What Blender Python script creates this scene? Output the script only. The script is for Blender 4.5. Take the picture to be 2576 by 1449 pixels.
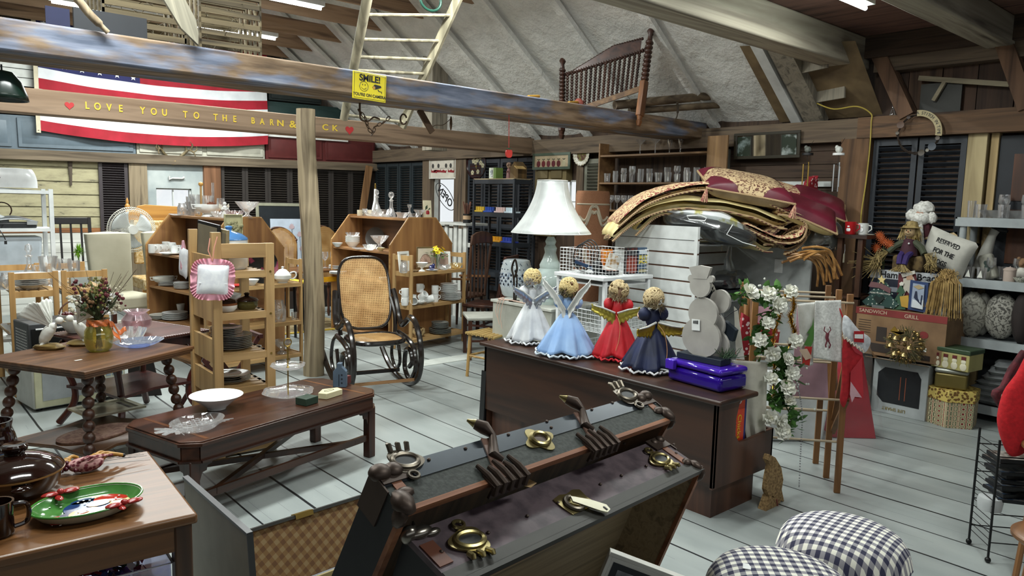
import bpy, math, random
from mathutils import Vector, Matrix
R=math.radians; PI=math.pi; sin=math.sin; cos=math.cos
random.seed(7)
S=bpy.context.scene; COL=S.collection
for o in list(bpy.data.objects): bpy.data.objects.remove(o)
# ---------------------------------------------------------------- camera
FPX=1869.6; HC=1.65
_y,_p,_r=R(41.37),R(6.648),R(1.385)
CF=Vector((sin(_y)*cos(_p),cos(_y)*cos(_p),-sin(_p)))
_a=Vector((cos(_y),-sin(_y),0)); _u=_a.cross(CF)
CR=_a*cos(_r)+_u*sin(_r); CU=-_a*sin(_r)+_u*cos(_r)
cd=bpy.data.cameras.new('camera'); cam=bpy.data.objects.new('camera',cd); COL.objects.link(cam)
cam.matrix_world=Matrix(((CR.x,CU.x,-CF.x,0),(CR.y,CU.y,-CF.y,0),(CR.z,CU.z,-CF.z,HC),(0,0,0,1)))
cd.sensor_width=36; cd.lens=36*FPX/2576; cd.clip_start=.05; cd.clip_end=100
S.camera=cam
# a measured photo pixel turned into the real spot on a known surface (floor, table top, wall)
def _ray(x,y): return CF+CR*((x-1288)/FPX)-CU*((y-724.5)/FPX)
def at(x,y,z=0.0): d=_ray(x,y); return Vector((0,0,HC))+d*((z-HC)/d.z)
def atX(x,y,v): d=_ray(x,y); return Vector((0,0,HC))+d*(v/d.x)
def atY(x,y,v): d=_ray(x,y); return Vector((0,0,HC))+d*(v/d.y)
# ---------------------------------------------------------------- world, exposure
vs=S.view_settings; vs.view_transform='Standard'; vs.look='None'; vs.gamma=1; vs.use_curve_mapping=False
vs.exposure=0.0
W=bpy.data.worlds.new('world'); S.world=W; W.use_nodes=True
bg=W.node_tree.nodes['Background']; bg.inputs[0].default_value=(.92,.97,1,1); bg.inputs[1].default_value=1.05
def area(name,loc,sx,sy,e,rz=0,col=(.95,1,.97)):
    l=bpy.data.lights.new(name,'AREA'); l.shape='RECTANGLE'; l.size=sx; l.size_y=sy; l.energy=e; l.color=col
    o=bpy.data.objects.new(name,l); o.location=loc; o.rotation_euler=(0,0,rz); COL.objects.link(o); return o
# fluorescent tubes of the barn (the fittings are built in the ceiling section)
TUBES=[(3.4,7.86,3.72,1),(2.35,9.8,3.72,1),(3.72,9.8,3.72,1),(1.2,6.2,3.72,1),(3.6,4.9,3.72,1),(1.0,4.1,3.72,1)]
LOFT=[(3.1,2.45,3.08,0),(4.9,2.5,3.08,0),(.6,2.4,3.08,0),(2.6,.1,3.08,0)]
for i,(x,y,z,k) in enumerate(TUBES): area('tube_light',(x,y,z-.045),1.2,.1,92)
for i,(x,y,z,k) in enumerate(LOFT): area('tube_light',(x,y,z-.045),1.2,.1,30)
# ---------------------------------------------------------------- materials
def H(h):
    h=h.lstrip('#'); c=[int(h[i:i+2],16)/255 for i in (0,2,4)]
    return tuple((v/12.92 if v<=.04045 else ((v+.055)/1.055)**2.4) for v in c)+(1,)
def _new(name):
    m=bpy.data.materials.new(name); m.use_nodes=True; nt=m.node_tree; b=nt.nodes['Principled BSDF']; return m,nt,b
def _set(b,rough,metal=0,**k):
    b.inputs['Roughness'].default_value=rough; b.inputs['Metallic'].default_value=metal
    for n,v in k.items():
        b.inputs[n.replace('_',' ')].default_value=v
def N(nt,t,**k):
    n=nt.nodes.new(t)
    for a,v in k.items():
        if a[0]=='i' and a[1:].isdigit(): n.inputs[int(a[1:])].default_value=v
        else: setattr(n,a,v)
    return n
def _map(nt,scale,rot=(0,0,0),loc=(0,0,0)):
    tc=N(nt,'ShaderNodeTexCoord'); mp=N(nt,'ShaderNodeMapping'); nt.links.new(tc.outputs['Object'],mp.inputs[0])
    mp.inputs['Scale'].default_value=scale; mp.inputs['Rotation'].default_value=rot; mp.inputs['Location'].default_value=loc; return mp
def ramp(nt,fac,stops,const=False):
    r=N(nt,'ShaderNodeValToRGB'); e=r.color_ramp.elements
    if const: r.color_ramp.interpolation='CONSTANT'
    while len(e)<len(stops): e.new(.5)
    for i,(p,c) in enumerate(stops): e[i].position=p; e[i].color=H(c) if isinstance(c,str) else c
    nt.links.new(fac,r.inputs[0]); return r
def bump(nt,b,h,s=.3,d=.01):
    n=N(nt,'ShaderNodeBump'); n.inputs['Strength'].default_value=s; n.inputs['Distance'].default_value=d
    nt.links.new(h,n.inputs['Height']); nt.links.new(n.outputs[0],b.inputs['Normal'])
MATS={}
def mat(h,rough=.5,metal=0,**k):
    key=(h,rough,metal,tuple(sorted(k.items())))
    if key not in MATS:
        m,nt,b=_new('paint_'+h); b.inputs['Base Color'].default_value=H(h); _set(b,rough,metal,**k); MATS[key]=m
        # slight wear so that nothing is perfectly flat
        mp=_map(nt,(9,9,9)); nz=N(nt,'ShaderNodeTexNoise'); nz.inputs['Scale'].default_value=1; nz.inputs['Detail'].default_value=3
        nt.links.new(mp.outputs[0],nz.inputs['Vector'])
        c=H(h); r=ramp(nt,nz.outputs[0],[(.3,tuple(v*.86 for v in c[:3])+(1,)),(.7,tuple(min(1,v*1.08) for v in c[:3])+(1,))])
        nt.links.new(r.outputs[0],b.inputs['Base Color'])
    return MATS[key]
def wood(c1,c2,axis='X',sc=14,rough=.5,c3=None,b_=.15,stretch=.06,**k):
    key=('w',c1,c2,axis,sc,rough,c3)
    if key in MATS: return MATS[key]
    m,nt,b=_new('wood_'+c1); _set(b,rough,0,**k)
    s=[sc,sc,sc]; s['XYZ'.index(axis)]*=stretch
    mp=_map(nt,s); nz=N(nt,'ShaderNodeTexNoise'); nz.inputs['Scale'].default_value=1.6; nz.inputs['Detail'].default_value=6; nz.inputs['Distortion'].default_value=.8
    nt.links.new(mp.outputs[0],nz.inputs['Vector'])
    st=[(.32,c1),(.66,c2)]
    if c3: st=[(.3,c1),(.5,c2),(.72,c3)]
    r=ramp(nt,nz.outputs[0],st); nt.links.new(r.outputs[0],b.inputs['Base Color']); bump(nt,b,nz.outputs[0],b_,.004)
    MATS[key]=m; return m
def cloth(c1,c2,sc=60,rough=.9,th=(.4,.6),typ='n',bm=.3,**k):
    key=('c',c1,c2,sc,rough,th,typ)
    if key in MATS: return MATS[key]
    m,nt,b=_new('cloth_'+c1); _set(b,rough,0,**k)
    mp=_map(nt,(sc,sc,sc))
    if typ=='v': nz=N(nt,'ShaderNodeTexVoronoi'); o=nz.outputs['Distance']
    elif typ=='m':
        nz=N(nt,'ShaderNodeTexNoise'); nz.inputs['Detail'].default_value=1.5; nz.inputs['Distortion'].default_value=2.8; o=nz.outputs[0]
    else: nz=N(nt,'ShaderNodeTexNoise'); nz.inputs['Detail'].default_value=4; o=nz.outputs[0]
    nz.inputs['Scale'].default_value=1
    nt.links.new(mp.outputs[0],nz.inputs['Vector'])
    r=ramp(nt,o,[(th[0],c1),(th[1],c2)]); nt.links.new(r.outputs[0],b.inputs['Base Color']); bump(nt,b,o,bm,.003)
    MATS[key]=m; return m
def checks(c1,c2,c3,sc,rot=0,rough=.85,key='g'):
    k=('k',c1,c2,sc,key,rot)
    if k in MATS: return MATS[k]
    m,nt,b=_new('check_'+key); _set(b,rough)
    mp=_map(nt,(sc,sc,sc),rot if isinstance(rot,tuple) else (0,0,rot)); sp=N(nt,'ShaderNodeSeparateXYZ'); nt.links.new(mp.outputs[0],sp.inputs[0])
    def stripe(o):
        f=N(nt,'ShaderNodeMath',operation='FRACT'); nt.links.new(o,f.inputs[0])
        g=N(nt,'ShaderNodeMath',operation='GREATER_THAN',i1=.5); nt.links.new(f.outputs[0],g.inputs[0]); return g.outputs[0]
    a=N(nt,'ShaderNodeMath',operation='ADD'); nt.links.new(stripe(sp.outputs[0]),a.inputs[0]); nt.links.new(stripe(sp.outputs[1]),a.inputs[1])
    h=N(nt,'ShaderNodeMath',operation='MULTIPLY',i1=.45); nt.links.new(a.outputs[0],h.inputs[0])
    r=ramp(nt,h.outputs[0],[(0,c1),(.3,c2),(.8,c3)],True); nt.links.new(r.outputs[0],b.inputs['Base Color'])
    MATS[k]=m; return m
def glass(h='ffffff',tr=.72,key='',rough=.03):
    k=('gl',h,tr,rough)
    if k in MATS: return MATS[k]
    m=bpy.data.materials.new('glass_'+h); m.use_nodes=True; nt=m.node_tree; nt.nodes.clear()
    out=N(nt,'ShaderNodeOutputMaterial'); mx=N(nt,'ShaderNodeMixShader'); t=N(nt,'ShaderNodeBsdfTransparent'); g=N(nt,'ShaderNodeBsdfGlossy')
    t.inputs[0].default_value=H(h); g.inputs[0].default_value=(1,1,1,1); g.inputs['Roughness'].default_value=rough
    lw=N(nt,'ShaderNodeLayerWeight'); lw.inputs[0].default_value=1-tr
    mp=N(nt,'ShaderNodeMath',operation='MULTIPLY_ADD',i1=.75,i2=.07); nt.links.new(lw.outputs['Fresnel'],mp.inputs[0]); nt.links.new(mp.outputs[0],mx.inputs[0])
    df=N(nt,'ShaderNodeBsdfDiffuse'); df.inputs[0].default_value=H(h); m2=N(nt,'ShaderNodeMixShader'); m2.inputs[0].default_value=.22 if tr<.6 else .1
    nt.links.new(g.outputs[0],m2.inputs[1]); nt.links.new(df.outputs[0],m2.inputs[2])
    nt.links.new(t.outputs[0],mx.inputs[1]); nt.links.new(m2.outputs[0],mx.inputs[2]); nt.links.new(mx.outputs[0],out.inputs[0])
    MATS[k]=m; return m
def emis(h,s):
    k=('e',h,s)
    if k not in MATS:
        m,nt,b=_new('glow_'+h); b.inputs['Base Color'].default_value=H(h); b.inputs['Emission Color'].default_value=H(h); b.inputs['Emission Strength'].default_value=s; MATS[k]=m
    return MATS[k]
# ---------------------------------------------------------------- mesh builder
class M:
    def __init__(s): s.v=[]; s.f=[]; s.T=None
    def _a(s,vs,fs):
        n=len(s.v)
        if s.T is not None: vs=[tuple(s.T@Vector(v)) for v in vs]
        s.v+=[tuple(v) for v in vs]; s.f+=[tuple(i+n for i in f) for f in fs]; return s
    def tr(s,loc=(0,0,0),rx=0,ry=0,rz=0,sc=1):
        s.T=Matrix.Translation(loc)@Matrix.Rotation(rz,4,'Z')@Matrix.Rotation(ry,4,'Y')@Matrix.Rotation(rx,4,'X')@Matrix.Scale(sc,4); return s
    def b(s,x0,x1,y0,y1,z0,z1):
        return s._a([(x0,y0,z0),(x1,y0,z0),(x1,y1,z0),(x0,y1,z0),(x0,y0,z1),(x1,y0,z1),(x1,y1,z1),(x0,y1,z1)],
            [(0,3,2,1),(4,5,6,7),(0,1,5,4),(1,2,6,5),(2,3,7,6),(3,0,4,7)])
    def c(s,x,y,z,sx,sy,sz): return s.b(x-sx/2,x+sx/2,y-sy/2,y+sy/2,z,z+sz)
    def bar(s,p,q,w,h,up=(0,0,1)):
        p=Vector(p);q=Vector(q);d=(q-p).normalized();u=Vector(up)
        r=d.cross(u)
        if r.length<1e-4: r=d.cross(Vector((1,0,0)))
        r.normalize();u=r.cross(d)
        vs=[e+r*(a*w/2)+u*(b*h/2) for e in (p,q) for a,b in ((-1,-1),(1,-1),(1,1),(-1,1))]
        return s._a(vs,[(0,1,2,3),(7,6,5,4),(0,4,5,1),(1,5,6,2),(2,6,7,3),(3,7,4,0)])
    def lathe(s,pr,n=20,c=(0,0,0),cap=True,sx=1,sy=1):
        vs=[];fs=[]
        for (r,z) in pr:
            for i in range(n): a=2*PI*i/n; vs.append((c[0]+r*cos(a)*sx,c[1]+r*sin(a)*sy,c[2]+z))
        for j in range(len(pr)-1):
            for i in range(n): k=(i+1)%n; fs.append((j*n+i,j*n+k,(j+1)*n+k,(j+1)*n+i))
        if cap:
            if pr[0][0]>1e-4: fs.append(tuple(range(n-1,-1,-1)))
            if pr[-1][0]>1e-4: fs.append(tuple((len(pr)-1)*n+i for i in range(n)))
        return s._a(vs,fs)
    def cyl(s,x,y,z,r,h,n=16,r2=None): return s.lathe([(r,0),(r if r2 is None else r2,h)],n,(x,y,z))
    def tube(s,pts,r,n=6,closed=False):
        pts=[Vector(p) for p in pts]; m=len(pts); rs=[r[min(len(r)-1,int(i*len(r)/m))] for i in range(m)] if isinstance(r,(list,tuple)) else [r]*m
        vs=[];fs=[]; pu=None
        for i,p in enumerate(pts):
            a=pts[(i-1)%m] if (closed or i>0) else p; b=pts[(i+1)%m] if (closed or i<m-1) else p
            d=(b-a).normalized()
            if pu is None: u=d.cross(Vector((0,0,1)) if abs(d.z)<.9 else Vector((1,0,0))).normalized()
            else:
                u=pu-d*pu.dot(d); u=u.normalized() if u.length>1e-6 else pu
            pu=u; w=d.cross(u)
            for k in range(n): t=2*PI*k/n; vs.append(p+(u*cos(t)+w*sin(t))*rs[i])
        for j in range(m if closed else m-1):
            q=(j+1)%m
            for k in range(n): l=(k+1)%n; fs.append((j*n+k,j*n+l,q*n+l,q*n+k))
        if not closed: fs.append(tuple(range(n-1,-1,-1))); fs.append(tuple((m-1)*n+k for k in range(n)))
        return s._a(vs,fs)
    def prism(s,poly,t0,t1,ax='Y'):
        n=len(poly)
        def m3(a,b,t): return (a,t,b) if ax=='Y' else ((t,a,b) if ax=='X' else (a,b,t))
        vs=[m3(a,b,t0) for a,b in poly]+[m3(a,b,t1) for a,b in poly]
        return s._a(vs,[tuple(range(n)),tuple(range(2*n-1,n-1,-1))]+[(i,i+n,(i+1)%n+n,(i+1)%n) for i in range(n)])
    def grid(s,fn,nu,nv,closeu=False):
        vs=[fn(i/(nu if closeu else nu-1),j/(nv-1)) for j in range(nv) for i in range(nu)]
        fs=[(j*nu+i,j*nu+(i+1)%nu,(j+1)*nu+(i+1)%nu,(j+1)*nu+i) for j in range(nv-1) for i in range(nu if closeu else nu-1)]
        return s._a(vs,fs)
    def ball(s,c,r,n=12,m=8,wob=0,seed=0):
        if not isinstance(r,(tuple,list)): r=(r,r,r)
        rd=random.Random(seed)
        pr=[];vs=[];fs=[]
        for j in range(1,m):
            t=PI*j/m
            for i in range(n):
                a=2*PI*i/n; k=1+wob*(rd.random()-.5)*2
                vs.append((c[0]+r[0]*sin(t)*cos(a)*k,c[1]+r[1]*sin(t)*sin(a)*k,c[2]-r[2]*cos(t)*k))
        b0=len(vs); vs.append((c[0],c[1],c[2]-r[2])); vs.append((c[0],c[1],c[2]+r[2]))
        for j in range(m-2):
            for i in range(n): k=(i+1)%n; fs.append((j*n+i,j*n+k,(j+1)*n+k,(j+1)*n+i))
        for i in range(n):
            k=(i+1)%n; fs.append((b0,k,i)); fs.append((b0+1,(m-2)*n+i,(m-2)*n+k))
        return s._a(vs,fs)
    def pillow(s,c,w,d,h,n=12,pw=.5):
        # a soft cushion lying flat; w along x, d along y, thick h
        for sg in (1,-1):
            def fn(u,v):
                x=u*2-1;y=v*2-1; e=(max(0,1-x**4)*max(0,1-y**4))**pw
                k=1-.06*(1-abs(x*y)); return (c[0]+x*w/2*k,c[1]+y*d/2*k,c[2]+sg*h/2*e)
            s.grid(fn,n,n)
        return s
    def mesh(s,name,smooth=True,ang=.7):
        me=bpy.data.meshes.new(name); me.from_pydata(s.v,[],s.f); me.update()
        import bmesh
        bm=bmesh.new(); bm.from_mesh(me); bmesh.ops.recalc_face_normals(bm,faces=bm.faces); bm.to_mesh(me); bm.free()
        if smooth:
            for p in me.polygons: p.use_smooth=True
            me.set_sharp_from_angle(angle=ang)
        return me
def obj(name,mb,m,parent=None,loc=None,rz=0,smooth=True,bev=0,solid=0,sub=0):
    me=mb if isinstance(mb,bpy.types.Mesh) else mb.mesh(name,smooth)
    if m and not me.materials: me.materials.append(m)
    o=bpy.data.objects.new(name,me); COL.objects.link(o)
    if parent: o.parent=parent
    if loc is not None: o.location=loc
    if rz: o.rotation_euler[2]=rz
    if bev: q=o.modifiers.new('bevel','BEVEL'); q.width=bev; q.segments=2; q.limit_method='ANGLE'; q.angle_limit=.7
    if solid: q=o.modifiers.new('solid','SOLIDIFY'); q.thickness=solid; q.offset=0
    if sub: q=o.modifiers.new('sub','SUBSURF'); q.levels=sub; q.render_levels=sub
    return o
def tag(o,label,cat,group=None,kind=None):
    if label: o['label']=label
    if cat: o['category']=cat
    if group: o['group']=group
    if kind: o['kind']=kind
    return o
def thing(name,label,cat,loc=(0,0,0),rz=0,group=None,rx=0,ry=0,sc=None):
    o=bpy.data.objects.new(name,None); COL.objects.link(o); o.location=loc; o.rotation_euler=(rx,ry,rz); o.empty_display_size=.05
    if sc: o.scale=(sc,)*3 if not isinstance(sc,tuple) else sc
    return tag(o,label,cat,group)
def one(name,label,cat,mb,m,loc=(0,0,0),rz=0,group=None,kind=None,**k):
    o=obj(name,mb,m,None,loc,rz,**k); return tag(o,label,cat,group,kind)
def struct(name,mb,m,**k):
    o=obj(name,mb,m,**k); o['kind']='structure'; return o
def dup(src,loc=None,rz=None,label=None,group=None,sc=None):
    def cp(o,par):
        c=o.copy(); COL.objects.link(c)
        if par: c.parent=par
        for k in KIDS.get(o.name,[]): cp(k,c)
        return c
    r=cp(src,None)
    if loc is not None: r.location=loc
    if rz is not None: r.rotation_euler[2]=rz
    if sc is not None: r.scale=(sc,)*3 if not isinstance(sc,tuple) else sc
    if label: r['label']=label
    if group: r['group']=group
    return r
KIDS={}
def reg(o):   # remember children of a finished prototype so that dup() can copy them
    for c in [x for x in COL.objects if x.parent==o]: KIDS.setdefault(o.name,[]).append(c); reg(c)
    return o
def text(name,body,size,m,parent=None,loc=(0,0,0),rot=(0,0,0),ext=.001,align='CENTER',bold=0,sp=1.0,xs=1):
    cu=bpy.data.curves.new(name,'FONT'); cu.body=body; cu.size=size; cu.extrude=ext; cu.align_x=align; cu.align_y='CENTER'; cu.offset=bold; cu.space_character=sp
    t=bpy.data.objects.new(name,cu); COL.objects.link(t)
    me=bpy.data.meshes.new_from_object(t.evaluated_get(bpy.context.evaluated_depsgraph_get())); bpy.data.objects.remove(t)
    o=obj(name,me,m,parent,smooth=False); o.location=loc; o.rotation_euler=rot; o.scale=(xs,1,1)
    return o
# ================================================================ STRUCTURE
XW=7.0; YW=11.7
OLD=wood('463a2e','857360','X',10,.8,c3='6f5b45',b_=.4); OLDY=wood('352c24','6d5d4b','Y',10,.8,c3='52453a',b_=.4); OLDZ=wood('352c24','6c5b48','Z',9,.8,c3='50443a',b_=.4)
DARKY=wood('1f1712','4a392c','Y',9,.8,c3='33271e',b_=.4); DARKZ=wood('221914','4b392b','Z',8,.8,c3='36291f',b_=.4); DARKX=wood('2a211b','57473a','X',9,.8,c3='3d3128',b_=.4)
GREYZ=wood('4f4a42','8b8475','Z',9,.85,c3='6b655a',b_=.4)
# --- painted plank floor
def floormat():
    m,nt,b=_new('grey_painted_floor'); _set(b,.42)
    mp=_map(nt,(1,1,1)); sp=N(nt,'ShaderNodeSeparateXYZ'); nt.links.new(mp.outputs[0],sp.inputs[0])
    wob=N(nt,'ShaderNodeTexNoise'); wob.inputs['Scale'].default_value=1.1; nt.links.new(mp.outputs[0],wob.inputs['Vector'])
    w=N(nt,'ShaderNodeMath',operation='MULTIPLY_ADD',i1=.03); nt.links.new(wob.outputs[0],w.inputs[0]); nt.links.new(sp.outputs[0],w.inputs[2])
    d=N(nt,'ShaderNodeMath',operation='DIVIDE',i1=.292); nt.links.new(w.outputs[0],d.inputs[0])
    fr=N(nt,'ShaderNodeMath',operation='FRACT'); nt.links.new(d.outputs[0],fr.inputs[0])
    fl=N(nt,'ShaderNodeMath',operation='FLOOR'); nt.links.new(d.outputs[0],fl.inputs[0])
    wn=N(nt,'ShaderNodeTexWhiteNoise',noise_dimensions='1D'); nt.links.new(fl.outputs[0],wn.inputs['W'])
    # stretched paint wear
    mp2=_map(nt,(4,.9,1)); nz=N(nt,'ShaderNodeTexNoise'); nz.inputs['Scale'].default_value=1.5; nz.inputs['Detail'].default_value=7; nt.links.new(mp2.outputs[0],nz.inputs['Vector'])
    c=ramp(nt,nz.outputs[0],[(.3,'8b9290'),(.55,'989e9c'),(.8,'a2a8a4')])
    v=N(nt,'ShaderNodeMath',operation='MULTIPLY_ADD',i1=.16,i2=.88); nt.links.new(wn.outputs[0],v.inputs[0])
    mu=N(nt,'ShaderNodeMix',data_type='RGBA',blend_type='MULTIPLY'); mu.inputs[0].default_value=1
    nt.links.new(c.outputs[0],mu.inputs[6]); nt.links.new(v.outputs[0],mu.inputs[7])
    # gaps: width varies board to board
    gw=N(nt,'ShaderNodeMath',operation='MULTIPLY_ADD',i1=.045,i2=.012); nt.links.new(wn.outputs[0],gw.inputs[0])
    lt=N(nt,'ShaderNodeMath',operation='LESS_THAN'); nt.links.new(fr.outputs[0],lt.inputs[0]); nt.links.new(gw.outputs[0],lt.inputs[1])
    # hairline cracks
    d2=N(nt,'ShaderNodeMath',operation='DIVIDE',i1=.117); nt.links.new(w.outputs[0],d2.inputs[0]); f2=N(nt,'ShaderNodeMath',operation='FRACT'); nt.links.new(d2.outputs[0],f2.inputs[0])
    l2=N(nt,'ShaderNodeMath',operation='LESS_THAN',i1=.014); nt.links.new(f2.outputs[0],l2.inputs[0])
    n3=N(nt,'ShaderNodeTexNoise'); n3.inputs['Scale'].default_value=1.7; nt.links.new(mp.outputs[0],n3.inputs['Vector'])
    g3=N(nt,'ShaderNodeMath',operation='GREATER_THAN',i1=.55); nt.links.new(n3.outputs[0],g3.inputs[0])
    l3=N(nt,'ShaderNodeMath',operation='MULTIPLY'); nt.links.new(l2.outputs[0],l3.inputs[0]); nt.links.new(g3.outputs[0],l3.inputs[1])
    l4=N(nt,'ShaderNodeMath',operation='MULTIPLY',i1=.6); nt.links.new(l3.outputs[0],l4.inputs[0])
    mx=N(nt,'ShaderNodeMath',operation='MAXIMUM'); nt.links.new(lt.outputs[0],mx.inputs[0]); nt.links.new(l4.outputs[0],mx.inputs[1])
    fin=N(nt,'ShaderNodeMix',data_type='RGBA'); nt.links.new(mx.outputs[0],fin.inputs[0]); nt.links.new(mu.outputs[2],fin.inputs[6]); fin.inputs[7].default_value=H('15171a')
    nt.links.new(fin.outputs[2],b.inputs['Base Color']); bump(nt,b,nz.outputs[0],.12,.003); return m
FLM=floormat()
struct('floor',M().b(-3.5,XW+.3,-2.5,YW+.3,-.12,0),FLM)
struct('trim_1',M().b(-3.5,1.66,5.46,5.63,0,.006).b(-3.5,1.66,5.64,5.78,0,.005),mat('a9b0ac',.5))
struct('trim_2',M().b(4.0,7,6.0,6.22,0,.005),mat('b2b6b0',.5))
# --- roof: sprayed white foam between rafters
SL=.754; 
def roofz(x): return 2.48+(XW-x)*SL
def foam():
    m,nt,b=_new('sprayed_foam'); _set(b,.85)
    mp=_map(nt,(2.2,2.2,2.2)); nz=N(nt,'ShaderNodeTexNoise'); nz.inputs['Scale'].default_value=2.2; nz.inputs['Detail'].default_value=9; nz.inputs['Roughness'].default_value=.65; nt.links.new(mp.outputs[0],nz.inputs['Vector'])
    r=ramp(nt,nz.outputs[0],[(.3,'d9dad5'),(.6,'ecece7')]); nt.links.new(r.outputs[0],b.inputs['Base Color']); bump(nt,b,nz.outputs[0],.9,.09); return m
FOAM=foam()
from mathutils import noise
def roof(u,v):
    x=XW+.25-u*(XW-1.75); y=3.3+v*(YW-3.3)
    k=abs(((y-3.7)/.95)%1-.5)*2           # rounded pillows between rafters
    h=.05*(1-k**4)+.05*noise.noise(Vector((x*1.6,y*1.6,0)))
    return (x-h*.6,y,roofz(x)+.06-h*.2+.04)
struct('ceiling',M().grid(roof,70,120),FOAM)
struct('ceiling.001',M()._a([(2,3.3,6.3),(2,YW,6.3),(-3.5,YW,2.2),(-3.5,3.3,2.2)],[(0,1,2,3)]),FOAM)
WHR=mat('d5d7d3',.75)
n=3
for i,y in enumerate((4.7,5.63,6.56,7.5,8.5,9.5,10.45,11.3)):
    struct('trim_%d'%n,M().bar((XW+.1,y,roofz(XW+.1)+.01),(2.1,y,roofz(2.1)+.01),.10,.05),FOAM); n+=1
# the near rafter: white edge, bare grey side, with strapping behind
struct('trim_%d'%n,M().bar((XW,3.74,roofz(XW)+.02),(5.6,3.74,roofz(5.6)+.02),.1,.13),mat('c9ccca',.7)); n+=1
struct('trim_%d'%n,M().bar((XW,3.55,roofz(XW)+.03),(5.6,3.55,roofz(5.6)+.03),.2,.15),GREYZ); n+=1
for k,(yy,xx) in enumerate(((3.38,6.1),(3.33,6.45),(3.3,6.75))):
    struct('trim_%d'%n,M().bar((xx,3.5,roofz(xx)+.02),(xx-.03,yy-.12,roofz(xx)+.04),.02,.13),GREYZ); n+=1
struct('trim_%d'%n,M()._a([(XW,3.95,2.5),(XW,2.95,2.5),(6.35,2.95,3.05),(6.2,3.95,3.12)],[(0,1,2,3)]),cloth('5c4d38','7d6a4c',6,.8,(.3,.7),bm=.8)); n+=1
# collar ties
TIE=wood('5f4a3a','a3866c','X',8,.75,c3='84694f',b_=.3)
for y in (4.6,5.65,6.71,7.68,8.64,9.7,10.59,11.4):
    xe=5.24; struct('trim_%d'%n,M().prism([(-3,3.8),(xe,3.8),(xe-.26,4.0),(-3,4.0)],y-.02,y+.02),TIE); n+=1
# purlin post behind ladder
struct('trim_%d'%n,M().b(5.75,6.0,8.2,8.42,2.3,3.9),GREYZ); n+=1
# wall plates
struct('trim_%d'%n,M().b(6.86,7.02,3.1,YW,2.27,2.47),OLDY); n+=1
struct('trim_%d'%n,M().b(6.84,7.02,-2,3.1,2.29,2.475),wood('35261b','6d5138','Y',8,.75,c3='4e3a28',b_=.4)); n+=1
PLT=wood('4b4033','7d6f5c','X',10,.85)
struct('trim_%d'%n,M().bar((-1,11.62,2.06),(7,11.62,2.19),.12,.13),PLT); n+=1
# --- loft over the near part
struct('ceiling.002',M().b(-3.5,XW+.05,-2.5,3.3,3.17,3.22),wood('3a2621','7a5a4e','Y',11,.7,c3='553c34',b_=.35))
LB=wood('4e463d','a79f8d','X',5,.8,c3='746b5e',b_=.5)
for (y0,y1,z0) in ((3.06,3.3,2.9),(1.93,2.13,2.95),(.6,.8,2.95),(-.8,-.6,2.95)):
    struct('trim_%d'%n,M().b(-3.5,6.9,y0,y1,z0,3.17),LB,bev=.012); n+=1
struct('trim_%d'%n,M().b(6.78,7.0,-2,3.15,2.98,3.17),DARKY); n+=1
struct('trim_%d'%n,M().b(6.85,7.0,-2,3.0,2.86,2.98),OLDY); n+=1
for a,b_ in (((6.88,2.98,3.05),(6.88,2.68,2.46)),((6.88,2.05,3.1),(6.88,1.80,2.46))):
    struct('trim_%d'%n,M().bar(a,b_,.12,.12,(0,1,0)),wood('4a3527','7b5c45','Z',7,.8)); n+=1
# --- right wall (x = XW)
struct('wall_right',M().b(XW+.02,XW+.1,-2.5,6.70,0,3.2).b(XW+.02,XW+.1,7.07,9.27,0,3.2).b(XW+.02,XW+.1,9.87,YW+.1,0,3.2)
   .b(XW+.02,XW+.1,6.70,7.07,0,1.40).b(XW+.02,XW+.1,6.70,7.07,1.93,3.2).b(XW+.02,XW+.1,9.27,9.87,0,1.26).b(XW+.02,XW+.1,9.27,9.87,1.98,3.2),DARKZ)
# vertical boards above the plate near the camera
for i in range(16):
    y=-1.3+i*.27; struct('trim_%d'%n,M().b(6.985+.006*(i%2),7.02,y,y+.262,2.47,2.99),wood(['2b1f18','33251c','3a2a20'][i%3],['4b382c','5a4436','644c3a'][i%3],'Z',8,.8)); n+=1
# --- left wall (y = YW)
LWM=wood('2d2620','54483c','Z',8,.85)
struct('wall_left',M().b(-3.5,3.30,YW+.02,YW+.12,0,6.4).b(3.80,XW+.1,YW+.02,YW+.12,0,6.4).b(3.30,3.80,YW+.02,YW+.12,0,1.15).b(3.30,3.80,YW+.02,YW+.12,1.72,6.4),LWM)
struct('wall_behind_added',M().b(-3.5,XW,-2.6,-2.5,0,2.2),LWM)  # unseen, added to cut world light from behind; left open above
struct('wall_near_left',M().b(-3.6,-3.5,-2.5,YW,0,6.3),LWM)
def clap():
    m,nt,b=_new('yellow_peeling_paint'); _set(b,.8)
    mp=_map(nt,(2.5,1,9)); nz=N(nt,'ShaderNodeTexNoise'); nz.inputs['Scale'].default_value=1.6; nz.inputs['Detail'].default_value=9; nz.inputs['Roughness'].default_value=.7; nt.links.new(mp.outputs[0],nz.inputs['Vector'])
    r=ramp(nt,nz.outputs[0],[(.34,'4d4a3e'),(.37,'8d866a'),(.5,'a19a7a'),(.75,'b0a886')]); nt.links.new(r.outputs[0],b.inputs['Base Color']); bump(nt,b,nz.outputs[0],.3,.004); return m
YEL=clap()
zs=[2.09,1.965,1.775,1.60,1.43,1.30,1.14]
w=M()
for a,c in zip(zs,zs[1:]): w._a([(-1.5,11.69,c),(2.56,11.69,c),(2.56,11.66,c+.003),(-1.5,11.66,c+.003),(-1.5,11.69,a-.004),(2.56,11.69,a-.004),(2.56,11.675,a-.004),(-1.5,11.675,a-.004)],[(0,3,2,1),(4,5,6,7),(0,1,5,4),(1,2,6,5),(2,3,7,6),(3,0,4,7)])
struct('trim_%d'%n,w,YEL); n+=1
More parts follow.
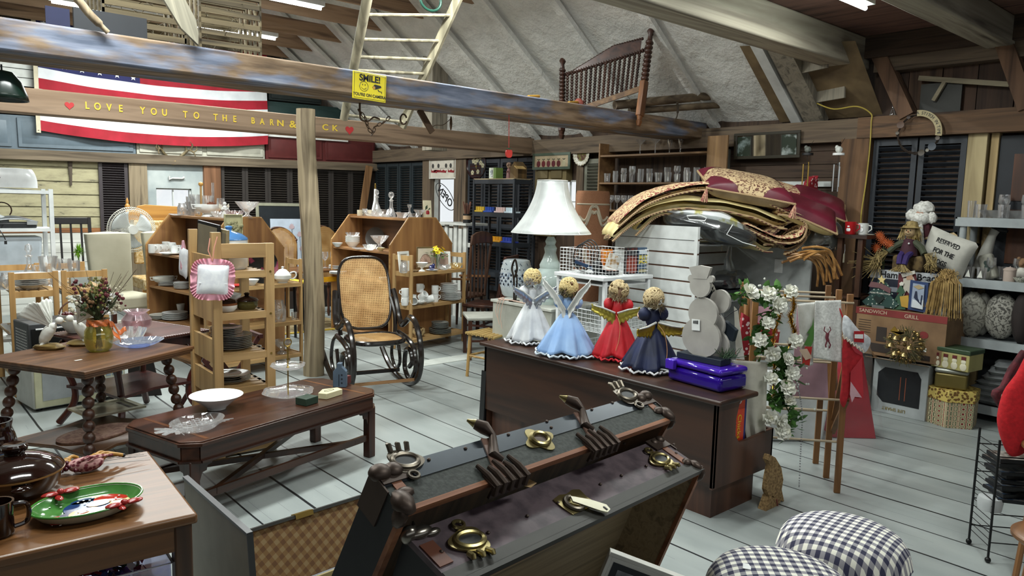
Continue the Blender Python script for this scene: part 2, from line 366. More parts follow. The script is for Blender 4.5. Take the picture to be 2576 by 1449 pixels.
struct('trim_%d'%n,M().b(-1.5,2.9,11.655,11.70,1.08,1.14),wood('6b4326','a66f42','X',8,.7)); n+=1
w=M()
for k in range(8): w.b(-1.5,2.9,11.66,11.70,1.075-.135*k-.13,1.075-.135*k)
struct('trim_%d'%n,w,wood('b9b9b2','dedfd8','X',5,.7)); n+=1
struct('trim_%d'%n,M().b(2.93,3.17,11.60,11.70,0,2.10),wood('4c4033','8f8068','Z',8,.85,c3='6e604c')); n+=1
struct('trim_%d'%n,M().b(3.97,4.22,11.60,11.70,0,2.13),wood('5b3c25','8a6144','Z',6,.8)); n+=1
PLY=cloth('8f999b','b6bdbb',2.6,.8,(.35,.65),bm=.1)
struct('trim_%d'%n,M().b(3.17,3.97,11.66,11.70,1.72,2.10).b(3.17,3.30,11.66,11.70,1.0,1.72).b(3.80,3.97,11.66,11.70,1.0,1.72),PLY); n+=1
# windows
SKY=emis('e9f3ff',2.6)
w0=struct('window_1',M().b(3.30,3.80,11.76,11.77,1.15,1.72),glass('ffffff',.9))
obj('window_frame',M().b(3.29,3.315,11.70,11.76,1.15,1.72).b(3.785,3.81,11.70,11.76,1.15,1.72).b(3.3,3.8,11.70,11.76,1.70,1.73).b(3.3,3.8,11.70,11.76,1.14,1.16).b(3.542,3.558,11.71,11.75,1.15,1.72).b(3.3,3.8,11.71,11.75,1.44,1.452),mat('c9cdcb',.6),w0)
w0=struct('window_2',M().b(7.06,7.065,9.27,9.87,1.26,1.98),glass('ffffff',.9))
obj('window_frame',M().b(6.99,7.06,9.25,9.275,1.26,1.98).b(6.99,7.06,9.865,9.89,1.26,1.98).b(6.99,7.06,9.25,9.89,1.24,1.27).b(6.99,7.06,9.25,9.89,1.97,2.0),mat('b6b7b0',.6),w0)
w0=struct('window_3',M().b(7.06,7.065,6.70,7.07,1.40,1.93),glass('ffffff',.9))
obj('window_frame',M().b(6.99,7.06,6.68,6.70,1.3,1.93).b(6.99,7.06,7.065,7.085,1.3,1.93).b(7.03,7.06,6.70,7.07,1.655,1.67).b(7.03,7.06,6.88,6.89,1.4,1.93).b(6.99,7.06,6.68,7.085,1.92,1.94).b(6.97,7.06,6.68,7.085,1.37,1.40),mat('c6c9c4',.6),w0)
# posts on the right wall
struct('trim_%d'%n,M().b(6.9,7.01,9.88,10.09,0,2.28),OLDZ); n+=1
struct('trim_%d'%n,M().b(6.9,7.01,8.95,9.24,0,2.28),OLDZ); n+=1
struct('trim_%d'%n,M().b(6.85,7.01,2.99,3.24,0,2.29),wood('4a3524','7b5b3e','Z',7,.8)); n+=1
struct('trim_%d'%n,M().b(6.9,7.01,2.07,2.21,0,2.29),wood('8a7a58','bfae85','Z',7,.8)); n+=1
struct('trim_%d'%n,M().b(6.93,7.01,1.995,2.05,0,2.29),wood('8a7550','b89f72','Z',7,.8)); n+=1
w=M()
for k in range(9): w.b(6.96,7.01,3.26,4.62,1.2+k*.125,1.2+k*.125+.12)
struct('trim_%d'%n,w,DARKY); n+=1
struct('trim_%d'%n,M().b(6.93,6.97,3.35,4.35,1.86,1.91),mat('c4c8c6',.6)); n+=1
d=struct('door_1',M().b(6.95,7.0,1.1,1.99,0,2.27),mat('20242a',.6),bev=.004)
obj('door_panel',M().b(6.94,6.96,1.3,1.88,1.75,2.12).b(6.94,6.96,1.3,1.88,1.25,1.68),wood('331a0c','5c3316','Z',6,.5),d)
struct('trim_%d'%n,M().b(6.9,7.01,6.83,7.42,1.93,2.27).b(6.9,7.01,7.09,7.42,1.2,1.93),mat('7b6c47',.7)); n+=1
struct('trim_%d'%n,M().b(6.88,6.9,7.16,7.36,1.96,2.1).b(6.88,6.9,6.9,7.1,1.96,2.1),mat('6f6140',.7),bev=.006); n+=1
struct('trim_%d'%n,M().b(6.93,7.01,6.56,6.68,0,2.2),OLDZ); n+=1
# upper gable boards and doors reused as cladding on the left wall
def clad(nm,lab,x0,x1,z0,z1,col,doors,grp):
    t=thing(nm,lab,'cabinet door',(0,0,0),0,grp)
    t.location=(x0,11.6,z0+.0152*(x0-1.4)); t.rotation_euler=(0,-.0152,0)
    L=x1-x0; h=z1-z0
    obj('face_frame',M().b(0,L,0,.06,0,h),mat(col,.5),t,bev=.004)
    k=L/doors
    for i in range(doors):
        a=i*k+.035; b=(i+1)*k-.035; q=.045
        dd=obj('door_panel',M().b(a,b,-.02,0,.03,h-.03),mat(col,.5),t,bev=.004)
        obj('raised_panel',M()._a([(a+q,-.021,.03+q),(b-q,-.021,.03+q),(b-q,-.021,h-.03-q),(a+q,-.021,h-.03-q),(a+q+.03,-.034,.06+q),(b-q-.03,-.034,.06+q),(b-q-.03,-.034,h-.06-q),(a+q+.03,-.034,h-.06-q)],[(4,5,6,7),(0,1,5,4),(1,2,6,5),(2,3,7,6),(3,0,4,7)]),mat(col,.5),dd)
    return t
clad('cabinet_front','long slate blue cabinet front mounted high on the flag wall, below the flag',-1.3,3.03,2.165,2.60,'5f6d77',3,None)
clad('cabinet_front','pale beige cabinet front mounted high on the wall above the antlers',3.04,4.92,2.165,2.56,'b4b2a4',2,None)
clad('cabinet_front','dark red cabinet front mounted high on the wall beside the log post',4.94,6.93,2.165,2.56,'5e2726',2,None)
clad('cabinet_front','dark green cabinet front on the wall above the red one',4.86,6.4,2.615,3.08,'243a38',2,None)
clad('cabinet_front','slate blue cabinet front high at the left, behind the top edge of the flag',-1.3,1.9,2.62,2.95,'4e5b66',2,None)
clad('cabinet_front','black green panelled door up in the gable right of the flag',5.0,5.9,3.1,3.75,'1c2524',1,None)
struct('trim_%d'%n,M().bar((4.88,11.56,2.60),(6.36,11.56,2.61),.05,.045),mat('e8e9e4',.5)); n+=1
w=M()
for k in range(3): w.b(-1.3,1.9,11.60,11.66,2.98+.11*k,2.98+.11*k+.1)
struct('trim_%d'%n,w,mat('dfe1dc',.6)); n+=1
struct('trim_%d'%n,M().bar((6.75,11.5,2.2),(6.6,11.5,1.3),.12,.04,(0,1,0)),wood('7a5636','a27a52','Z',7,.7)); n+=1
# louvred shutters
def shutter(L,w_,h,mm,loc,rz,label,grp=None,slats=26,mid=False):
    t=thing('louvred_shutter',label,'shutter',loc,rz,grp)
    f=M().b(0,.045,-.03,0,0,h).b(w_-.045,w_,-.03,0,0,h).b(.045,w_-.045,-.03,0,0,.07).b(.045,w_-.045,-.03,0,h-.06,h)
    if mid: f.b(.045,w_-.045,-.03,0,h*.48,h*.48+.06)
    obj('frame',f,mm,t)
    s=M()
    for i in range(slats):
        z=.075+(h-.14)*(i+.5)/slats
        if mid and abs(z-h*.48-.03)<.045: continue
        s.bar((.045,-.015,z),(w_-.045,-.015,z),.044,.007,(0,.75,1))
    obj('slats',s,mm,t); return t
BRN=mat('37322f',.55); NAV=mat('2b3438',.55); NAV2=mat('272c33',.55)
shutter(0,.37,2.1,mat('3a3336',.5),(2.55,11.66,.02),0,'tall charcoal louvred shutter beside the yellow clapboards',slats=60)
g='dark brown louvred shutters along the flag wall'
for i in range(7):
    shutter(0,.365,1.55,BRN,(4.24+i*.37,11.66,.585),0,'dark brown louvred shutter in the row below the red cabinet front',g,slats=38)
g='blue grey louvred shutters in the far corner'
for i in range(4): shutter(0,.37,1.75,NAV,(6.97,11.62-i*.385,.5),-PI/2,'blue grey louvred shutter in the far corner beside the window with the oval sign',g,slats=40)
g='dark louvred shutters behind the steel shelf'
for i in range(4): shutter(0,.36,1.9,NAV2,(6.95,8.92-i*.375,.35),-PI/2,'dark louvred shutter behind the black steel shelving',g,slats=40,mid=True)
shutter(0,.3,1.5,mat('717163',.6),(6.95,6.53,.7),-PI/2,'sage grey louvred shutter between the fruit plate and the glass shelf',slats=34)
shutter(0,.16,1.1,mat('6c6c62',.6),(6.95,4.62,1.15),-PI/2,'grey louvred shutter just right of the wooden glass shelf',slats=26)
shutter(0,.37,1.95,NAV2,(6.95,2.975,.33),-PI/2,'left one of the two black shutters behind the button wreath',slats=38)
shutter(0,.37,1.95,NAV2,(6.95,2.59,.33),-PI/2,'right one of the two black shutters behind the button wreath',slats=38)
# --- fluorescent fittings
for i,(x,y,z,k) in enumerate(TUBES+LOFT):
    t=thing('fluorescent_lamp','lit fluorescent tube fitting fixed under the %s'%('roof ties' if k else 'loft ceiling'),'lamp',(x,y,z),0,'fluorescent fittings under the roof ties' if k else 'fluorescent fittings under the loft')
    obj('housing',M().b(-.62,.62,-.06,.06,.02,.07),mat('e4e6e4',.5),t)
    obj('tube',M().tube([(-.6,.0,0),(.6,.0,0)],.016,8),emis('f4fffb',22),t)
    obj('bracket',M().b(-.55,-.53,-.01,.01,.07,3.8-z if k else 3.17-z).b(.53,.55,-.01,.01,.07,3.8-z if k else 3.17-z),mat('999999',.5),t)
# ================================================================ BIG BEAMS
def bluebeam():
    m,nt,b=_new('beam_with_blue_paint'); _set(b,.75)
    mp=_map(nt,(1.7,12,12)); nz=N(nt,'ShaderNodeTexNoise'); nz.inputs['Scale'].default_value=1.8; nz.inputs['Detail'].default_value=8; nt.links.new(mp.outputs[0],nz.inputs['Vector'])
    r=ramp(nt,nz.outputs[0],[(.3,'4a3b2d'),(.5,'75604a'),(.7,'95806a')])
    mp2=_map(nt,(1.3,3,5),loc=(.4,0,.2)); n2=N(nt,'ShaderNodeTexNoise'); n2.inputs['Scale'].default_value=1.5; n2.inputs['Detail'].default_value=5; nt.links.new(mp2.outputs[0],n2.inputs['Vector'])
    r2=ramp(nt,n2.outputs[0],[(.5,(0,0,0,1)),(.62,(.85,.85,.85,1))])
    r3=ramp(nt,nz.outputs[0],[(.35,'4d5a70'),(.6,'77839a'),(.75,'9ca1a8')])
    mx=N(nt,'ShaderNodeMix',data_type='RGBA'); nt.links.new(r2.outputs[0],mx.inputs[0]); nt.links.new(r.outputs[0],mx.inputs[6]); nt.links.new(r3.outputs[0],mx.inputs[7])
    nt.links.new(mx.outputs[2],b.inputs['Base Color']); bump(nt,b,nz.outputs[0],.4,.006); return m
bb=one('ceiling_beam','thick hewn ceiling beam with blue and white paint patches, carrying the yellow camera sign','beam',M().prism([(-1.5,2.37),(6.95,2.37),(6.95,2.54),(-1.5,2.54)],4.77,5.22),bluebeam(),bev=.012)
lb=one('ceiling_beam','brown ceiling beam lettered in yellow with two red hearts','beam',M().b(-1.5,6.9,7.45,7.63,2.285,2.495),wood('5b4838','8d7660','X',6,.75,c3='765f4a',b_=.3),bev=.01)
YP=mat('d8b93c',.6); 
def onb(px,y=7.44,z=2.39): return atY(px,300,y).x
words=[('L',221),('O',247),('V',276),('E',305),('Y',360),('O',388),('U',415),('T',467),('O',495),('T',543),('H',566),('E',591),('B',637),('A',660),('R',684),('N',706),('&',737),('C',819),('K',843)]
zof={}
for ch,px in words:
    zc=atY(px,266+ (px-221)*.0915,7.44).z
    text('lettering',ch,.085 if ch!='&' else .1,YP,lb,(onb(px),7.447,zc),(PI/2,0,0),.002,bold=.002,xs=.8 if px<700 else 1.2)
for px,py in ((175,265),(880,327)):
    p=atY(px,py,7.44); s=.036 if px<500 else .05
    hp=[(s*1.0*16*sin(t)**3/16,s*(13*cos(t)-5*cos(2*t)-2*cos(3*t)-cos(4*t))/16) for t in [k*2*PI/28 for k in range(28)]]
    obj('painted_heart',M().prism(hp,-.004,.0),mat('b02a2c',.6),lb,(p.x,7.449,p.z))
# log post
def post(u,v):
    a=2*PI*u; z=2.42*v; r=(.083+.012*(1-v))*(1+.07*noise.noise(Vector((cos(a)*1.5,sin(a)*1.5,z*2.5)))+.05*noise.noise(Vector((cos(a)*3,sin(a)*3,z*9))))
    cx=3.07+.045*(1-v)+.02*sin(z*2.2); return (cx+r*cos(a),6.30+r*sin(a),z)
one('log_post','peeled crooked log post standing under the beams in mid room','post',M().grid(post,24,50,True),wood('5c4e3c','a09074','Z',9,.75,c3='80715a',b_=.5))
# ================================================================ MID ROOM FURNITURE
MAH=wood('25140d','492b1d','X',9,.3,b_=.06); MAHD=wood('1d0e09','3c1f13','X',9,.35,b_=.06); MAHZ=wood('23110b','472416','Z',9,.35,b_=.06)
OAKP=wood('7a5230','a47848','Z',7,.55,b_=.1); OAKX=wood('7d5634','a67c4e','X',8,.55,b_=.1); OAKY=wood('7a5433','a2784b','Y',8,.55,b_=.1)
PINE=wood('94744a','ba9866','Z',7,.5,b_=.08); PINEX=wood('94744a','ba9866','X',7,.5,b_=.08)
WHITE=mat('e2e4e2',.45); CHINA=mat('e6e8e6',.18); GL=glass(); BRASS=mat('a58a4a',.35,1); BLK=mat('17181a',.4); CHROME=mat('c8c9ca',.2,1)
# --- coffee table
def coffee_table():
    t=thing('coffee_table','long dark mahogany coffee table with clipped corners and crossed stretchers','table',(1.715,4.13,0),R(15.5))
    L,Wd,c=.675,.30,.07
    oct_=lambda e:[(-L+c-e*.0,-Wd-e),(L-c,-Wd-e),(L+e,-Wd+c),(L+e,Wd-c),(L-c,Wd+e),(-L+c,Wd+e),(-L-e,Wd-c),(-L-e,-Wd+c)]
    obj('table_top',M().prism(oct_(.012),.405,.425,'Z').prism(oct_(0),.425,.432,'Z'),MAH,t,bev=.003)
    obj('inlay_band',M().prism([(L-.13,-Wd+.02),(L-.11,-Wd+.02),(L-.11,Wd-.02),(L-.13,Wd-.02)],.4321,.4326,'Z').prism([(-L+.11,-Wd+.02),(-L+.13,-Wd+.02),(-L+.13,Wd-.02),(-L+.11,Wd-.02)],.4321,.4326,'Z'),wood('4f2d18','6e4424','Y',12,.3),t)
    a=M()
    o=oct_(-.012); 
    for i in range(8):
        p,q=o[i],o[(i+1)%8]; a.bar((p[0],p[1],.365),(q[0],q[1],.365),.018,.08)
    obj('apron',a,MAH,t); a=M(); o=oct_(.002)
    for i in range(8):
        p,q=o[i],o[(i+1)%8]; a.bar((p[0],p[1],.328),(q[0],q[1],.328),.02,.012)
    obj('apron_moulding',a,MAHD,t)
    for sx in (-1,1):
        for sy in (-1,1):
            x=sx*(L-.05);y=sy*(Wd-.05)
            lg=obj('leg',M().c(x,y,0,.055,.055,.33),MAHZ,t,bev=.005)
            br=M().prism([(x-sx*.03,.32),(x-sx*.11,.32),(x-sx*.10,.295),(x-sx*.075,.29),(x-sx*.07,.265),(x-sx*.045,.26),(x-sx*.03,.22)],y+sy*.012,y+sy*.02)
            br.prism([(y-sy*.03,.32),(y-sy*.11,.32),(y-sy*.10,.295),(y-sy*.075,.29),(y-sy*.07,.265),(y-sy*.045,.26),(y-sy*.03,.22)],x+sx*.012,x+sx*.02,'X')
            obj('fretwork_bracket',br,MAHD,lg)
    for s in (-1,1):
        obj('side_stretcher',M().bar((-(L-.05),s*(Wd-.05),.13),(L-.05,s*(Wd-.05),.13),.02,.04),MAH,t)
        obj('cross_stretcher',M().bar((-.5,-s*(Wd-.05),.13+s*.004),(.5,s*(Wd-.05),.13+s*.004),.028,.03),MAH,t)
coffee_table()
CT=.433
def pl(nm,lab,cat,mb,m,px,py,z,rz=0,group=None,**k): return one(nm,lab,cat,mb,m,at(px,py,z+.0005),rz,group,**k)
BOWL=[(.0,.004),(.05,.0),(.055,.012),(.095,.045),(.14,.078),(.146,.082),(.136,.078),(.092,.05),(.05,.018),(.0,.014)]
pl('bowl','wide white ironstone bowl on the coffee table','bowl',M().lathe(BOWL,36),CHINA,545,1028,CT)
t=thing('glass_dish','cut glass pineapple shaped dish on the coffee table','dish',at(497,1077,CT),R(24))
dv=M().lathe([(0,.004),(.08,.0),(.105,.02),(.12,.045),(.113,.045),(.098,.022),(.075,.008),(0,.01)],30,sx=1.25,sy=.95)
obj('body',dv,GL,t)
d=M()
for k in range(9):
    for s in (-1,1): a=-.11+k*.028; d.tube([(a-s*.05+.0,-.085,.022),(a,-.0,.009),(a+s*.05,.085,.022)],.0028,4)
obj('cut_pattern',d,glass('ffffff',.4),t)
d=M()
for k in range(7): a=R(120+k*20); d.bar((-.14,0,.03),(-.14+.1*cos(a),.09*sin(a),.035+.01*(k%2)),.022,.006)
obj('leaf_handle',d,glass('ffffff',.45),t)
t=thing('tiered_tray','two tier glass serving tray with a gold ring handle','serving tray',at(725,993,CT),0)
for nm,r,z in (('lower_plate',.155,.0),('upper_plate',.105,.165)):
    def pf(u,v,r=r,z=z):
        a=2*PI*u; k=1+.05*cos(6*a)*v; rr=r*v*k; return (rr*cos(a),rr*sin(a),z+.004+.022*max(0,v-.72)/.28)
    obj(nm,M().grid(pf,48,9,True),GL,t,solid=.004)
obj('rod',M().cyl(0,0,0,.004,.30,8).ball((0,0,.30),.008).ball((0,0,.17),.009),BRASS,t)
obj('ring_handle',M().tube([(.024*cos(a),0,.328+.024*sin(a)) for a in [k*2*PI/16 for k in range(16)]],.0035,6,True),BRASS,t)
def house(lab,px,py,z,w,d,h,col,rz,roof=.04,chim=True):
    t=thing('wooden_house',lab,'figurine',at(px,py,z),rz)
    p=[(-w/2,0),(w/2,0),(w/2,h*.66),(w*.14,h*.86)]+([(w*.14,h),(-w*.2,h),(-w*.2,h*.84)] if chim else [(0,h)])+[(-w/2,h*.66)]
    obj('house_body',M().prism(p,-d/2,d/2),mat(col,.6),t,bev=.002)
    m_=M()
    for k in range(3): m_.b(w*.1,w*.22,-d/2-.001,-d/2,h*(.15+.17*k),h*(.22+.17*k))
    m_.b(-w*.08,-w*.02,-d/2-.001,-d/2,h*.05,h*.55); obj('painted_window',m_,mat('1d2530',.6),t); return t
house('small slate blue wooden house at the far end of the coffee table',856,972,CT,.085,.05,.155,'4a5a6b',R(-38))
one('wooden_block','dark red wooden block behind the blue wooden house','block',M().c(0,0,0,.1,.03,.05),mat('5e2420',.6),at(866,966,CT),R(20))
t=thing('wooden_house','cream wooden house block lying flat on the coffee table','figurine',at(828,996,CT),R(20))
obj('block',M().prism([(-.07,-.045),(.07,-.045),(.085,.01),(0,.055),(-.085,.01)],0,.035,'Z'),mat('cfc79f',.6),t,bev=.002)
obj('painted_door',M().tube([(-.03,-.012,.0352),(.03,-.012,.0352),(.036,0,.0352),(.03,.012,.0352),(-.03,.012,.0352),(-.036,0,.0352)],.002,4,True),mat('3a3a30',.6),t)
pl('wooden_block','dark green wooden block lying on the coffee table','block',M().c(0,0,0,.1,.085,.042),mat('24382a',.6),772,1015,CT,R(20),bev=.002)
# --- bentwood rocking chair
def cane(key='cane',rot=0,tilt=0):
    m,nt,b=_new(key); _set(b,.5); b.inputs['Base Color'].default_value=H('b0854f')
    mp=_map(nt,(62,62,62)); sp=N(nt,'ShaderNodeSeparateXYZ'); nt.links.new(mp.outputs[0],sp.inputs[0]); o=[]
    for k in (0,1):
        f=N(nt,'ShaderNodeMath',operation='FRACT'); nt.links.new(sp.outputs[k],f.inputs[0]); g=N(nt,'ShaderNodeMath',operation='LESS_THAN',i1=.42); nt.links.new(f.outputs[0],g.inputs[0]); o.append(g.outputs[0])
    mu=N(nt,'ShaderNodeMath',operation='MULTIPLY'); nt.links.new(o[0],mu.inputs[0]); nt.links.new(o[1],mu.inputs[1])
    iv=N(nt,'ShaderNodeMath',operation='SUBTRACT',i0=1); nt.links.new(mu.outputs[0],iv.inputs[1]); nt.links.new(iv.outputs[0],b.inputs['Alpha'])
    nz=N(nt,'ShaderNodeTexNoise'); nz.inputs['Scale'].default_value=.12; nt.links.new(mp.outputs[0],nz.inputs['Vector']); r=ramp(nt,nz.outputs[0],[(.3,'a37740'),(.7,'cfa66c')]); nt.links.new(r.outputs[0],b.inputs['Base Color'])
    return m
CANE=cane(); EBO=mat('211b18',.18)
def cr(pts,n=6,closed=False):   # Catmull-Rom
    P=[Vector(p) for p in pts]; out=[]; m=len(P)
    for i in range(m if closed else m-1):
        p0=P[(i-1)%m] if closed or i>0 else P[0]; p1=P[i]; p2=P[(i+1)%m]; p3=P[(i+2)%m] if closed or i+2<m else P[-1]
        for k in range(n):
            t=k/n; out.append(.5*((2*p1)+(-p0+p2)*t+(2*p0-5*p1+4*p2-p3)*t*t+(-p0+3*p1-3*p2+p3)*t**3))
    if not closed: out.append(P[-1])
    return out
t=thing('rocking_chair','black bentwood rocking chair with caned back and seat','rocking chair',(3.36,5.68,0),R(-14),sc=(1.0,1,1))
for s in (-1,1):
    x=s*.29
    obj('rocker',M().tube(cr([(x,.62,.20),(x,.42,.09),(x,.15,.02),(x,-.12,.018),(x,-.36,.09),(x,-.47,.25),(x,-.45,.44),(x,-.34,.58),(x,-.2,.62),(x,-.07,.56),(x,.04,.52),(x,.12,.6),(x*.96,.18,.74),(x*.92,.22,.82)]),.026,8),EBO,t)
    obj('scroll',M().tube(cr([(x*.98,.1,.44),(x*.98,-.12,.42),(x*.98,-.31,.36),(x*.98,-.36,.2),(x*.98,-.22,.07),(x*.98,-.08,.14),(x*.98,-.1,.3),(x*.98,-.22,.33),(x*.98,-.27,.24),(x*.98,-.2,.18)]),.022,8),EBO,t)
    obj('rear_scroll',M().tube(cr([(x*.98,.1,.44),(x*.98,.24,.36),(x*.98,.3,.2),(x*.98,.18,.09),(x*.98,.06,.17),(x*.98,.1,.32)]),.016,8),EBO,t)
obj('front_rung',M().bar((-.275,-.36,.10),(.275,-.36,.10),.035,.02),wood('6b4a2c','95704a','X',8,.5),t)
obj('rear_rung',M().bar((-.275,.05,.10),(.275,.05,.10),.03,.03),EBO,t)
# seat ring
ring=[(.235*math.copysign(abs(cos(a))**.7,cos(a)),-.1+.24*math.copysign(abs(sin(a))**.7,sin(a)),.43-.0*sin(a)) for a in [k*2*PI/32 for k in range(32)]]
obj('seat_frame',M().tube(ring,.022,8,True),EBO,t)
obj('seat_cane',M().grid(lambda u,v:(.222*math.copysign(abs(cos(2*PI*u))**.7,cos(2*PI*u))*v,-.1+.225*math.copysign(abs(sin(2*PI*u))**.7,sin(2*PI*u))*v,.44),32,4,True),CANE,t)
rr=[(.235*math.copysign(abs(cos(a))**.55,cos(a)),.33*math.copysign(abs(sin(a))**.62,sin(a)),0) for a in [k*2*PI/36 for k in range(36)]]
bo=obj('back_frame',M().tube(rr,.013,8,True),EBO,t); bo.location=(0,.215,.80); bo.rotation_euler=(R(73),0,0)
co=obj('back_cane',M().grid(lambda u,v:(.232*math.copysign(abs(cos(2*PI*u))**.55,cos(2*PI*u))*v,.326*math.copysign(abs(sin(2*PI*u))**.62,sin(2*PI*u))*v,.012*(1-v*v)),36,6,True),CANE,bo)
for s in (-1,1): obj('back_post',M().tube(cr([(s*.25,.1,.44),(s*.26,.14,.6),(s*.238,.2,.75)]),.02,8),EBO,t)
# --- octagonal-ended bookcases
def bookcase(lab,x,y,w,L,rz=0):
    t=thing('bookcase',lab,'bookcase',(x,y,0),rz)
    H1=1.43; c=.25
    P=[(0,0),(w,0),(w,1.12),(w-c,H1),(c,H1),(0,1.12)]
    for yy in (0,L-.02):
        obj('end_panel',M().prism(P,yy,yy+.02),OAKP,t); e=M()
        for i in range(2,6): p,q=P[i],P[(i+1)%6]; e.bar((p[0],yy+.01,p[1]),(q[0],yy+.01,q[1]),.024,.018,(0,1,0)) if i!=5 else e.bar((0,yy+.01,0),(0,yy+.01,1.12),.018,.024)
        obj('edging',e,wood('93683a','b88d55','X',9,.5),t)
    obj('top_shelf',M().b(c,w-c,.02,L-.02,H1-.03,H1-.008),OAKY,t)
    for k,z in enumerate((1.04,.70,.36,.05)): obj('shelf',M().b(.01,w-.01,.02,L-.02,z-.02,z),OAKY,t)
    obj('back_board',M().b(w/2-.008,w/2+.008,.02,L-.02,.05,H1-.03),wood('3d2614','5f3f24','Y',8,.6),t)
    obj('plinth',M().b(.02,w-.02,.02,L-.02,0,.03),OAKY,t)
    return t
B1=(2.38,7.0,.83,1.22); B2=(4.47,7.15,.88,1.3)
bookcase('octagonal ended wooden bookcase with glassware on top, left of the log post',*B1,R(8))
bookcase('octagonal ended wooden bookcase with glassware on top, right of the log post',*B2,R(2))
# --- folding slatted shelf carts
def cart(lab,x,y,rz,w,d,h,lv,mm=None,pw=.04,tall=None):
    mm=mm or PINE; t=thing('folding_shelf',lab,'shelf',(x,y,0),rz)
    for sx in (0,1):
        X0=sx*(w-pw*.5); 
        for sy in (0,1):
            hh=h+(tall if (tall and sx==0) else 0)
            obj('post',M().b(X0,X0+pw*.5,sy*(d-pw),sy*(d-pw)+pw,0,hh),mm,t,bev=.002)
        for z in [h-.06]+[l-.045 for l in lv]: obj('side_rail',M().b(X0+.002,X0+pw*.5-.002,pw,d-pw,z,z+.05),mm,t)
    for l in lv:
        sh=M()
        n_=max(3,int(d/.06)); 
        for k in range(n_): sh.b(pw*.5,w-pw*.5,.005+k*(d-.01)/n_,.005+(k+.8)*(d-.01)/n_,l-.015,l)
        s_=obj('shelf',sh,PINEX,t); obj('front_rail',M().b(pw*.5,w-pw*.5,-.0,.015,l-.035,l-.004),PINEX,t)
    return t
c2=cart('pale wooden folding shelf holding white mugs, plates and yellow flowers',4.43,6.66,R(11),.88,.30,1.05,(.86,.50,.13))
c1b=cart('wooden folding shelf behind the tall one, with the white teapot on it',2.36,6.62,R(6),.85,.28,1.05,(.82,.45,.13))
# tall tower cart with the pink pillow
t=thing('folding_shelf','tall narrow pine shelf with the blue lidded pot and pink ruffled pillow','shelf',(1.60,4.57,0),R(-2))
w,d,h=.385,.50,1.35
for x0 in (0,w-.055):
    for y0 in (0,d-.045): obj('post',M().b(x0,x0+.055,y0,y0+.04,0,h+(.07 if x0==0 else 0)),PINE,t,bev=.002)
    for z in (1.12,.86,.60,.38,.06): obj('side_rail',M().b(x0+.012,x0+.034,.04,d-.04,z-.0,z+.15 if x0==0 else z+.05),PINE,t)
for z in (1.17,.91,.65,.43,.05):
    s_=M()
    for k in range(6): s_.b(.02,w-.02,.01+k*.082,.01+k*.082+.062,z-.015,z)
    obj('shelf',s_,PINEX,t); obj('front_rail',M().b(.055,w-.055,.004,.024,z-.035,z+.008),PINEX,t)
obj('top_rail',M().b(.055,w-.055,.0,.03,h-.09,h),PINEX,t,bev=.002); obj('rear_rail',M().b(.055,w-.055,d-.03,d,h-.05,h),PINEX,t,bev=.002)
for z in (1.17,.9,.64,.38):
    obj('brass_bolt',M().tube([(w-.028,-.004,z),(w-.028,.0,z)],.007,8),BRASS,t)
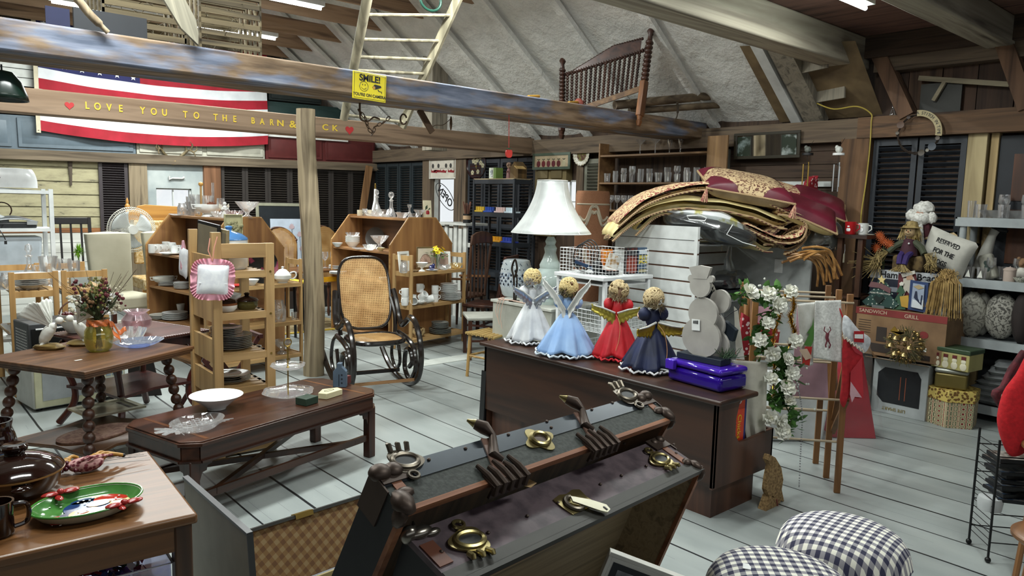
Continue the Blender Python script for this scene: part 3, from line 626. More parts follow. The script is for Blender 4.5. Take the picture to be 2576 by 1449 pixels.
# ================================================================ TABLEWARE LIBRARY
LIB={}
def kind(k):
    if k in LIB: return LIB[k]
    m=M()
    L=lambda pr,n=20,**q: m.lathe(pr,n,**q)
    if k=='tumbler': L([(.0,.004),(.03,0),(.036,.1),(.034,.1),(.028,.012),(0,.012)])
    elif k=='highball': L([(.0,.004),(.028,0),(.033,.15),(.031,.15),(.026,.012),(0,.012)])
    elif k=='wine': L([(0,0),(.032,.001),(.006,.008),(.004,.075),(.02,.09),(.036,.12),(.032,.17),(.03,.17),(.033,.12),(.016,.093),(0,.088)])
    elif k=='martini': L([(0,0),(.04,.001),(.006,.008),(.0045,.1),(.06,.165),(.057,.165),(.0,.108)])
    elif k=='flute': L([(0,0),(.032,.001),(.006,.01),(.005,.05),(.026,.1),(.03,.14),(.026,.19),(.024,.19),(.028,.14),(.0,.06)])
    elif k=='bowl': L([(0,.006),(.035,0),(.04,.008),(.075,.05),(.08,.062),(.075,.062),(.036,.016),(0,.014)],24)
    elif k=='cutbowl':
        def f(u,v): a=2*PI*u; r=(.035+.06*v**.7)*(1+.05*cos(10*a)*v); return (r*cos(a),r*sin(a),.004+.075*v**1.4)
        m.grid(f,60,8,True); L([(0,0),(.036,0),(.036,.006),(0,.006)])
    elif k=='compote': L([(0,0),(.05,.002),(.045,.012),(.014,.03),(.02,.05),(.05,.075),(.085,.12),(.09,.13),(.084,.13),(.045,.082),(0,.066)],24)
    elif k=='decanter': L([(0,0),(.05,0),(.055,.02),(.035,.10),(.015,.15),(.014,.2),(.026,.21),(.014,.215),(.012,.23),(.024,.25),(.018,.28),(0,.29)],20)
    elif k=='balldecanter': L([(0,0),(.055,0),(.05,.03),(.02,.12),(.017,.18),(.03,.19),(.016,.2),(.012,.215),(.03,.235),(.034,.26),(.024,.285),(0,.292)],20)
    elif k=='candlestick': L([(0,0),(.035,.003),(.02,.012),(.012,.03),(.02,.05),(.01,.07),(.01,.1),(.02,.115),(.024,.14),(.014,.14),(0,.125)],16)
    elif k=='pitcher': L([(0,0),(.05,0),(.065,.06),(.045,.14),(.055,.19),(.05,.19),(.04,.14),(.058,.06),(0,.012)]); m.tube([(.05,0,.17),(.1,0,.16),(.105,0,.1),(.06,0,.05)],.006)
    elif k=='vase': L([(0,0),(.035,0),(.03,.01),(.045,.1),(.06,.2),(.057,.2),(.04,.1),(.02,.02),(0,.018)])
    elif k=='jar': L([(0,0),(.045,0),(.05,.01),(.05,.09),(.035,.12),(.035,.14),(.033,.14),(.033,.12),(.046,.09),(0,.008)])
    elif k=='fishbowl': L([(0,0),(.04,0),(.08,.04),(.085,.08),(.055,.12),(.075,.135),(.052,.122),(.08,.08),(.07,.04),(0,.01)])
    elif k=='mug': L([(0,.003),(.036,0),(.04,.008),(.041,.092),(.037,.092),(.036,.012),(0,.01)]); m.tube([(.039,0,.075),(.062,0,.072),(.066,0,.045),(.039,0,.022)],.005)
    elif k=='cup': L([(0,.003),(.02,0),(.022,.008),(.038,.03),(.042,.055),(.039,.055),(.03,.02),(0,.012)]); m.tube([(.038,0,.045),(.058,0,.043),(.055,0,.025),(.033,0,.02)],.0035)
    elif k=='plate': L([(0,.004),(.07,0),(.085,.004),(.13,.016),(.13,.019),(.084,.008),(0,.008)],32)
    elif k=='saucer': L([(0,.003),(.045,0),(.055,.003),(.085,.013),(.085,.016),(.054,.006),(0,.006)],24)
    elif k=='scallop':
        def f(u,v): a=2*PI*u; r=.13*v*(1+.04*abs(cos(4*a))*v); return (r*cos(a),r*sin(a),.003+.018*max(0,v-.6)/.4)
        m.grid(f,48,8,True); L([(0,0),(.07,0),(.07,.003),(0,.003)])
    elif k=='deep': L([(0,.004),(.05,0),(.06,.006),(.115,.04),(.125,.042),(.112,.036),(.058,.01),(0,.008)],28)
    elif k=='tureen': L([(0,0),(.06,0),(.05,.02),(.04,.03),(.09,.06),(.115,.1),(.11,.13),(.105,.13),(.105,.1),(0,.04)],28,sx=1.25,sy=.85); m.tube([(.13,0,.12),(.175,0,.125),(.165,0,.085),(.12,0,.08)],.007); m.tube([(-.13,0,.12),(-.175,0,.125),(-.165,0,.085),(-.12,0,.08)],.007)
    elif k=='ball': m.ball((0,0,.04),.04)
    elif k=='shaker': L([(0,0),(.022,0),(.024,.06),(.018,.08),(.01,.088),(0,.09)])
    elif k=='spool': L([(0,0),(.03,0),(.03,.05),(.026,.056),(0,.056)],14)
    LIB[k]=m; return m
MESHC={}
def put(k,m,lab,cat,loc,sc=1,rz=0,group=None,name=None,rx=0,ry=0):
    key=(k,m.name)
    if key not in MESHC:
        me=kind(k).mesh(k); me.materials.append(m); MESHC[key]=me
    o=bpy.data.objects.new(name or cat.replace(' ','_'),MESHC[key]); COL.objects.link(o); o.location=loc; o.rotation_euler=(rx,ry,rz); o.scale=(sc,)*3 if not isinstance(sc,tuple) else sc
    return tag(o,lab,cat,group)
def pile(k,m,n,dz,lab,cat,loc,sc=1,group=None,jit=.003,rz=0):
    rd=random.Random(hash(lab)%99 if False else n*7+len(lab))
    for i in range(n): put(k,m,lab,cat,(loc[0]+rd.uniform(-jit,jit),loc[1]+rd.uniform(-jit,jit),loc[2]+i*dz),sc,rz,group or lab)
CG=glass('ffffff',.42,rough=.06); CG2=glass('ffffff',.55,rough=.04); PG=glass('fbeff2',.5); 
def online(px,py,x0,sl,y0,y1):
    y=(y0+y1)/2
    for _ in range(12): y=atX(px,py,x0-sl*(y-7)).y
    y=min(max(y,y0),y1); return atY(px,py,y).x,y
def onY(px,y,z):
    off=(y-7.5)*.14
    x,y=online(px,548,2.79+off,.14,7.12,8.05) if px<700 else online(px,548,4.9+off,.03,7.27,8.3)
    return (x,y,z+.001)
# --- top of the left bookcase
T1=1.423; n1='atop the left bookcase'
for k,m,lab,cat,px,y,sc in (
 ('jar',CG,'squat clear glass jar at the left end '+n1,'jar',458,7.95,.9),('candlestick',CG,'short cut glass candlestick '+n1+', in front of the window','candlestick',472,7.3,1),
 ('pitcher',CG,'tall clear glass pitcher '+n1+', left of the wooden ball stand','pitcher',492,7.75,1.15),('highball',CG2,'tall straight clear glass beside the glass pitcher '+n1,'glass',480,8.05,1.3),
 ('vase',CG2,'clear square shouldered vase '+n1+', right of the wooden ball stand','vase',522,8.05,1.05),
 ('tureen',CHINA,'white footed gravy tureen with leaf relief '+n1,'tureen',525,7.25,.95),('compote',CG,'wide clear cut glass compote with a flared rim '+n1,'compote',622,7.35,1.25),
 ('wine',CG2,'stemmed cut glass goblet just behind the white tureen '+n1,'goblet',556,7.6,1.1),('cutbowl',PG,'pink tinted cut glass basket '+n1,'glass basket',590,7.3,.95),
 ('cutbowl',CG,'low cut glass dish between white tureen and angel figurine '+n1,'glass dish',548,7.15,.7),('bowl',mat('7a3038',.4),'dark red bowl behind the pink glass basket '+n1,'bowl',592,7.95,.9),
 ('tumbler',CG,'cut glass tumbler behind the white tureen '+n1,'glass',540,8.0,1.1),('saucer',CG2,'small upright glass dish '+n1+' near the window','glass dish',445,7.6,.9)):
    put(k,m,lab,cat,onY(px,y,T1),sc)
t=thing('paper_towel_holder','golden wooden rod with a ball finial '+n1,'stand',onY(507,7.5,T1))
obj('base',M().cyl(0,0,0,.06,.012),PINE,t); obj('rod',M().cyl(0,0,.012,.011,.30,10),PINE,t); obj('ball',M().ball((0,0,.325),.024),mat('b98a45',.3),t)
t=thing('candlestick','tall clear glass taper candlestick standing behind the white tureen','candlestick',onY(537,7.45,T1)); obj('column',M().cyl(0,0,0,.012,.34,8),CG,t); obj('foot',M().cyl(0,0,0,.04,.01),CG,t)
one('wooden_block','small scalloped brown wooden rack '+n1+' in the tureen','rack',M().prism([(-.04,0),(.04,0),(.045,.03),(.03,.055),(.02,.04),(.01,.06),(0,.042),(-.012,.06),(-.02,.04),(-.035,.05)],-.02,.02),mat('6e3c22',.5),onY(532,7.34,T1+.02+.13-.06+.0))
def cherub(lab,loc,sc,m,m2):
    t=thing('figurine',lab,'figurine',loc,sc=sc)
    obj('body',M().lathe([(0,0),(.03,0),(.032,.01),(.022,.04),(.018,.07),(.02,.09),(.008,.105),(0,.106)]).ball((0,0,.118),.016),m,t)
    obj('arm',M().tube([(-.018,0,.085),(-.03,-.01,.07),(-.012,-.022,.075)],.006).tube([(.018,0,.085),(.03,-.01,.07),(.012,-.022,.075)],.006),m,t)
    obj('wings',M().prism([(0,.08),(.04,.12),(.045,.09),(.01,.05),(-.01,.05),(-.045,.09),(-.04,.12)],.014,.02),m2,t)
cherub('white china angel figurine '+n1+', between tureen and glass basket',onY(566,7.1,T1),1.15,CHINA,mat('d9d2c2',.3))
# --- top of the right bookcase
T2=1.423; n2='atop the right bookcase'
for k,m,lab,cat,px,y,sc in (
 ('mug',mat('dcd5bd',.3),'cream handled salt shaker, left one of the two '+n2,'shaker',905,7.5,.8),('mug',mat('dcd5bd',.3),'cream handled pepper shaker, right one of the two '+n2,'shaker',930,7.9,.8),
 ('decanter',CG,'tall clear decanter with a pointed stopper '+n2,'decanter',948,7.6,1.15),('balldecanter',CG,'clear decanter with a round ball stopper '+n2,'decanter',984,7.5,1.05),
 ('candlestick',CG,'cut glass candlestick at the right end '+n2,'candlestick',1030,7.6,1.15),('tumbler',CG,'small clear shot glass right of the ball decanter '+n2,'glass',1003,7.4,.7),
 ('cutbowl',CG,'cut glass bowl beneath the tall decanter '+n2,'bowl',932,7.3,1),('cutbowl',CG2,'wider cut glass bowl in the middle of the row '+n2,'bowl',966,7.25,1.15),
 ('bowl',CG2,'smooth clear glass bowl right of the middle '+n2,'bowl',1012,7.25,1.05),('cutbowl',CG,'low cut glass dish left of centre '+n2,'bowl',950,7.2,.8),('compote',CG2,'small footed glass dish at the far right '+n2,'compote',1055,7.35,.8),
 ('cutbowl',CG2,'little scalloped glass dish near the right end '+n2,'bowl',1040,7.3,.75),('tumbler',CG,'short tumbler standing at the left among the bowls '+n2,'glass',918,7.2,.9)):
    put(k,m,lab,cat,onY(px,y,T2),sc)
t=thing('oil_lamp','white ceramic bottle lamp with brass neck standing tall '+n2,'lamp',onY(944,8.1,T2)); obj('base',M().lathe([(0,0),(.05,0),(.045,.08),(.02,.2),(.015,.34),(0,.34)]),CHINA,t); obj('neck',M().cyl(0,0,.34,.012,.05,10).ball((0,0,.4),.01),BRASS,t)
t=thing('framed_tile','cream tile painted with a red apple leaning at the right end '+n2,'tile',onY(1076,7.6,T2),R(-12),rx=R(-8))
obj('tile',M().c(0,0,0,.105,.012,.215),mat('d9d0b0',.35),t,bev=.004); obj('painted_apple',M().lathe([(0,0),(.02,.0),(.025,.02),(.018,.045),(0,.04)],14,(0,-.004,.05),sy=.3),mat('9b1c24',.4),t); obj('painted_leaf',M().prism([(-.03,.1),(0,.12),(.0,.16),(-.025,.14)],-.009,-.006).prism([(.0,.1),(.03,.13),(.035,.11)],-.009,-.006),mat('34452c',.5),t)
# --- left bookcase shelves (open to the left)
def onS(px,py,x,z):
    x,y=online(px,py,x,.14,7.15,8.08) if px<700 else online(px,py,x,.03,7.3,8.32)
    return (x,y,z+.001)
g='patterned cups on the upper shelf of the left bookcase'
for i,(px,dz) in enumerate(((383,0),(396,0),(412,0),(425,0),(440,0),(418,.06),(432,.06),(448,0))):
    put('mug' if dz==0 else 'cup',CHINA,'white leaf patterned cup stacked on the left bookcase upper shelf','cup',onS(px,620,2.5+.04*(i%2),1.04+dz),.95,R(-60),g)
put('saucer',CHINA,'white sauce dish at the shelf edge beside the patterned cups','dish',onS(430,634,2.44,1.04),1.3)
pile('saucer',CHINA,6,.008,'white saucer in the low stack behind the patterned cups','saucer',(2.66,7.75,1.041),1.2)
put('tureen',mat('d8d8d0',.3),'white handled serving dish on the middle shelf of the left bookcase','serving dish',onS(412,698,2.5,.70),.75)
pile('plate',CHINA,5,.009,'white plate in the stack under the oval dish on the middle shelf','plate',onS(425,700,2.53,.70),.8)
pile('saucer',CHINA,7,.009,'white saucer in the stack at the near end of the middle shelf','saucer',onS(457,712,2.5,.70),.9)
pile('plate',mat('cfcfc6',.3),4,.01,'cream plate in the left pile on the lower shelf of the left bookcase','plate',onS(404,790,2.52,.36),.85)
pile('plate',CHINA,7,.01,'white plate in the right pile on the lower shelf of the left bookcase','plate',onS(440,806,2.52,.36),.95)
put('vase',CHINA,'narrow white vase standing among plates on the lower shelf of the left bookcase','vase',onS(455,790,2.64,.36),.7)
# crystal pieces stored inside (far part)
# --- right bookcase shelves
pile('bowl',CHINA,4,.022,'white bowl in the stack on the upper shelf of the right bookcase','bowl',onS(887,610,4.62,1.04),1.15)
put('cutbowl',CG2,'clear bowl sitting in the stack of white bowls','bowl',(onS(887,610,4.62,1.04)[0],onS(887,610,4.62,1.04)[1],1.15),.9)
put('bowl',mat('cdd6d8',.3),'small grey white dish at the far left of the right bookcase','bowl',onS(849,604,4.58,1.04),.8)
one('platter','dark oval platter propped upright in the right bookcase','platter',M().lathe([(0,0),(.1,0),(.13,.012),(.13,.016),(.098,.006),(0,.006)],28),mat('2a241f',.35),(4.78,8.0,1.165)).rotation_euler=(R(80),0,R(-60))
put('compote',CG,'tall clear glass footed bowl inside the right bookcase','compote',onS(955,610,4.72,1.04),1.25)
put('cup',CHINA,'small white creamer on the upper shelf of the right bookcase','creamer',onS(934,614,4.56,1.04),1.1)
put('cutbowl',CG,'cut glass dish at the near edge of the upper shelf, right bookcase','dish',onS(930,622,4.5,1.04),.85)
put('bowl',mat('c8b98a',.4),'cream floral dish in the right bookcase near the end panel','dish',onS(958,624,4.56,1.04),.6)
put('scallop',CG,'flat pressed glass plate on the upper shelf of the right bookcase','plate',onS(905,618,4.5,1.04),.7)
for i,px in enumerate((903,926)): put('cup',mat('d9d4c4',.3),'%s floral teacup on the middle shelf of the right bookcase'%('left' if i==0 else 'right'),'teacup',onS(px,665,4.72,.70),1.25)
pile('plate',CHINA,3,.01,'white plate in the pile at the left of the middle shelf, right bookcase','plate',onS(850,678,4.56,.70),.8)
pile('plate',CHINA,3,.01,'white plate in the pile on the low shelf behind the rocking chair','plate',onS(972,690,4.6,.70),.7)
# --- pictures standing on things
def frame(lab,loc,w,h,rz,rx,col,matc,art=None,fw=.02,name='picture_frame',cat='picture',dp=.016):
    t=thing(name,lab,cat,loc,rz,rx=rx)
    f=M().b(-w/2,w/2,-dp,0,0,fw).b(-w/2,w/2,-dp,0,h-fw,h).b(-w/2,-w/2+fw,-dp,0,fw,h-fw).b(w/2-fw,w/2,-dp,0,fw,h-fw)
    obj('frame',f,mat(col,.4),t,bev=.002); obj('picture',M().b(-w/2+fw,w/2-fw,-dp*.5,-.001,fw,h-fw),matc if not isinstance(matc,str) else mat(matc,.7),t)
    if art: art(t)
    return t
def shell_art(t):
    p=[(.0,.05)]+[(.075*cos(a)*(1+.05*cos(14*a)),.065+.095*sin(a)) for a in [k*PI/24 for k in range(25)]]
    obj('shell_drawing',M().prism(p,-.0105,-.009),mat('c9a996',.7),t); obj('outline',M().tube([(a,-.011,b) for a,b in p],.0022,4,True),mat('6d4f47',.7),t)
    r=M()
    for k in range(1,9): a=k*PI/9; r.tube([(0,-.011,.055),(.068*cos(a),-.011,.065+.085*sin(a))],.0011,4)
    obj('ribs',r,mat('8a6a60',.7),t)
p=atY(1076,628,6.93); frame('framed drawing of a pink scallop shell, leaning on the bookcase end',(p.x,6.98,.872),.245,.245,0,R(0),'6f5b3c','d9cdb8',shell_art,.014)
# --- carts contents
def onC(px,z,y): q=atY(px,600,y); return (q.x,y,z+.001)
c2n='on the pale folding shelf'
frame('white framed small print at the left end of the shelf with yellow flowers',onC(1018,.86,6.84),.17,.22,R(15),R(-8),'dfe0da','c9b8a0',None,.03)
frame('white framed small print behind the amber bowl on the folding shelf',onC(1118,.86,6.90),.16,.20,R(-20),R(-12),'dfe0da','a58c7c',None,.028)
put('jar',CG,'round clear glass candle jar at the left end '+c2n,'jar',onC(1016,.86,6.72),.85)
put('compote',CHINA,'small white footed dish '+c2n+', left of the blue glass bird','dish',onC(1062,.86,6.78),.75)
put('cutbowl',CG,'clear scalloped votive dish right of the blue glass bird','dish',onC(1118,.86,6.8),.75)
put('cutbowl',glass('f3dfae',.5),'amber ruffled glass bowl '+c2n,'bowl',onC(1147,.86,6.86),.85)
put('saucer',CHINA,'small plate under the blue glass bird','plate',onC(1087,.86,6.78),.8)
one('glass_bird','cobalt blue blown glass bird figure '+c2n,'figurine',M().ball((0,0,.03),(.045,.03,.03)).ball((.035,0,.055),.018),glass('2a4fd0',.3),onC(1087,.866,6.78),R(20))
one('driftwood','small piece of driftwood '+c2n+' beside the frame','driftwood',M().ball((0,0,.012),(.06,.025,.012),wob=.3),mat('6d5638',.8),onC(1046,.86,6.75),R(20))
def bouquet(lab,loc,vm,vk,vs,col,n,r,leafc='3d6a24',seed=1,hh=.2,cat='flowers',cc='c98e1a',fr=.035):
    t=thing('flower_vase',lab,cat,loc); rd=random.Random(seed)
    me=kind(vk).mesh('vase'); obj('vase',me,vm,t).scale=(vs,vs,vs)
    lf=M(); st=M(); pt=M(); ce=M()
    for i in range(n):
        a=rd.uniform(0,2*PI); q=r*math.sqrt(rd.random()); x,y,z=q*cos(a),q*sin(a),hh+rd.uniform(-.02,.04)+(r-q)*.35
        st.tube([(0,0,.02),(x*.4,y*.4,hh*.7),(x,y,z)],.002,4)
        d=Vector((x,y,.06)).normalized()
        for k in range(9):
            b_=2*PI*k/9; u=d.cross(Vector((0,0,1.01))).normalized(); w=d.cross(u); e=u*cos(b_)+w*sin(b_); s_=d.cross(e)
            c=Vector((x,y,z)); pt._a([c,c+e*fr*.6+s_*fr*.25+d*.006,c+e*fr+d*.004,c+e*fr*.6-s_*fr*.25+d*.006],[(0,1,2,3)])
        ce.ball((x+d.x*.006,y+d.y*.006,z+d.z*.006),fr*.25,6,4)
    for i in range(n*3):
        a=rd.uniform(0,2*PI); q=r*rd.uniform(.4,1.1); c=Vector((q*cos(a),q*sin(a),hh-.03+rd.uniform(-.03,.04))); e=Vector((cos(a),sin(a),rd.uniform(-.4,.4))); s_=Vector((-sin(a),cos(a),rd.uniform(-.3,.3)))
        lf._a([c,c+e*.025+s_*.012,c+e*.05,c+e*.025-s_*.012],[(0,1,2,3)])
    obj('leaves',lf,mat(leafc,.6),t); obj('stems',st,mat('4d6a2c',.6),t); obj('petals',pt,mat(col,.6),t); obj('flower_centres',ce,mat(cc,.7),t); return t
bouquet('yellow artificial daisies in a clear vase on the pale folding shelf',onC(1100,.86,6.84),GL,'vase',.75,'e2cf1e',13,.085,seed=4,hh=.2)
g='white mugs on the middle shelf of the pale folding shelf'
for i,(px,dz,y,rx,rz) in enumerate(((1020,0,6.76,0,200),(1020,.094,6.76,0,170),(1096,0,6.82,0,-10),(1096,.094,6.82,0,-10),(1070,0,6.88,0,40),(1058,.03,6.74,55,20),(1045,.0,6.72,80,-40),(1072,.0,6.76,75,60),(1040,0,6.87,0,100),(1058,.12,6.84,0,10))):
    lab='white mug stacked or tipped in the jumble midway on the pale folding shelf'
    put('mug',CHINA,lab,'mug',onC(px,.50+dz+(.04 if rx else 0),y),1.0,R(rz),g,rx=R(rx))
pile('plate',CHINA,8,.011,'white dinner plate in the wide stack beside the mugs','plate',onC(1136,.50,6.86),.92)
q_=onC(1131,.50,6.86); pile('saucer',CHINA,9,.0105,'white side plate in the narrow stack on top of the dinner plates','plate',(q_[0],q_[1],q_[2]+.09),1.2)
put('deep',CHINA,'white shallow bowl holding tipped mugs on the pale folding shelf','bowl',onC(1050,.494,6.78),.9)
one('pottery_bowl','tan painted pottery bowl on the bottom shelf of the pale folding shelf','bowl',M().lathe([(0,0),(.06,0),(.09,.05),(.085,.09),(.07,.1),(.065,.1),(.08,.08),(.06,.01),(0,.01)],24),cloth('6c5233','b59d70',16,.6,(.42,.55),'m'),onC(1052,.13,6.8))
pile('plate',mat('7d8079',.3),5,.011,'grey rimmed plate in the stack on the bottom shelf of the pale folding shelf','plate',onC(1110,.13,6.84),.98)
q_=onC(1110,.13,6.84); pile('saucer',mat('8a8d88',.3),6,.011,'small grey plate on top of the stack on the bottom shelf','plate',(q_[0],q_[1],q_[2]+.058),1.15)
# cart behind tower
def teapot(lab,loc,rz,m,sc=1):
    t=thing('teapot',lab,'teapot',loc,rz,sc=sc)
    obj('body',M().lathe([(0,0),(.045,0),(.04,.008),(.075,.04),(.078,.07),(.05,.105),(.035,.112)],24),m,t)
    obj('lid',M().lathe([(.045,.108),(.035,.12),(.012,.128),(.008,.134),(.014,.145),(0,.152)],20),m,t)
    obj('spout',M().tube([(.065,0,.045),(.1,0,.065),(.115,0,.1)],[.018,.013,.009],8),m,t)
    obj('handle',M().tube(cr([(-.065,0,.09),(-.105,0,.1),(-.12,0,.07),(-.1,0,.04),(-.07,0,.035)]),.007,7),m,t)
teapot('white china teapot on the wooden folding shelf left of the log post',onC(710,.82,6.78),R(150),CHINA,1.05)
def floral(k='f'): return cloth('0f0d0e','7c2a3e',9,.25,(.58,.66),'n')
o=one('tray','round black floral toleware tray standing behind the teapot','tray',M().lathe([(0,0),(.13,0),(.17,.018),(.17,.022),(.128,.005),(0,.005)],36),floral(),onC(655,.985,6.86)); o.rotation_euler=(R(82),0,R(5))
put('jar',CG2,'large clear glass jug on the middle shelf left of the log post','jug',onC(698,.45,6.78),1.45)
put('tumbler',CG2,'small clear glass beside the glass jug, left of the log post','glass',onC(738,.45,6.78),.75)
put('mug',CHINA,'white mug with a red mark on the bottom shelf behind the tall pine shelf','mug',onC(640,.13,6.76),1.2,R(60))
put('compote',CG,'glass footed bowl with brass lid piece on the bottom shelf behind the tall pine shelf','bowl',onC(706,.13,6.78),1.0)
put('bowl',CHINA,'white bowl on the folding shelf, just left of the teapot','bowl',onC(630,.82,6.72),.9)
put('saucer',mat('b0261f',.4),'red and yellow dish between the tall pine shelf slats','dish',onC(590,.82,6.7),1.0)
# --- tower contents
tz=1.17
t=thing('lidded_crock','white stoneware crock with a shiny blue lid on the tall pine shelf','crock',(1.80,4.83,tz+.001))
obj('crock',M().lathe([(0,0),(.10,0),(.115,.02),(.115,.188),(.1,.193),(0,.193)],28),CHINA,t)
obj('lid',M().lathe([(.118,.19),(.115,.202),(.08,.228),(.03,.242),(.02,.247),(.018,.257),(.024,.270),(.016,.278),(0,.28)],28),mat('4a78ac',.12),t)
def relief(t):
    rd=random.Random(3); m=M()
    for i in range(26): a=rd.uniform(0,2*PI); q=rd.random()*.05; m.ball((.01+q*cos(a),-.02,.085+q*sin(a)),(.014,.008,.014),7,5)
    m.tube([(0,-.017,.06),(-.02,-.017,.02),(.01,-.017,.01)],.004,5); obj('flower_relief',m,mat('8a8662',.7),t)
p=atY(640,612,4.95); frame('square plaque with a flower bouquet in olive relief, behind the tall pine shelf rail',(1.915,5.06,1.352),.125,.165,0,R(0),'a29c76','a8a27c',relief,.008,'relief_plaque','plaque')
cas=mat('20110c',.12); cas2=mat('9b9a8c',.25)
for i,(px,y,c) in enumerate(((567,4.72,'7a4a28'),(620,4.74,'4a4520'))):
    q=atY(px,700,y); t=thing('casserole','%s brown glazed lidded casserole on the second shelf of the tall pine shelf'%('left' if i==0 else 'right'),'casserole',(q.x,y,.912),R(30*i))
    obj('pot',M().lathe([(0,0),(.05,0),(.068,.02),(.07,.04),(0,.04)],24),CHINA if i==0 else mat('57532c',.2),t); obj('band',M().lathe([(.07,.04),(.07,.056),(0,.056)],24),mat(c,.2),t); obj('lid',M().lathe([(.074,.056),(.06,.072),(.02,.083),(.012,.09),(.02,.1),(.01,.108),(0,.108)],24),cas,t)
put('cutbowl',CHINA,'white scalloped bowl behind the brown casseroles on the tall pine shelf','bowl',(1.82,4.95,.912),1.0)
PEW=mat('8f918c',.25,.4)
pile('plate',PEW,8,.011,'dark rimmed dinner plate in the big stack on the tall pine shelf','plate',(1.79,4.80,.651),(1,1,1))
pile('saucer',PEW,5,.011,'smaller plate on top of the big plate stack on the tall pine shelf','plate',(1.75,4.77,.74),1.15)
pile('scallop',mat('c9c7b8',.25),4,.012,'scalloped edge plate in the low stack at coffee table height on the tall pine shelf','plate',(1.78,4.80,.431),.95)
put('saucer',mat('b8b9b0',.25),'small saucer with an orange tag on top of the scalloped plates','saucer',(1.74,4.76,.482),1.1)
# pink ruffled pillow hung on the post
def ruffle_pillow(lab,loc,rx,ry,rz,s,c1='d9dbe0',c2='d99aa9'):
    t=thing('hanging_pillow',lab,'pillow',loc,rz,rx=rx,ry=ry)
    obj('cushion',M().pillow((0,0,0),s*.74,s*.74,s*.22,14),cloth(c1,'e6e8ea',30,.95,bm=.2),t)
    def rf(u,v):
        a=2*PI*u; k=.36*s+v*.15*s; e=lambda c:math.copysign(abs(c)**.55,c)
        return (e(cos(a))*k*1.0,e(sin(a))*k,(.02*s+.05*s*v)*sin(a*34)*v)
    obj('ruffle',M().grid(rf,272,4,True),mat(c2,.9),t)
    obj('ribbon',M().tube([(-.03*s,.45*s,0),(.0,.8*s,.0),(.06*s,1.05*s,-.01)],.0035,5).tube([(-.03*s,.45*s,0),(-.14*s,.7*s,0),(-.1*s,1.0*s,-.02)],.0035,5),mat('c98a76',.8),t)
    obj('band',M().b(-.33*s,.33*s,-.10*s,-.085*s,.07*s,.09*s),cloth(c1,'e6e8ea',30,.95),t)
    return t
p=atY(531,702,4.53); ruffle_pillow('white square pillow with a pink ruffle hanging from the tall pine shelf',(p.x,4.50,p.z),R(88),R(4),R(-12),.245)
p=atX(462,660,1.57); t=thing('hanging_pillow','pink edged pillow seen edge on, hanging at the left side of the tall pine shelf','pillow',p); 
obj('cushion',M().pillow((0,0,0),.2,.15,.03,10),cloth('d9dbe0','e6e8ea',30,.95),t).rotation_euler=(R(90),R(80),R(90)); obj('ruffle',M().tube([(0,0,.14),(.01,.02,.05),(0,.0,-.03),(.01,.02,-.09)],[.008,.02,.022,.012],7),mat('d3a0ac',.9),t)
# dark frames slotted in the tower
for i,(dx,dy) in enumerate(((0,0),(.035,-.05))):
    t=thing('picture_frame','%s picture frame stood on edge between the tall pine shelf posts'%('black' if i==0 else 'thin gold backed'),'picture frame',(1.675+dx,4.86+dy,1.171),R(97),ry=R(-5))
    obj('frame',M().b(-.14,.14,-.009,.009,0,.30-.03*i),mat('141414' if i==0 else '8d8061',.4),t,bev=.002); obj('backing',M().b(-.125,.125,.009,.012,.012,.28-.03*i),mat('6f6652',.8),t)
# ================================================================ LEFT SIDE
# white metal shelf unit with roaster, basket and grill
def unit(name,lab,x,y,w,d,h,lv,m,px=.035,rz=0,th=.03,shm=None,lips=True):
    t=thing(name,lab,'shelving unit',(x,y,0),rz)
    for a in (0,w-px):
        for b in (0,d-px): obj('post',M().b(a,a+px,b,b+px,0,h),m,t)
    for z in lv: obj('shelf',M().b(.002,w-.002,.002,d-.002,z-th,z),shm or m,t)
    return t
WM=mat('d5d9d9',.4)
unit('metal_shelf','white metal shelf unit at the left edge with a roaster on top',.55,8.0,.82,.40,1.66,(1.645,1.30,.80,.3),WM)
t=thing('roaster_oven','white electric roaster oven lying upside down on top of the white metal shelf','roaster',(.94,8.2,1.646))
obj('body',M().grid(lambda u,v:((.33-.05*v**3-.0)*math.copysign(abs(cos(2*PI*u))**.35,cos(2*PI*u))*(1 if v<.92 else 1-(v-.92)*4),(.17-.03*v**3)*math.copysign(abs(sin(2*PI*u))**.35,sin(2*PI*u))*(1 if v<.92 else 1-(v-.92)*4),.02+.17*min(1,v/.92)+(.005 if v>.92 else 0)),40,12,True),mat('e3e6e6',.2),t)
obj('rim',M().grid(lambda u,v:((.35)*math.copysign(abs(cos(2*PI*u))**.35,cos(2*PI*u))*v,.185*math.copysign(abs(sin(2*PI*u))**.35,sin(2*PI*u))*v,.02-.02*v),40,3,True),mat('dfe2e2',.2),t)
obj('badge',M().c(.0,-.166,.1,.07,.006,.012),mat('555555',.4),t)
t=thing('electric_grill','silver and black electric grill with sloping lid on the white shelf','grill',(1.08,8.18,1.301))
obj('base',M().b(-.16,.16,-.12,.12,.0,.05),mat('1b1d1f',.4),t,bev=.01)
obj('lid',M().grid(lambda u,v:(-.17+.34*u,-.12+.24*v,.055+.05*sin(PI*min(1,u*.9+.1))*(.5+.5*sin(PI*v))),14,8),mat('8c9092',.3,.6),t,solid=.01)
obj('latch',M().c(.12,-.13,.03,.08,.02,.035),mat('9a9d9e',.4,.3),t)
obj('cord',M().tube(cr([(-.1,-.12,.03),(-.14,-.19,.0),(-.12,-.22,-.05),(-.1,-.21,-.10)]),.004,6).c(-.1,-.21,-.14,.02,.014,.03),BLK,t)
t=thing('basket','brown leather strap basket with a round handle on the left of the white shelf','basket',(.83,8.22,1.301+.0))
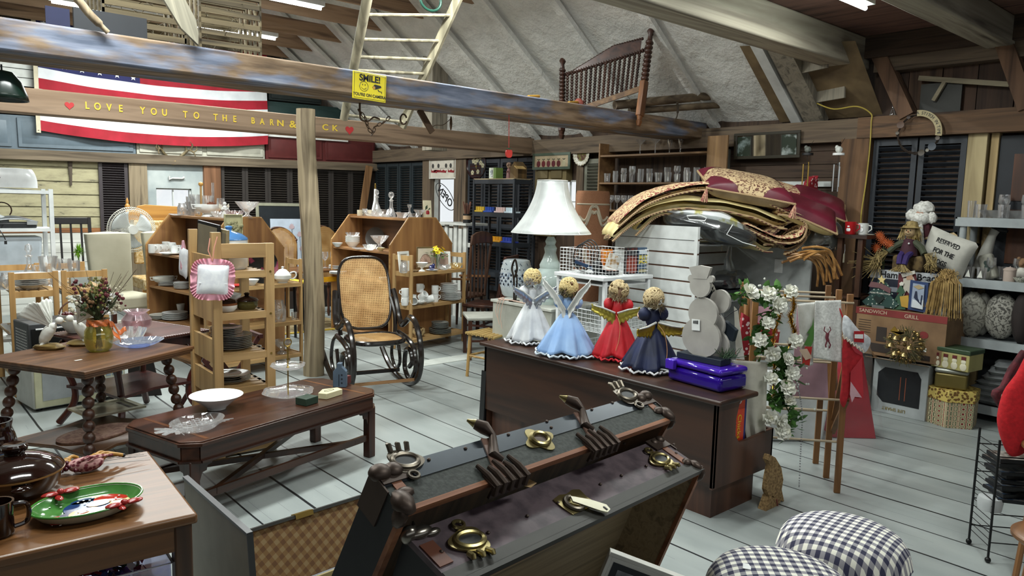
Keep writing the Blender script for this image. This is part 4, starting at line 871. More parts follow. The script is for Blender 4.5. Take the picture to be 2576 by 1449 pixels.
obj('hood',M().prism([(-.3,0),(.22,0),(.2,.09),(.12,.13),(-.3,.13)],-.1,.1),mat('b9bdbd',.4),t,bev=.02)
one('bag','brown woven bag with a looped leather handle on the grey box','bag',M().ball((0,0,.02),(.11,.07,.045),14,8,.08),cloth('5c3f28','9a7449',30,.8),(.85,8.2,1.45))
one('belt','dark brown leather loop standing above the woven bag','loop',M().tube([(.07+.075*cos(a),0,.03+.07*sin(a)) for a in [R(-40)+k*R(260)/14 for k in range(15)]],.006,6),mat('3d2417',.5),(.92,8.18,1.43))
put('pitcher',CG2,'clear glass bottle at the left frame edge on the white shelf','bottle',(.60,8.05,1.301),1.1)
one('artificial_plant','dark red and green plant tip at the left edge above the roaster','plant',M().tube([(0,0,0),(.05,0,.05),(.13,0,.09)],[.012,.014,.003],5).tube([(0,0,0),(.03,0,.06),(.1,0,.05)],[.012,.014,.003],5),mat('5b1c24',.6),(.66,8.25,1.92))
one('artificial_plant','green leaf spray beneath the dark red plant tip at the left edge','plant',M().tube([(0,0,0),(.06,0,.03),(.13,0,.02)],[.02,.016,.003],5).tube([(0,0,0),(-.03,0,.1),(-.0,0,.2)],[.02,.01,.002],5).tube([(0,0,-.08),(0,0,.02)],[.03,.02],6),mat('33452a',.7),(.62,8.3,1.92))
one('storage_bin','pale blue grey plastic storage bin on the shelf under the grill','bin',M().prism([(-.36,0),(.30,0),(.33,.42),(-.38,.42)],-.14,.14),mat('a8b2ba',.4),(.95,8.21,.801),bev=.02)
one('bucket','bright blue plastic bucket at the left edge','bucket',M().lathe([(0,0),(.1,0),(.13,.25),(.138,.25),(.138,.265),(.12,.265),(.1,.01),(0,.01)],24),mat('1463a8',.35),(.33,5.85,1.005))
one('cardboard_box','brown cardboard box under the blue bucket at the left edge','box',M().c(0,0,0,.34,.34,1.0),mat('8b6b45',.8),(.30,5.86,0))
# dark bentwood chairs behind
def chair(lab,x,y,rz,m,sh=.45,bh=1.0,w=.42,d=.42,slat=4,group=None,sc=None,pad=None):
    t=thing('dining_chair',lab,'chair',(x,y,0),rz,group,sc=sc)
    obj('seat',M().c(0,0,sh-.035,w,d,.035),pad or m,t,bev=.01)
    for sx in (-1,1):
        obj('leg',M().bar((sx*(w/2-.025),-d/2+.03,0),(sx*(w/2-.025),-d/2+.03,sh-.03),.036,.036),m,t)
        obj('leg',M().bar((sx*(w/2-.02),d/2+.05,0),(sx*(w/2-.02),d/2-.02,sh),.036,.036,(0,1,0)).bar((sx*(w/2-.02),d/2-.02,sh),(sx*(w/2-.02),d/2+.08,bh),.034,.034,(0,1,0)),m,t)
    obj('top_rail',M().bar((-w/2,d/2+.075,bh-.04),(w/2,d/2+.075,bh-.04),.025,.08,(0,.1,1)),m,t,bev=.006)
    obj('back_slats',M().bar((-w/2,d/2+.02,sh+.15),(w/2,d/2+.02,sh+.15),.02,.04),m,t)
    for k in range(slat):
        x_=-w/2+w*(k+1)/(slat+1); obj('spindle',M().bar((x_,d/2+.02,sh+.15),(x_,d/2+.07,bh-.07),.022,.012),m,t)
    obj('stretcher',M().bar((-w/2+.02,-d/2+.03,.2),(-w/2+.02,d/2+.02,.2),.02,.02).bar((w/2-.02,-d/2+.03,.2),(w/2-.02,d/2+.02,.2),.02,.02).bar((-w/2+.02,0,.2),(w/2-.02,0,.2),.02,.02),m,t)
    return t
chair('black slat back chair behind the cream upholstered chairs',1.92,9.95,R(0),mat('1b191a',.4),.5,1.33,.44,.44,3)
def parsons(lab,x,y,rz):
    t=thing('parsons_chair',lab,'chair',(x,y,0),rz); UP=cloth('a39f8b','b6b29e',3,.9,(.3,.7),bm=.1)
    def bk(u,v):
        a=2*PI*u; ex=lambda c,k:math.copysign(abs(c)**k,c)
        return (ex(cos(a),.3)*(.215+.03*v),.21+.05*ex(sin(a),.4)+.08*v+.0,.42+.76*v)
    o=M().grid(bk,40,16,True); o.grid(lambda u,v:(math.copysign(abs(cos(2*PI*u))**.3,cos(2*PI*u))*.245*(1-v),.29+.05*math.copysign(abs(sin(2*PI*u))**.4,sin(2*PI*u))*(1-v),1.18+.025*math.sqrt(v)),40,5,True)
    obj('backrest',o,UP,t)
    obj('seat',M().b(-.235,.235,-.27,.2,.37,.53),UP,t,bev=.035)
    for sx in (-1,1):
        for y_ in (-.22,.2): obj('leg',M().bar((sx*.2,y_,0),(sx*.2,y_,.38),.045,.045),mat('3c1d14',.4),t,bev=.003)
    return t
parsons('cream upholstered parsons chair with a full view of its back and seat',2.16,9.0,R(12))
parsons('cream upholstered parsons chair half hidden behind the left bookcase',2.78,9.15,R(12))
# fan
t=thing('desk_fan','large white oscillating fan behind the cream chairs','fan',(2.53,10.0,0))
c=Vector((0,0,1.19)); rw=M(); RF=.275
for k in range(72):
    a=2*PI*k/72; rw.tube([(.05*cos(a),-.075,1.19+.05*sin(a)),(RF*.8*cos(a),-.07,1.19+RF*.8*sin(a)),(RF*cos(a+.12),-.01,1.19+RF*sin(a+.12)),(RF*.8*cos(a),.06,1.19+RF*.8*sin(a)),(.05*cos(a),.075,1.19+.05*sin(a))],.0016,3)
for q in (RF,RF*.9): rw.tube([(q*cos(k*PI/18),-.035 if q<RF else -.01,1.19+q*sin(k*PI/18)) for k in range(36)],.005,5,True)
obj('cage',rw,mat('d5d3c8',.4),t)
for k in range(3):
    a=R(20+120*k); obj('blade',M().grid(lambda u,v,a=a:((.05+.18*v)*cos(a+(u-.5)*1.5*(.6+.4*v)),-.02+.03*(u-.5),1.19+(.05+.18*v)*sin(a+(u-.5)*1.5*(.6+.4*v))),8,6),mat('b9bfc0',.3),t,solid=.002)
obj('hub',M().tube([(0,-.085,1.19),(0,.04,1.19)],.055,20).tube([(0,.04,1.19),(0,.2,1.19)],.07,16),mat('d9dad4',.4),t)
obj('pole',M().cyl(0,.12,.03,.018,1.1,10),mat('d5d3c8',.4),t); obj('base',M().cyl(0,.12,0,.2,.03,24),mat('d5d3c8',.4),t)
# scalloped top chair behind the fan
t=thing('upholstered_chair','honey oak armchair with carved crest rail behind the fan','chair',(3.10,10.75,0),0)
HO=wood('8d5d28','bd8a45','X',8,.4)
obj('crest',M().prism([(-.42,1.28),(-.4,1.40),(-.32,1.43),(-.3,1.47),(-.2,1.49),(.2,1.47),(.3,1.45),(.33,1.40),(.42,1.34),(.42,1.28)],-.02,.02),HO,t,bev=.005)
obj('back_cushion',M().b(-.36,.36,-.04,.03,.7,1.28),cloth('a8864a','c8b28a',10,.9,(.4,.6),'m'),t,bev=.02)
for s in (-1,1): obj('finial_post',M().cyl(s*.42,0,0,.03,1.4,10).lathe([(.03,0),(.02,.02),(.034,.05),(.03,.08),(.015,.1),(.02,.13),(.006,.17),(0,.18)],12,(s*.42,0,1.4)),HO,t)
obj('seat',M().b(-.4,.4,-.55,0,.4,.55),cloth('a8864a','c8b28a',10,.9,(.4,.6),'m'),t,bev=.02)
for sx in (-1,1): obj('leg',M().bar((sx*.38,-.5,0),(sx*.38,-.5,.42),.05,.05),HO,t)
one('finial_post','pale turned wooden bedpost in front of the window','post',M().lathe([(.03,0),(.03,1.28),(.02,1.3),(.034,1.33),(.028,1.36),(.014,1.38),(.02,1.42),(.01,1.47),(0,1.48)],12),wood('9c7f66','c3a78b','Z',8,.5),(3.42,10.6,0))
# slippers and small table between chairs
t=thing('side_table','small dark table between the two cream chairs','table',(2.52,8.75,0)); obj('table_top',M().cyl(0,0,.66,.17,.02,24),mat('6f5741',.4),t)
for a in (30,150,270): obj('leg',M().bar((.1*cos(R(a)),.1*sin(R(a)),.66),(.14*cos(R(a)),.14*sin(R(a)),0),.025,.025),BLK,t)
for s in (0,1): one('shoe','%s white shoe on the small table between the cream chairs'%('left' if s==0 else 'right'),'shoe',M().ball((0,0,.035),(.045,.11,.035),12,8).ball((0,.06,.06),(.038,.045,.045),10,6),mat('d8d8d4',.6),(2.48+s*.1,8.75,.681),R(15))
# pine carts at the left seen from the side
PS=wood('9a7340','bd9660','Z',7,.5,b_=.08)
cart('pine folding shelf at the far left, its side frame toward us, holding plates',1.20,6.95,R(90),.85,.34,1.0,(.84,.47,.12),PS)
cart('pine folding shelf second from the left, its side frame toward us, carrying glass vases',1.56,6.95,R(90),.85,.34,1.0,(.84,.47,.12),PS)
cl='the far left pine shelf'
pile('plate',CHINA,7,.014,'white dinner plate in the tall stack framed by '+cl,'plate',(1.03,7.14,.871),.95)
put('deep',CHINA,'white soup bowl beneath the dinner plate stack on '+cl,'bowl',(1.03,7.14,.841),.9)
def onL(px,y,z=.84): q=atY(px,640,y); return (q.x,y,z+.001)
for k,m,lab,cat,px,y,sc in (
 ('cutbowl',CG2,'clear cut glass bowl at the left on '+cl,'bowl',48,7.5,1.3),('decanter',CG2,'clear decanter with diamond stopper on '+cl,'decanter',72,7.3,1.25),('candlestick',CG2,'clear glass candlestick right of the diamond stopper decanter','candlestick',92,7.45,1.2),
 ('vase',CG,'tall cut glass vase standing left of the white candle','vase',120,7.35,1.25),('pitcher',CG2,'clear glass pitcher with a square handle behind the white candle','pitcher',160,7.55,1.1),('highball',CG,'tall etched glass right of the white candle','glass',186,7.4,1.35),
 ('jar',CG2,'clear glass jar at the left edge, on the pine shelf end','jar',12,7.2,1.0),('bowl',CG2,'small clear glass bowl on '+cl+' behind the decanter','bowl',30,7.4,1.0)):
    put(k,m,lab,cat,onL(px,y,1.0 if False else .84),sc)
one('candle','thick white pillar candle among the glass vases','candle',M().lathe([(0,0),(.045,0),(.045,.12),(.04,.125),(0,.12)],24),mat('e4e3dc',.5),onL(149,7.3))
one('bottle','dark red small bottle between decanter and vase','bottle',M().lathe([(0,0),(.025,0),(.025,.07),(.01,.09),(.01,.11),(0,.11)],14),mat('3a141a',.3),onL(86,7.2))
t=thing('flower_ball','bright green spiky artificial flower ball beside the cream chair','flower',(1.66,7.6,0)); q_=atY(197,632,7.6); t.location=(q_.x,7.6,q_.z)
gm=M(); rd=random.Random(5)
for i in range(170):
    d=Vector((rd.gauss(0,1),rd.gauss(0,1),rd.gauss(0,1))).normalized(); s_=d.cross(Vector((.3,.2,1))).normalized(); gm._a([d*.01+s_*.007,d*.01-s_*.007,d*rd.uniform(.05,.075)],[(0,1,2)])
g_=obj('petals',gm,mat('7fb22a',.6),t); g_.scale=(.8,.8,1.25); obj('stem',M().tube([(0,0,-.02),(.0,0,-.25)],.006,5),mat('4d6a2c',.6),t)
pile('bowl',CHINA,4,.03,'white bowl in the stack on the middle level of the far left shelf','bowl',(1.0,7.12,.471),1.3)
put('compote',CG2,'clear glass footed dish on the middle level behind the left pine shelf post','dish',(.88,7.1,.471),.8)
frame('framed grey print standing inside the second pine shelf',(1.40,7.2,.842),.16,.13,0,0,'7c6a4e','9aa4a6',None,.01)
put('cutbowl',CHINA,'white ceramic planter on the lower level of the far left shelf','planter',(1.0,7.12,.121),1.2)
# microwave and toaster oven
t=thing('microwave_oven','white microwave oven standing on the floor under the small tables','microwave',(1.20,6.62,0),R(8))
obj('cabinet',M().b(-.33,.33,-.2,.2,.02,.37),mat('c9cdc9',.4),t,bev=.012)
obj('door',M().b(-.32,.16,-.215,-.2,.03,.36),mat('cfcfae',.4),t,bev=.004); obj('door_window',M().b(-.27,.12,-.218,-.2155,.08,.31),mat('a5abae',.2),t)
kp=obj('control_panel',M().b(.165,.32,-.215,-.2,.03,.36),mat('cdcdb6',.4),t,bev=.004)
for r_ in range(6):
    for c_ in range(3): obj('button',M().c(.195+.045*c_,-.2165,.06+.035*r_,.034,.003,.02),mat('8fa0ad',.5),kp)
obj('display',M().c(.243,-.2165,.3,.12,.003,.03),mat('11161a',.2),kp)
for sx in (-.28,.28): obj('foot',M().cyl(sx,-.15,0,.02,.02).cyl(sx,.15,0,.02,.02),BLK,t)
t=thing('toaster_oven','dark grey toaster oven stacked on the white microwave','toaster oven',(1.13,6.62,.371),R(8))
obj('cabinet',M().b(-.26,.26,-.17,.17,.015,.29),mat('3c3e40',.45),t,bev=.01); obj('glass_door',M().b(-.24,.13,-.18,-.17,.04,.25),mat('121416',.15),t)
obj('door_handle',M().tube([(-.22,-.2,.25),(.11,-.2,.25)],.008,8),CHROME,t); v=M()
for r_ in range(8):
    for c_ in range(7): v.b(-.2615,-.26,-.13+.036*c_,-.105+.036*c_,.07+.022*r_,.08+.022*r_)
obj('vent_slots',v,mat('b8b8b8',.4),t)
for sx in (-.2,.2): obj('foot',M().cyl(sx,-.12,0,.02,.018).cyl(sx,.12,0,.02,.018),BLK,t)
one('easel_board','dark stained board leaning with a light wooden edge right of the microwave','board',M().prism([(-.1,0),(.14,0),(.02,.62),(-.1,.62)],0,.03),mat('1a1512',.6),(1.66,6.4,0),R(-20))
# piecrust table with leather edge, cabriole legs and a lower shelf
t=thing('parlor_table','square mahogany table with a beaded leather edge and curved legs','table',(1.42,5.72,0),R(20))
RM=wood('2a0f0c','521f18','Z',9,.3,b_=.06)
obj('table_top',M().b(-.36,.36,-.36,.36,.64,.665),wood('351a15','55302a','X',9,.3),t,bev=.006)
bd=M()
for k in range(40):
    a=-.36+.72*k/39
    for p_ in ((a,-.365),(a,.365),(-.365,a),(.365,a)): bd.ball((p_[0],p_[1],.655),.011,6,4)
obj('beaded_edge',bd,wood('2b1512','5a3429','X',9,.35),t); obj('apron',M().b(-.31,.31,-.31,.31,.57,.64),RM,t)
obj('lower_shelf',M().prism([(-.3,-.3),(0,-.24),(.3,-.3),(.26,0),(.3,.3),(0,.26),(-.3,.3),(-.26,0)],.27,.29,'Z'),wood('2a0f0c','4c1e17','X',9,.25),t)
for sx in (-1,1):
    for sy in (-1,1): obj('leg',M().tube(cr([(sx*.30,sy*.30,.6),(sx*.33,sy*.33,.5),(sx*.27,sy*.27,.3),(sx*.27,sy*.27,.16),(sx*.34,sy*.34,.02)]),[.028]*8+[.022]*8+[.024]*9,8),RM,t)
t=thing('square_tray','square silver tray with a patterned corner on the lower shelf of the mahogany table','tray',at(270,1030,.291)+Vector((0,0,.001)),R(12))
obj('tray',M().b(-.14,.14,-.12,.12,0,.004).b(-.17,-.14,-.15,.15,.004,.016).b(.14,.17,-.15,.15,.004,.016).b(-.14,.14,-.15,-.12,.004,.016).b(-.14,.14,.12,.15,.004,.016),mat('b7b7a5',.25,.5),t)
obj('striped_end',M().b(.1,.12,-.1,.1,.0045,.006).b(.13,.137,-.1,.1,.0165,.0175),mat('33312b',.5),t)
# items on it
pt='on the beaded mahogany table'
put('fishbowl',PG,'pink tinted ruffled glass fish bowl '+pt,'bowl',at(345,835,.67)*1,1.15)
put('cutbowl',CG,'clear flared glass bowl '+pt+' right of the orange ribbon vase','bowl',at(310,850,.67),1.35) if False else put('cutbowl',CG,'clear flared glass bowl right of the vase with the orange ribbon','bowl',at(318,868,.67),1.3)
put('compote',CG,'fluted cut glass bowl behind the dried flowers','bowl',at(275,790,.67),1.2)
t=thing('basket','white pleated ceramic basket with red berries behind the second dove','basket',at(190,835,.67))
obj('bowl',M().lathe([(0,0),(.05,0),(.09,.06),(.1,.13),(.095,.13),(.08,.06),(0,.01)],24),mat('c9c9c2',.4),t); obj('handle',M().tube([(.095*cos(a),0,.12+.1*sin(a)) for a in [k*PI/12 for k in range(13)]],.006,6),mat('6b4a36',.6),t); rb=M(); rd=random.Random(2)
for i in range(24): a=rd.uniform(0,6.3);q=.07*rd.random()**.5; rb.ball((q*cos(a),q*sin(a),.13),.013,6,4)
obj('berries',rb,mat('5a1a18',.4),t)
# folding mahogany X stand behind the tall pine shelf
t=thing('folding_stand','folding dark red wooden stand with crossed legs behind the tall pine shelf','stand',(1.98,5.55,0),R(0))
for s in (-1,1):
    for y_ in (-.28,.28): obj('leg',M().bar((-s*.22,y_+s*.015,0),(s*.20,y_+s*.015,.62),.03,.022,(0,1,0)),RM,t)
    obj('rail',M().bar((s*.20,-.3,.62),(s*.20,.3,.62),.03,.03),RM,t)
obj('stretcher',M().bar((-.12,-.28,.15),(-.12,.28,.15),.02,.03).bar((.12,-.28,.15),(.12,.28,.15),.02,.03),RM,t)
obj('table_leg',M().lathe([(.016,0),(.018,.1),(.03,.13),(.018,.17),(.022,.3),(.014,.4)],10,(.0,.0,.20)),RM,t)
# --- spool legged table
t=thing('spool_leg_table','square oak table with splayed spool turned legs','table',(.985,4.80,0),R(29))
TW=wood('3b2415','6b482c','X',8,.4,b_=.08); s=.385
def ogee(z0,z1,e0,e1): return M()
tp=M()
for z0,z1,e in ((.702,.72,0),(.69,.702,-.006),(.675,.69,-.016)): tp.b(-s-e,s+e,-s-e,s+e,z0,z1)
obj('table_top',tp,TW,t,bev=.003)
for sx in (-1,1):
    for sy in (-1,1):
        a=Vector((sx*.27,sy*.27,.675)); b=Vector((sx*.36,sy*.36,.0)); pts=[];rs=[]
        n_=11
        for k in range(n_*6+1):
            f=k/(n_*6); pts.append(a.lerp(b,f)); rs.append(.013+.018*abs(sin(PI*f*n_))**.6)
        obj('spool_leg',M().tube(pts,rs,14),wood('22130d','4b2d1f','Z',8,.35,b_=.05),t)
obj('lower_shelf',M().prism([(-.32,-.32),(-.1,-.27),(0,-.32),(.1,-.27),(.32,-.32),(.27,-.1),(.3,0),(.27,.1),(.32,.32),(0,.27),(-.32,.32),(-.27,0)],.22,.24,'Z'),TW,t,bev=.004)
q_=at(240,1092,.241); one('oval_board','oval terracotta edged stone board on the lower shelf of the spool leg table','board',M().lathe([(0,0),(.17,0),(.172,.01),(.15,.014),(0,.014)],36,sx=1.25,sy=.8),cloth('6e4a3c','8f6f5c',40,.8,(.4,.6)),(q_.x,q_.y,.2415),R(20))
# doves
def dove(lab,px,py,rz,sc=1.0):
    t=thing('dove_figurine',lab,'figurine',at(px,py,.721),rz,sc=sc); W=mat('dcdcd4',.2)
    obj('base',M().ball((0,0,.012),(.075,.05,.02),14,6,.12,seed=3).tube([(-.02,0,.01),(-.03,0,.05),(.0,.01,.075)],[.016,.012,.008],6),wood('4d3b20','8a7442','X',14,.4),t)
    obj('body',M().tube(cr([(-.035,0,.03),(-.02,0,.06),(-.0,0,.095),(.02,0,.12),(.04,0,.14),(.055,0,.15)]),[.004+.026*sin(PI*min(1,(k+3)/22))**.8 for k in range(26)],12).ball((.055,0,.152),.02),W,t)
    obj('beak',M().tube([(.07,0,.15),(.09,0,.144)],[.006,.001],6),mat('9a8a6a',.4),t)
    tl=M()
    for k in range(7): a=R(-40+13*k); tl.tube([(-.01,0,.07),(-.03+.01*sin(a),.035*sin(a),.01)],[.006,.011],6)
    obj('tail',tl,W,t)
    for s_ in (-1,1):
        def wg(u,v,s_=s_): a=R(60+75*v); L_=.04+.14*u*(1-.35*v); return (.01-.10*v*u-.02*u,s_*(.018+.05*u),.10+L_*sin(a)*.95+.004*sin(v*30))
        obj('wing',M().grid(wg,9,18),W,t,solid=.004)
    return t
dove('white porcelain dove with raised wings at the left of the spool leg table',125,878,R(-35),1.12)
dove('white porcelain dove half hidden behind the yellow vase',205,868,R(145),1.08)
# yellow vase with dried flowers
t=thing('flower_vase','yellow glass vase with an orange ribbon and a dried flower bouquet','vase',at(250,882,.721))
obj('vase',M().lathe([(0,0),(.05,0),(.068,.02),(.078,.07),(.074,.12),(.055,.155),(.052,.175),(.06,.19),(.056,.19),(.048,.176),(.05,.155),(.068,.12),(.073,.07),(.062,.022),(0,.008)],28),glass('f6f2b0',.45),t)
rbn=M().grid(lambda u,v:((.058+.006*sin(40*u+6*v))*cos(2*PI*u),(.058+.006*sin(40*u+6*v))*sin(2*PI*u),.15+.04*v),60,5,True)
obj('ribbon',rbn,mat('d0703a',.35),t)
obj('bow',M().grid(lambda u,v:(.05+.05*u+.01*sin(9*u),-.04+.02*(v-.5)+.012*sin(7*u),.165-.11*u+.035*(v-.5)*(1-.3*u)),12,4).grid(lambda u,v:(.05+.09*u,-.03+.02*(v-.5),.15-.05*u+.02*sin(8*u)+.025*(v-.5)),12,4),mat('d0703a',.35),t,solid=.002)
rd=random.Random(9); st=M(); tw=M(); fl={c:M() for c in ('5b2026','b5ad97','7a5a3a','6d6a33','3f4a2a')}
for i in range(34):
    a=rd.uniform(0,2*PI); sp_=rd.uniform(.1,.75); h=rd.uniform(.27,.42); top=Vector((cos(a)*sp_*.2,sin(a)*sp_*.2,h)); st.tube([(cos(a)*.02,sin(a)*.02,.02),(cos(a+2)*.02,sin(a+2)*.02,.17),top],.0016,4)
    c=rd.choice(list(fl)); m=fl[c]
    for k in range(10): q=top+Vector((rd.gauss(0,.012),rd.gauss(0,.012),rd.uniform(-.07,.03))); m.ball(q,(rd.uniform(.005,.012),)*3,6,4)
    d=(top-Vector((0,0,.17))).normalized(); s_=d.cross(Vector((0,0,1))).normalized(); fl['3f4a2a']._a([top-d*.12,top-d*.07+s_*.02,top-d*.0,top-d*.07-s_*.02],[(0,1,2,3)])
for i in range(26):
    a=rd.uniform(0,2*PI); sp_=rd.uniform(.08,.25); tw.tube(cr([(0,0,.17),(cos(a)*sp_*.4,sin(a)*sp_*.4,.3),(cos(a)*sp_,sin(a)*sp_,rd.uniform(.3,.5))],4),.0011,3)
obj('stems',st,mat('3c4422',.7),t); obj('twigs',tw,mat('4a3a2a',.8),t)
for c,m in fl.items():
    if m.v: obj('dried_flowers',m,mat(c,.8),t)
t=thing('glass_dish','blue pressed glass oval dish on the spool leg table','dish',at(350,872,.721),R(20))
obj('dish',M().grid(lambda u,v:((.05+.065*v**.6)*(1+.02*cos(40*PI*u)*v)*cos(2*PI*u)*1.3,(.05+.065*v**.6)*(1+.02*cos(40*PI*u)*v)*sin(2*PI*u),.004+.035*v),120,6,True).lathe([(0,.002),(.05,.002),(.05,.006),(0,.006)],30,sx=1.3),glass('cfdefb',.4),t)
one('price_tag','small white price tag lying on the spool leg table','tag',M().c(0,0,0,.04,.016,.001),mat('e2e0d4',.7),at(197,906,.7215),R(20))
# --- middle distance: dining table, cane chairs, framed tulip picture
def cane_chair(lab,x,y,rz):
    t=thing('cane_back_chair',lab,'chair',(x,y,0),rz); WD=wood('2c1a10','57382a','Z',8,.35)
    pts=[(-.2,.48),(-.24,1.0),(-.2,1.12),(-.1,1.2),(0,1.22),(.1,1.2),(.2,1.12),(.24,1.0),(.2,.48)]
    obj('back_frame',M().tube([(a,.22+(b-.48)*.15,b) for a,b in cr([Vector((p[0],p[1],0)) for p in pts],4) for a,b in [(a,b)]] if False else [(p.x,.22+(p.y-.48)*.15,p.y) for p in cr([Vector((q[0],q[1],0)) for q in pts],4)],.022,7),WD,t)
    o=obj('cane_back',M().prism([(p[0]*.93,p[1]) for p in pts],-.002,.002),cane_v(),t); o.location=(0,.22,0); o.matrix_basis=Matrix(((1,0,0,0),(0,1,.15,.22-.072),(0,0,1,0),(0,0,0,1)))
    obj('seat',M().c(0,0,.43,.48,.46,.06),WD,t,bev=.02)
    for sx in (-1,1):
        for sy in (-1,1): obj('leg',M().lathe([(.012,0),(.024,.06),(.016,.12),(.026,.2),(.015,.3),(.026,.38),(.02,.44)],10,(sx*.19,sy*.18,0)),WD,t)
        obj('finial',M().lathe([(.02,0),(.014,.02),(.024,.045),(.0,.075)],10,(sx*.245,.30,1.02)),WD,t)
    return t
_cv=[]
def cane_v():
    if not _cv:
        m=cane('cane_upright'); mp=[n for n in m.node_tree.nodes if n.type=='MAPPING'][0]; mp.inputs['Rotation'].default_value=(R(90),0,0); _cv.append(m)
    return _cv[0]
cane_chair('dark cane back dining chair partly hidden behind the left bookcase',3.42,8.65,R(-12))
cane_chair('dark cane back dining chair just left of the right bookcase',5.05,9.6,R(5))
cane_chair('dark cane back dining chair hidden mostly by the log post',4.2,9.2,R(0))
t=thing('dining_table','round topped wooden dining table with turned legs behind the log post','table',(4.25,8.7,0),R(10))
TB=wood('3f2515','6f4a2c','X',8,.3)
obj('table_top',M().c(0,0,.72,.8,.6,.03),TB,t,bev=.01)
for sx in (-1,1):
    for sy in (-1,1): obj('turned_leg',M().lathe([(.014,0),(.022,.04),(.016,.12),(.03,.22),(.018,.28),(.032,.36),(.034,.5),(.02,.56),(.034,.62),(.03,.72)],12,(sx*.33,sy*.24,0)),TB,t)
obj('yellow_trim',M().b(-.36,.36,-.305,-.28,.60,.66),mat('e0a21a',.5),t)
for i in range(4): put('wine',CG2,'clear stemmed goblet on the dining table between post and right bookcase','goblet',(4.36+.09*i,8.62+.05*(i%2),.751),1.2,group='goblets on the dining table')
pile('plate',CHINA,4,.012,'white plate in the small stack at the right edge of the dining table','plate',(4.50,8.48,.751),.7)
one('tablecloth','bright yellow folded cloth on a stool behind the log post','cloth',M().c(0,0,0,.4,.3,.03),mat('e6c21c',.7),(3.62,8.0,.66),R(10),bev=.01)
t=thing('stool','dark stool carrying the yellow cloth behind the log post','stool',(3.62,8.0,0)); obj('seat',M().c(0,0,.63,.36,.28,.028),BLK,t)
for sx in (-1,1):
    for sy in (-1,1): obj('leg',M().bar((sx*.15,sy*.11,.63),(sx*.17,sy*.13,0),.025,.025),BLK,t)
one('floor_mat','tan rug with a yellow edge on the floor behind the log post','rug',M().b(-.75,.75,-.6,.6,0,.008),cloth('8d7d5c','a8966f',30,.9),(4.0,9.0,.001),R(0))
one('rug_border','yellow strip along the near edge of the tan rug','rug edge',M().b(-.75,.75,-.02,.02,0,.012),mat('c2a233',.6),(4.0,8.37,.001))
def tulips(t):
    m=M(); s2=M(); rd=random.Random(8)
    for (x,z) in ((-.17,.78),(.05,.84),(.17,.72),(-.02,.6),(.2,.5),(-.2,.5)):
        for k in range(5): a=R(-60+30*k); m.prism([(x,z),(x+.035*sin(a-.35),z+.07*cos(a-.35)),(x+.05*sin(a),z+.095*cos(a)),(x+.035*sin(a+.35),z+.07*cos(a+.35))],-.012-.0006*k,-.0115-.0006*k)
        s2.tube([(x,-.012,z),(x+.02,-.012,z*.5),(x-.02,-.012,.12)],.004,4)
    obj('print_sheet',M().b(-.28,.28,-.0095,-.0085,.08,1.0),mat('b7c3d2',.6),t); obj('tulip_heads',m,mat('b9a3a8',.7),t); obj('tulip_stems',s2,mat('4f585c',.7),t)
frame('large framed tulip print with a dark mat leaning behind the cane chairs',(5.0,10.9,.30),.98,1.24,R(-6),R(-4),'8d8d7a',mat('22272b',.3),tulips,.045)
one('low_table','dark low bench carrying the tulip prints','bench',M().b(-.75,.75,-.3,.3,0,.44),mat('2a201a',.6),(4.85,10.55,0),R(-6))
put('ball',CG2,'clear faceted crystal ball ornament in front of the left cane chair','ornament',(3.3,7.95,1.13),1.25)
t=thing('candlestick','clear crystal candlestick stand carrying the faceted ball','candlestick',(3.3,7.95,0)); obj('shaft',M().lathe([(.05,0),(.02,.03),(.015,1.13)],14),CG2,t); obj('foot',M().cyl(0,0,0,.09,.02),CG2,t)
# deer antlers
t=thing('antlers','deer antlers on a skull plate mounted above the window','antlers',(3.53,11.62,2.14))
AN=wood('4a3f2c','85785a','Z',12,.5)
obj('skull_plate',M().ball((0,-.02,-.02),(.07,.04,.06),10,6,.1),mat('a58a5c',.6),t)
for s_ in (-1,1):
    obj('antler',M().tube(cr([(s_*.03,-.02,.0),(s_*.12,-.05,.07),(s_*.19,-.09,.14),(s_*.24,-.16,.12),(s_*.25,-.22,.06)]),[.019]*8+[.014]*5+[.008]*4,8).tube(cr([(s_*.17,-.07,.12),(s_*.16,-.1,.2),(s_*.12,-.12,.24)]),[.012]*5+[.006]*4,7).tube(cr([(s_*.22,-.12,.15),(s_*.24,-.14,.22),(s_*.2,-.16,.27)]),[.011]*5+[.004]*4,7).tube(cr([(s_*.24,-.17,.11),(s_*.28,-.2,.15),(s_*.27,-.22,.2)]),[.009]*5+[.003]*4,7),AN,t)
one('faucet_handle','white metal pump handle fixed to the grey board above the window','handle',M().tube([(-.1,0,.03),(-.1,0,-.02),(-.06,0,0),(.08,0,.0),(.11,0,.02)],[.014,.014,.012,.012,.016],8),mat('d9dad5',.3),(3.58,11.63,1.87))
t=thing('hinge','rusty strap hinge hanging on the yellow clapboards','hinge',(2.21,11.64,1.72)); obj('strap',M().prism([(-.012,0),(.012,0),(.03,.38),(-.03,.38)],0,.012),wood('2c241c','5f5141','Z',12,.7),t); obj('knuckle',M().tube([(-.05,0,.41),(.06,0,.41)],.022,8),mat('5c4a38',.7),t)
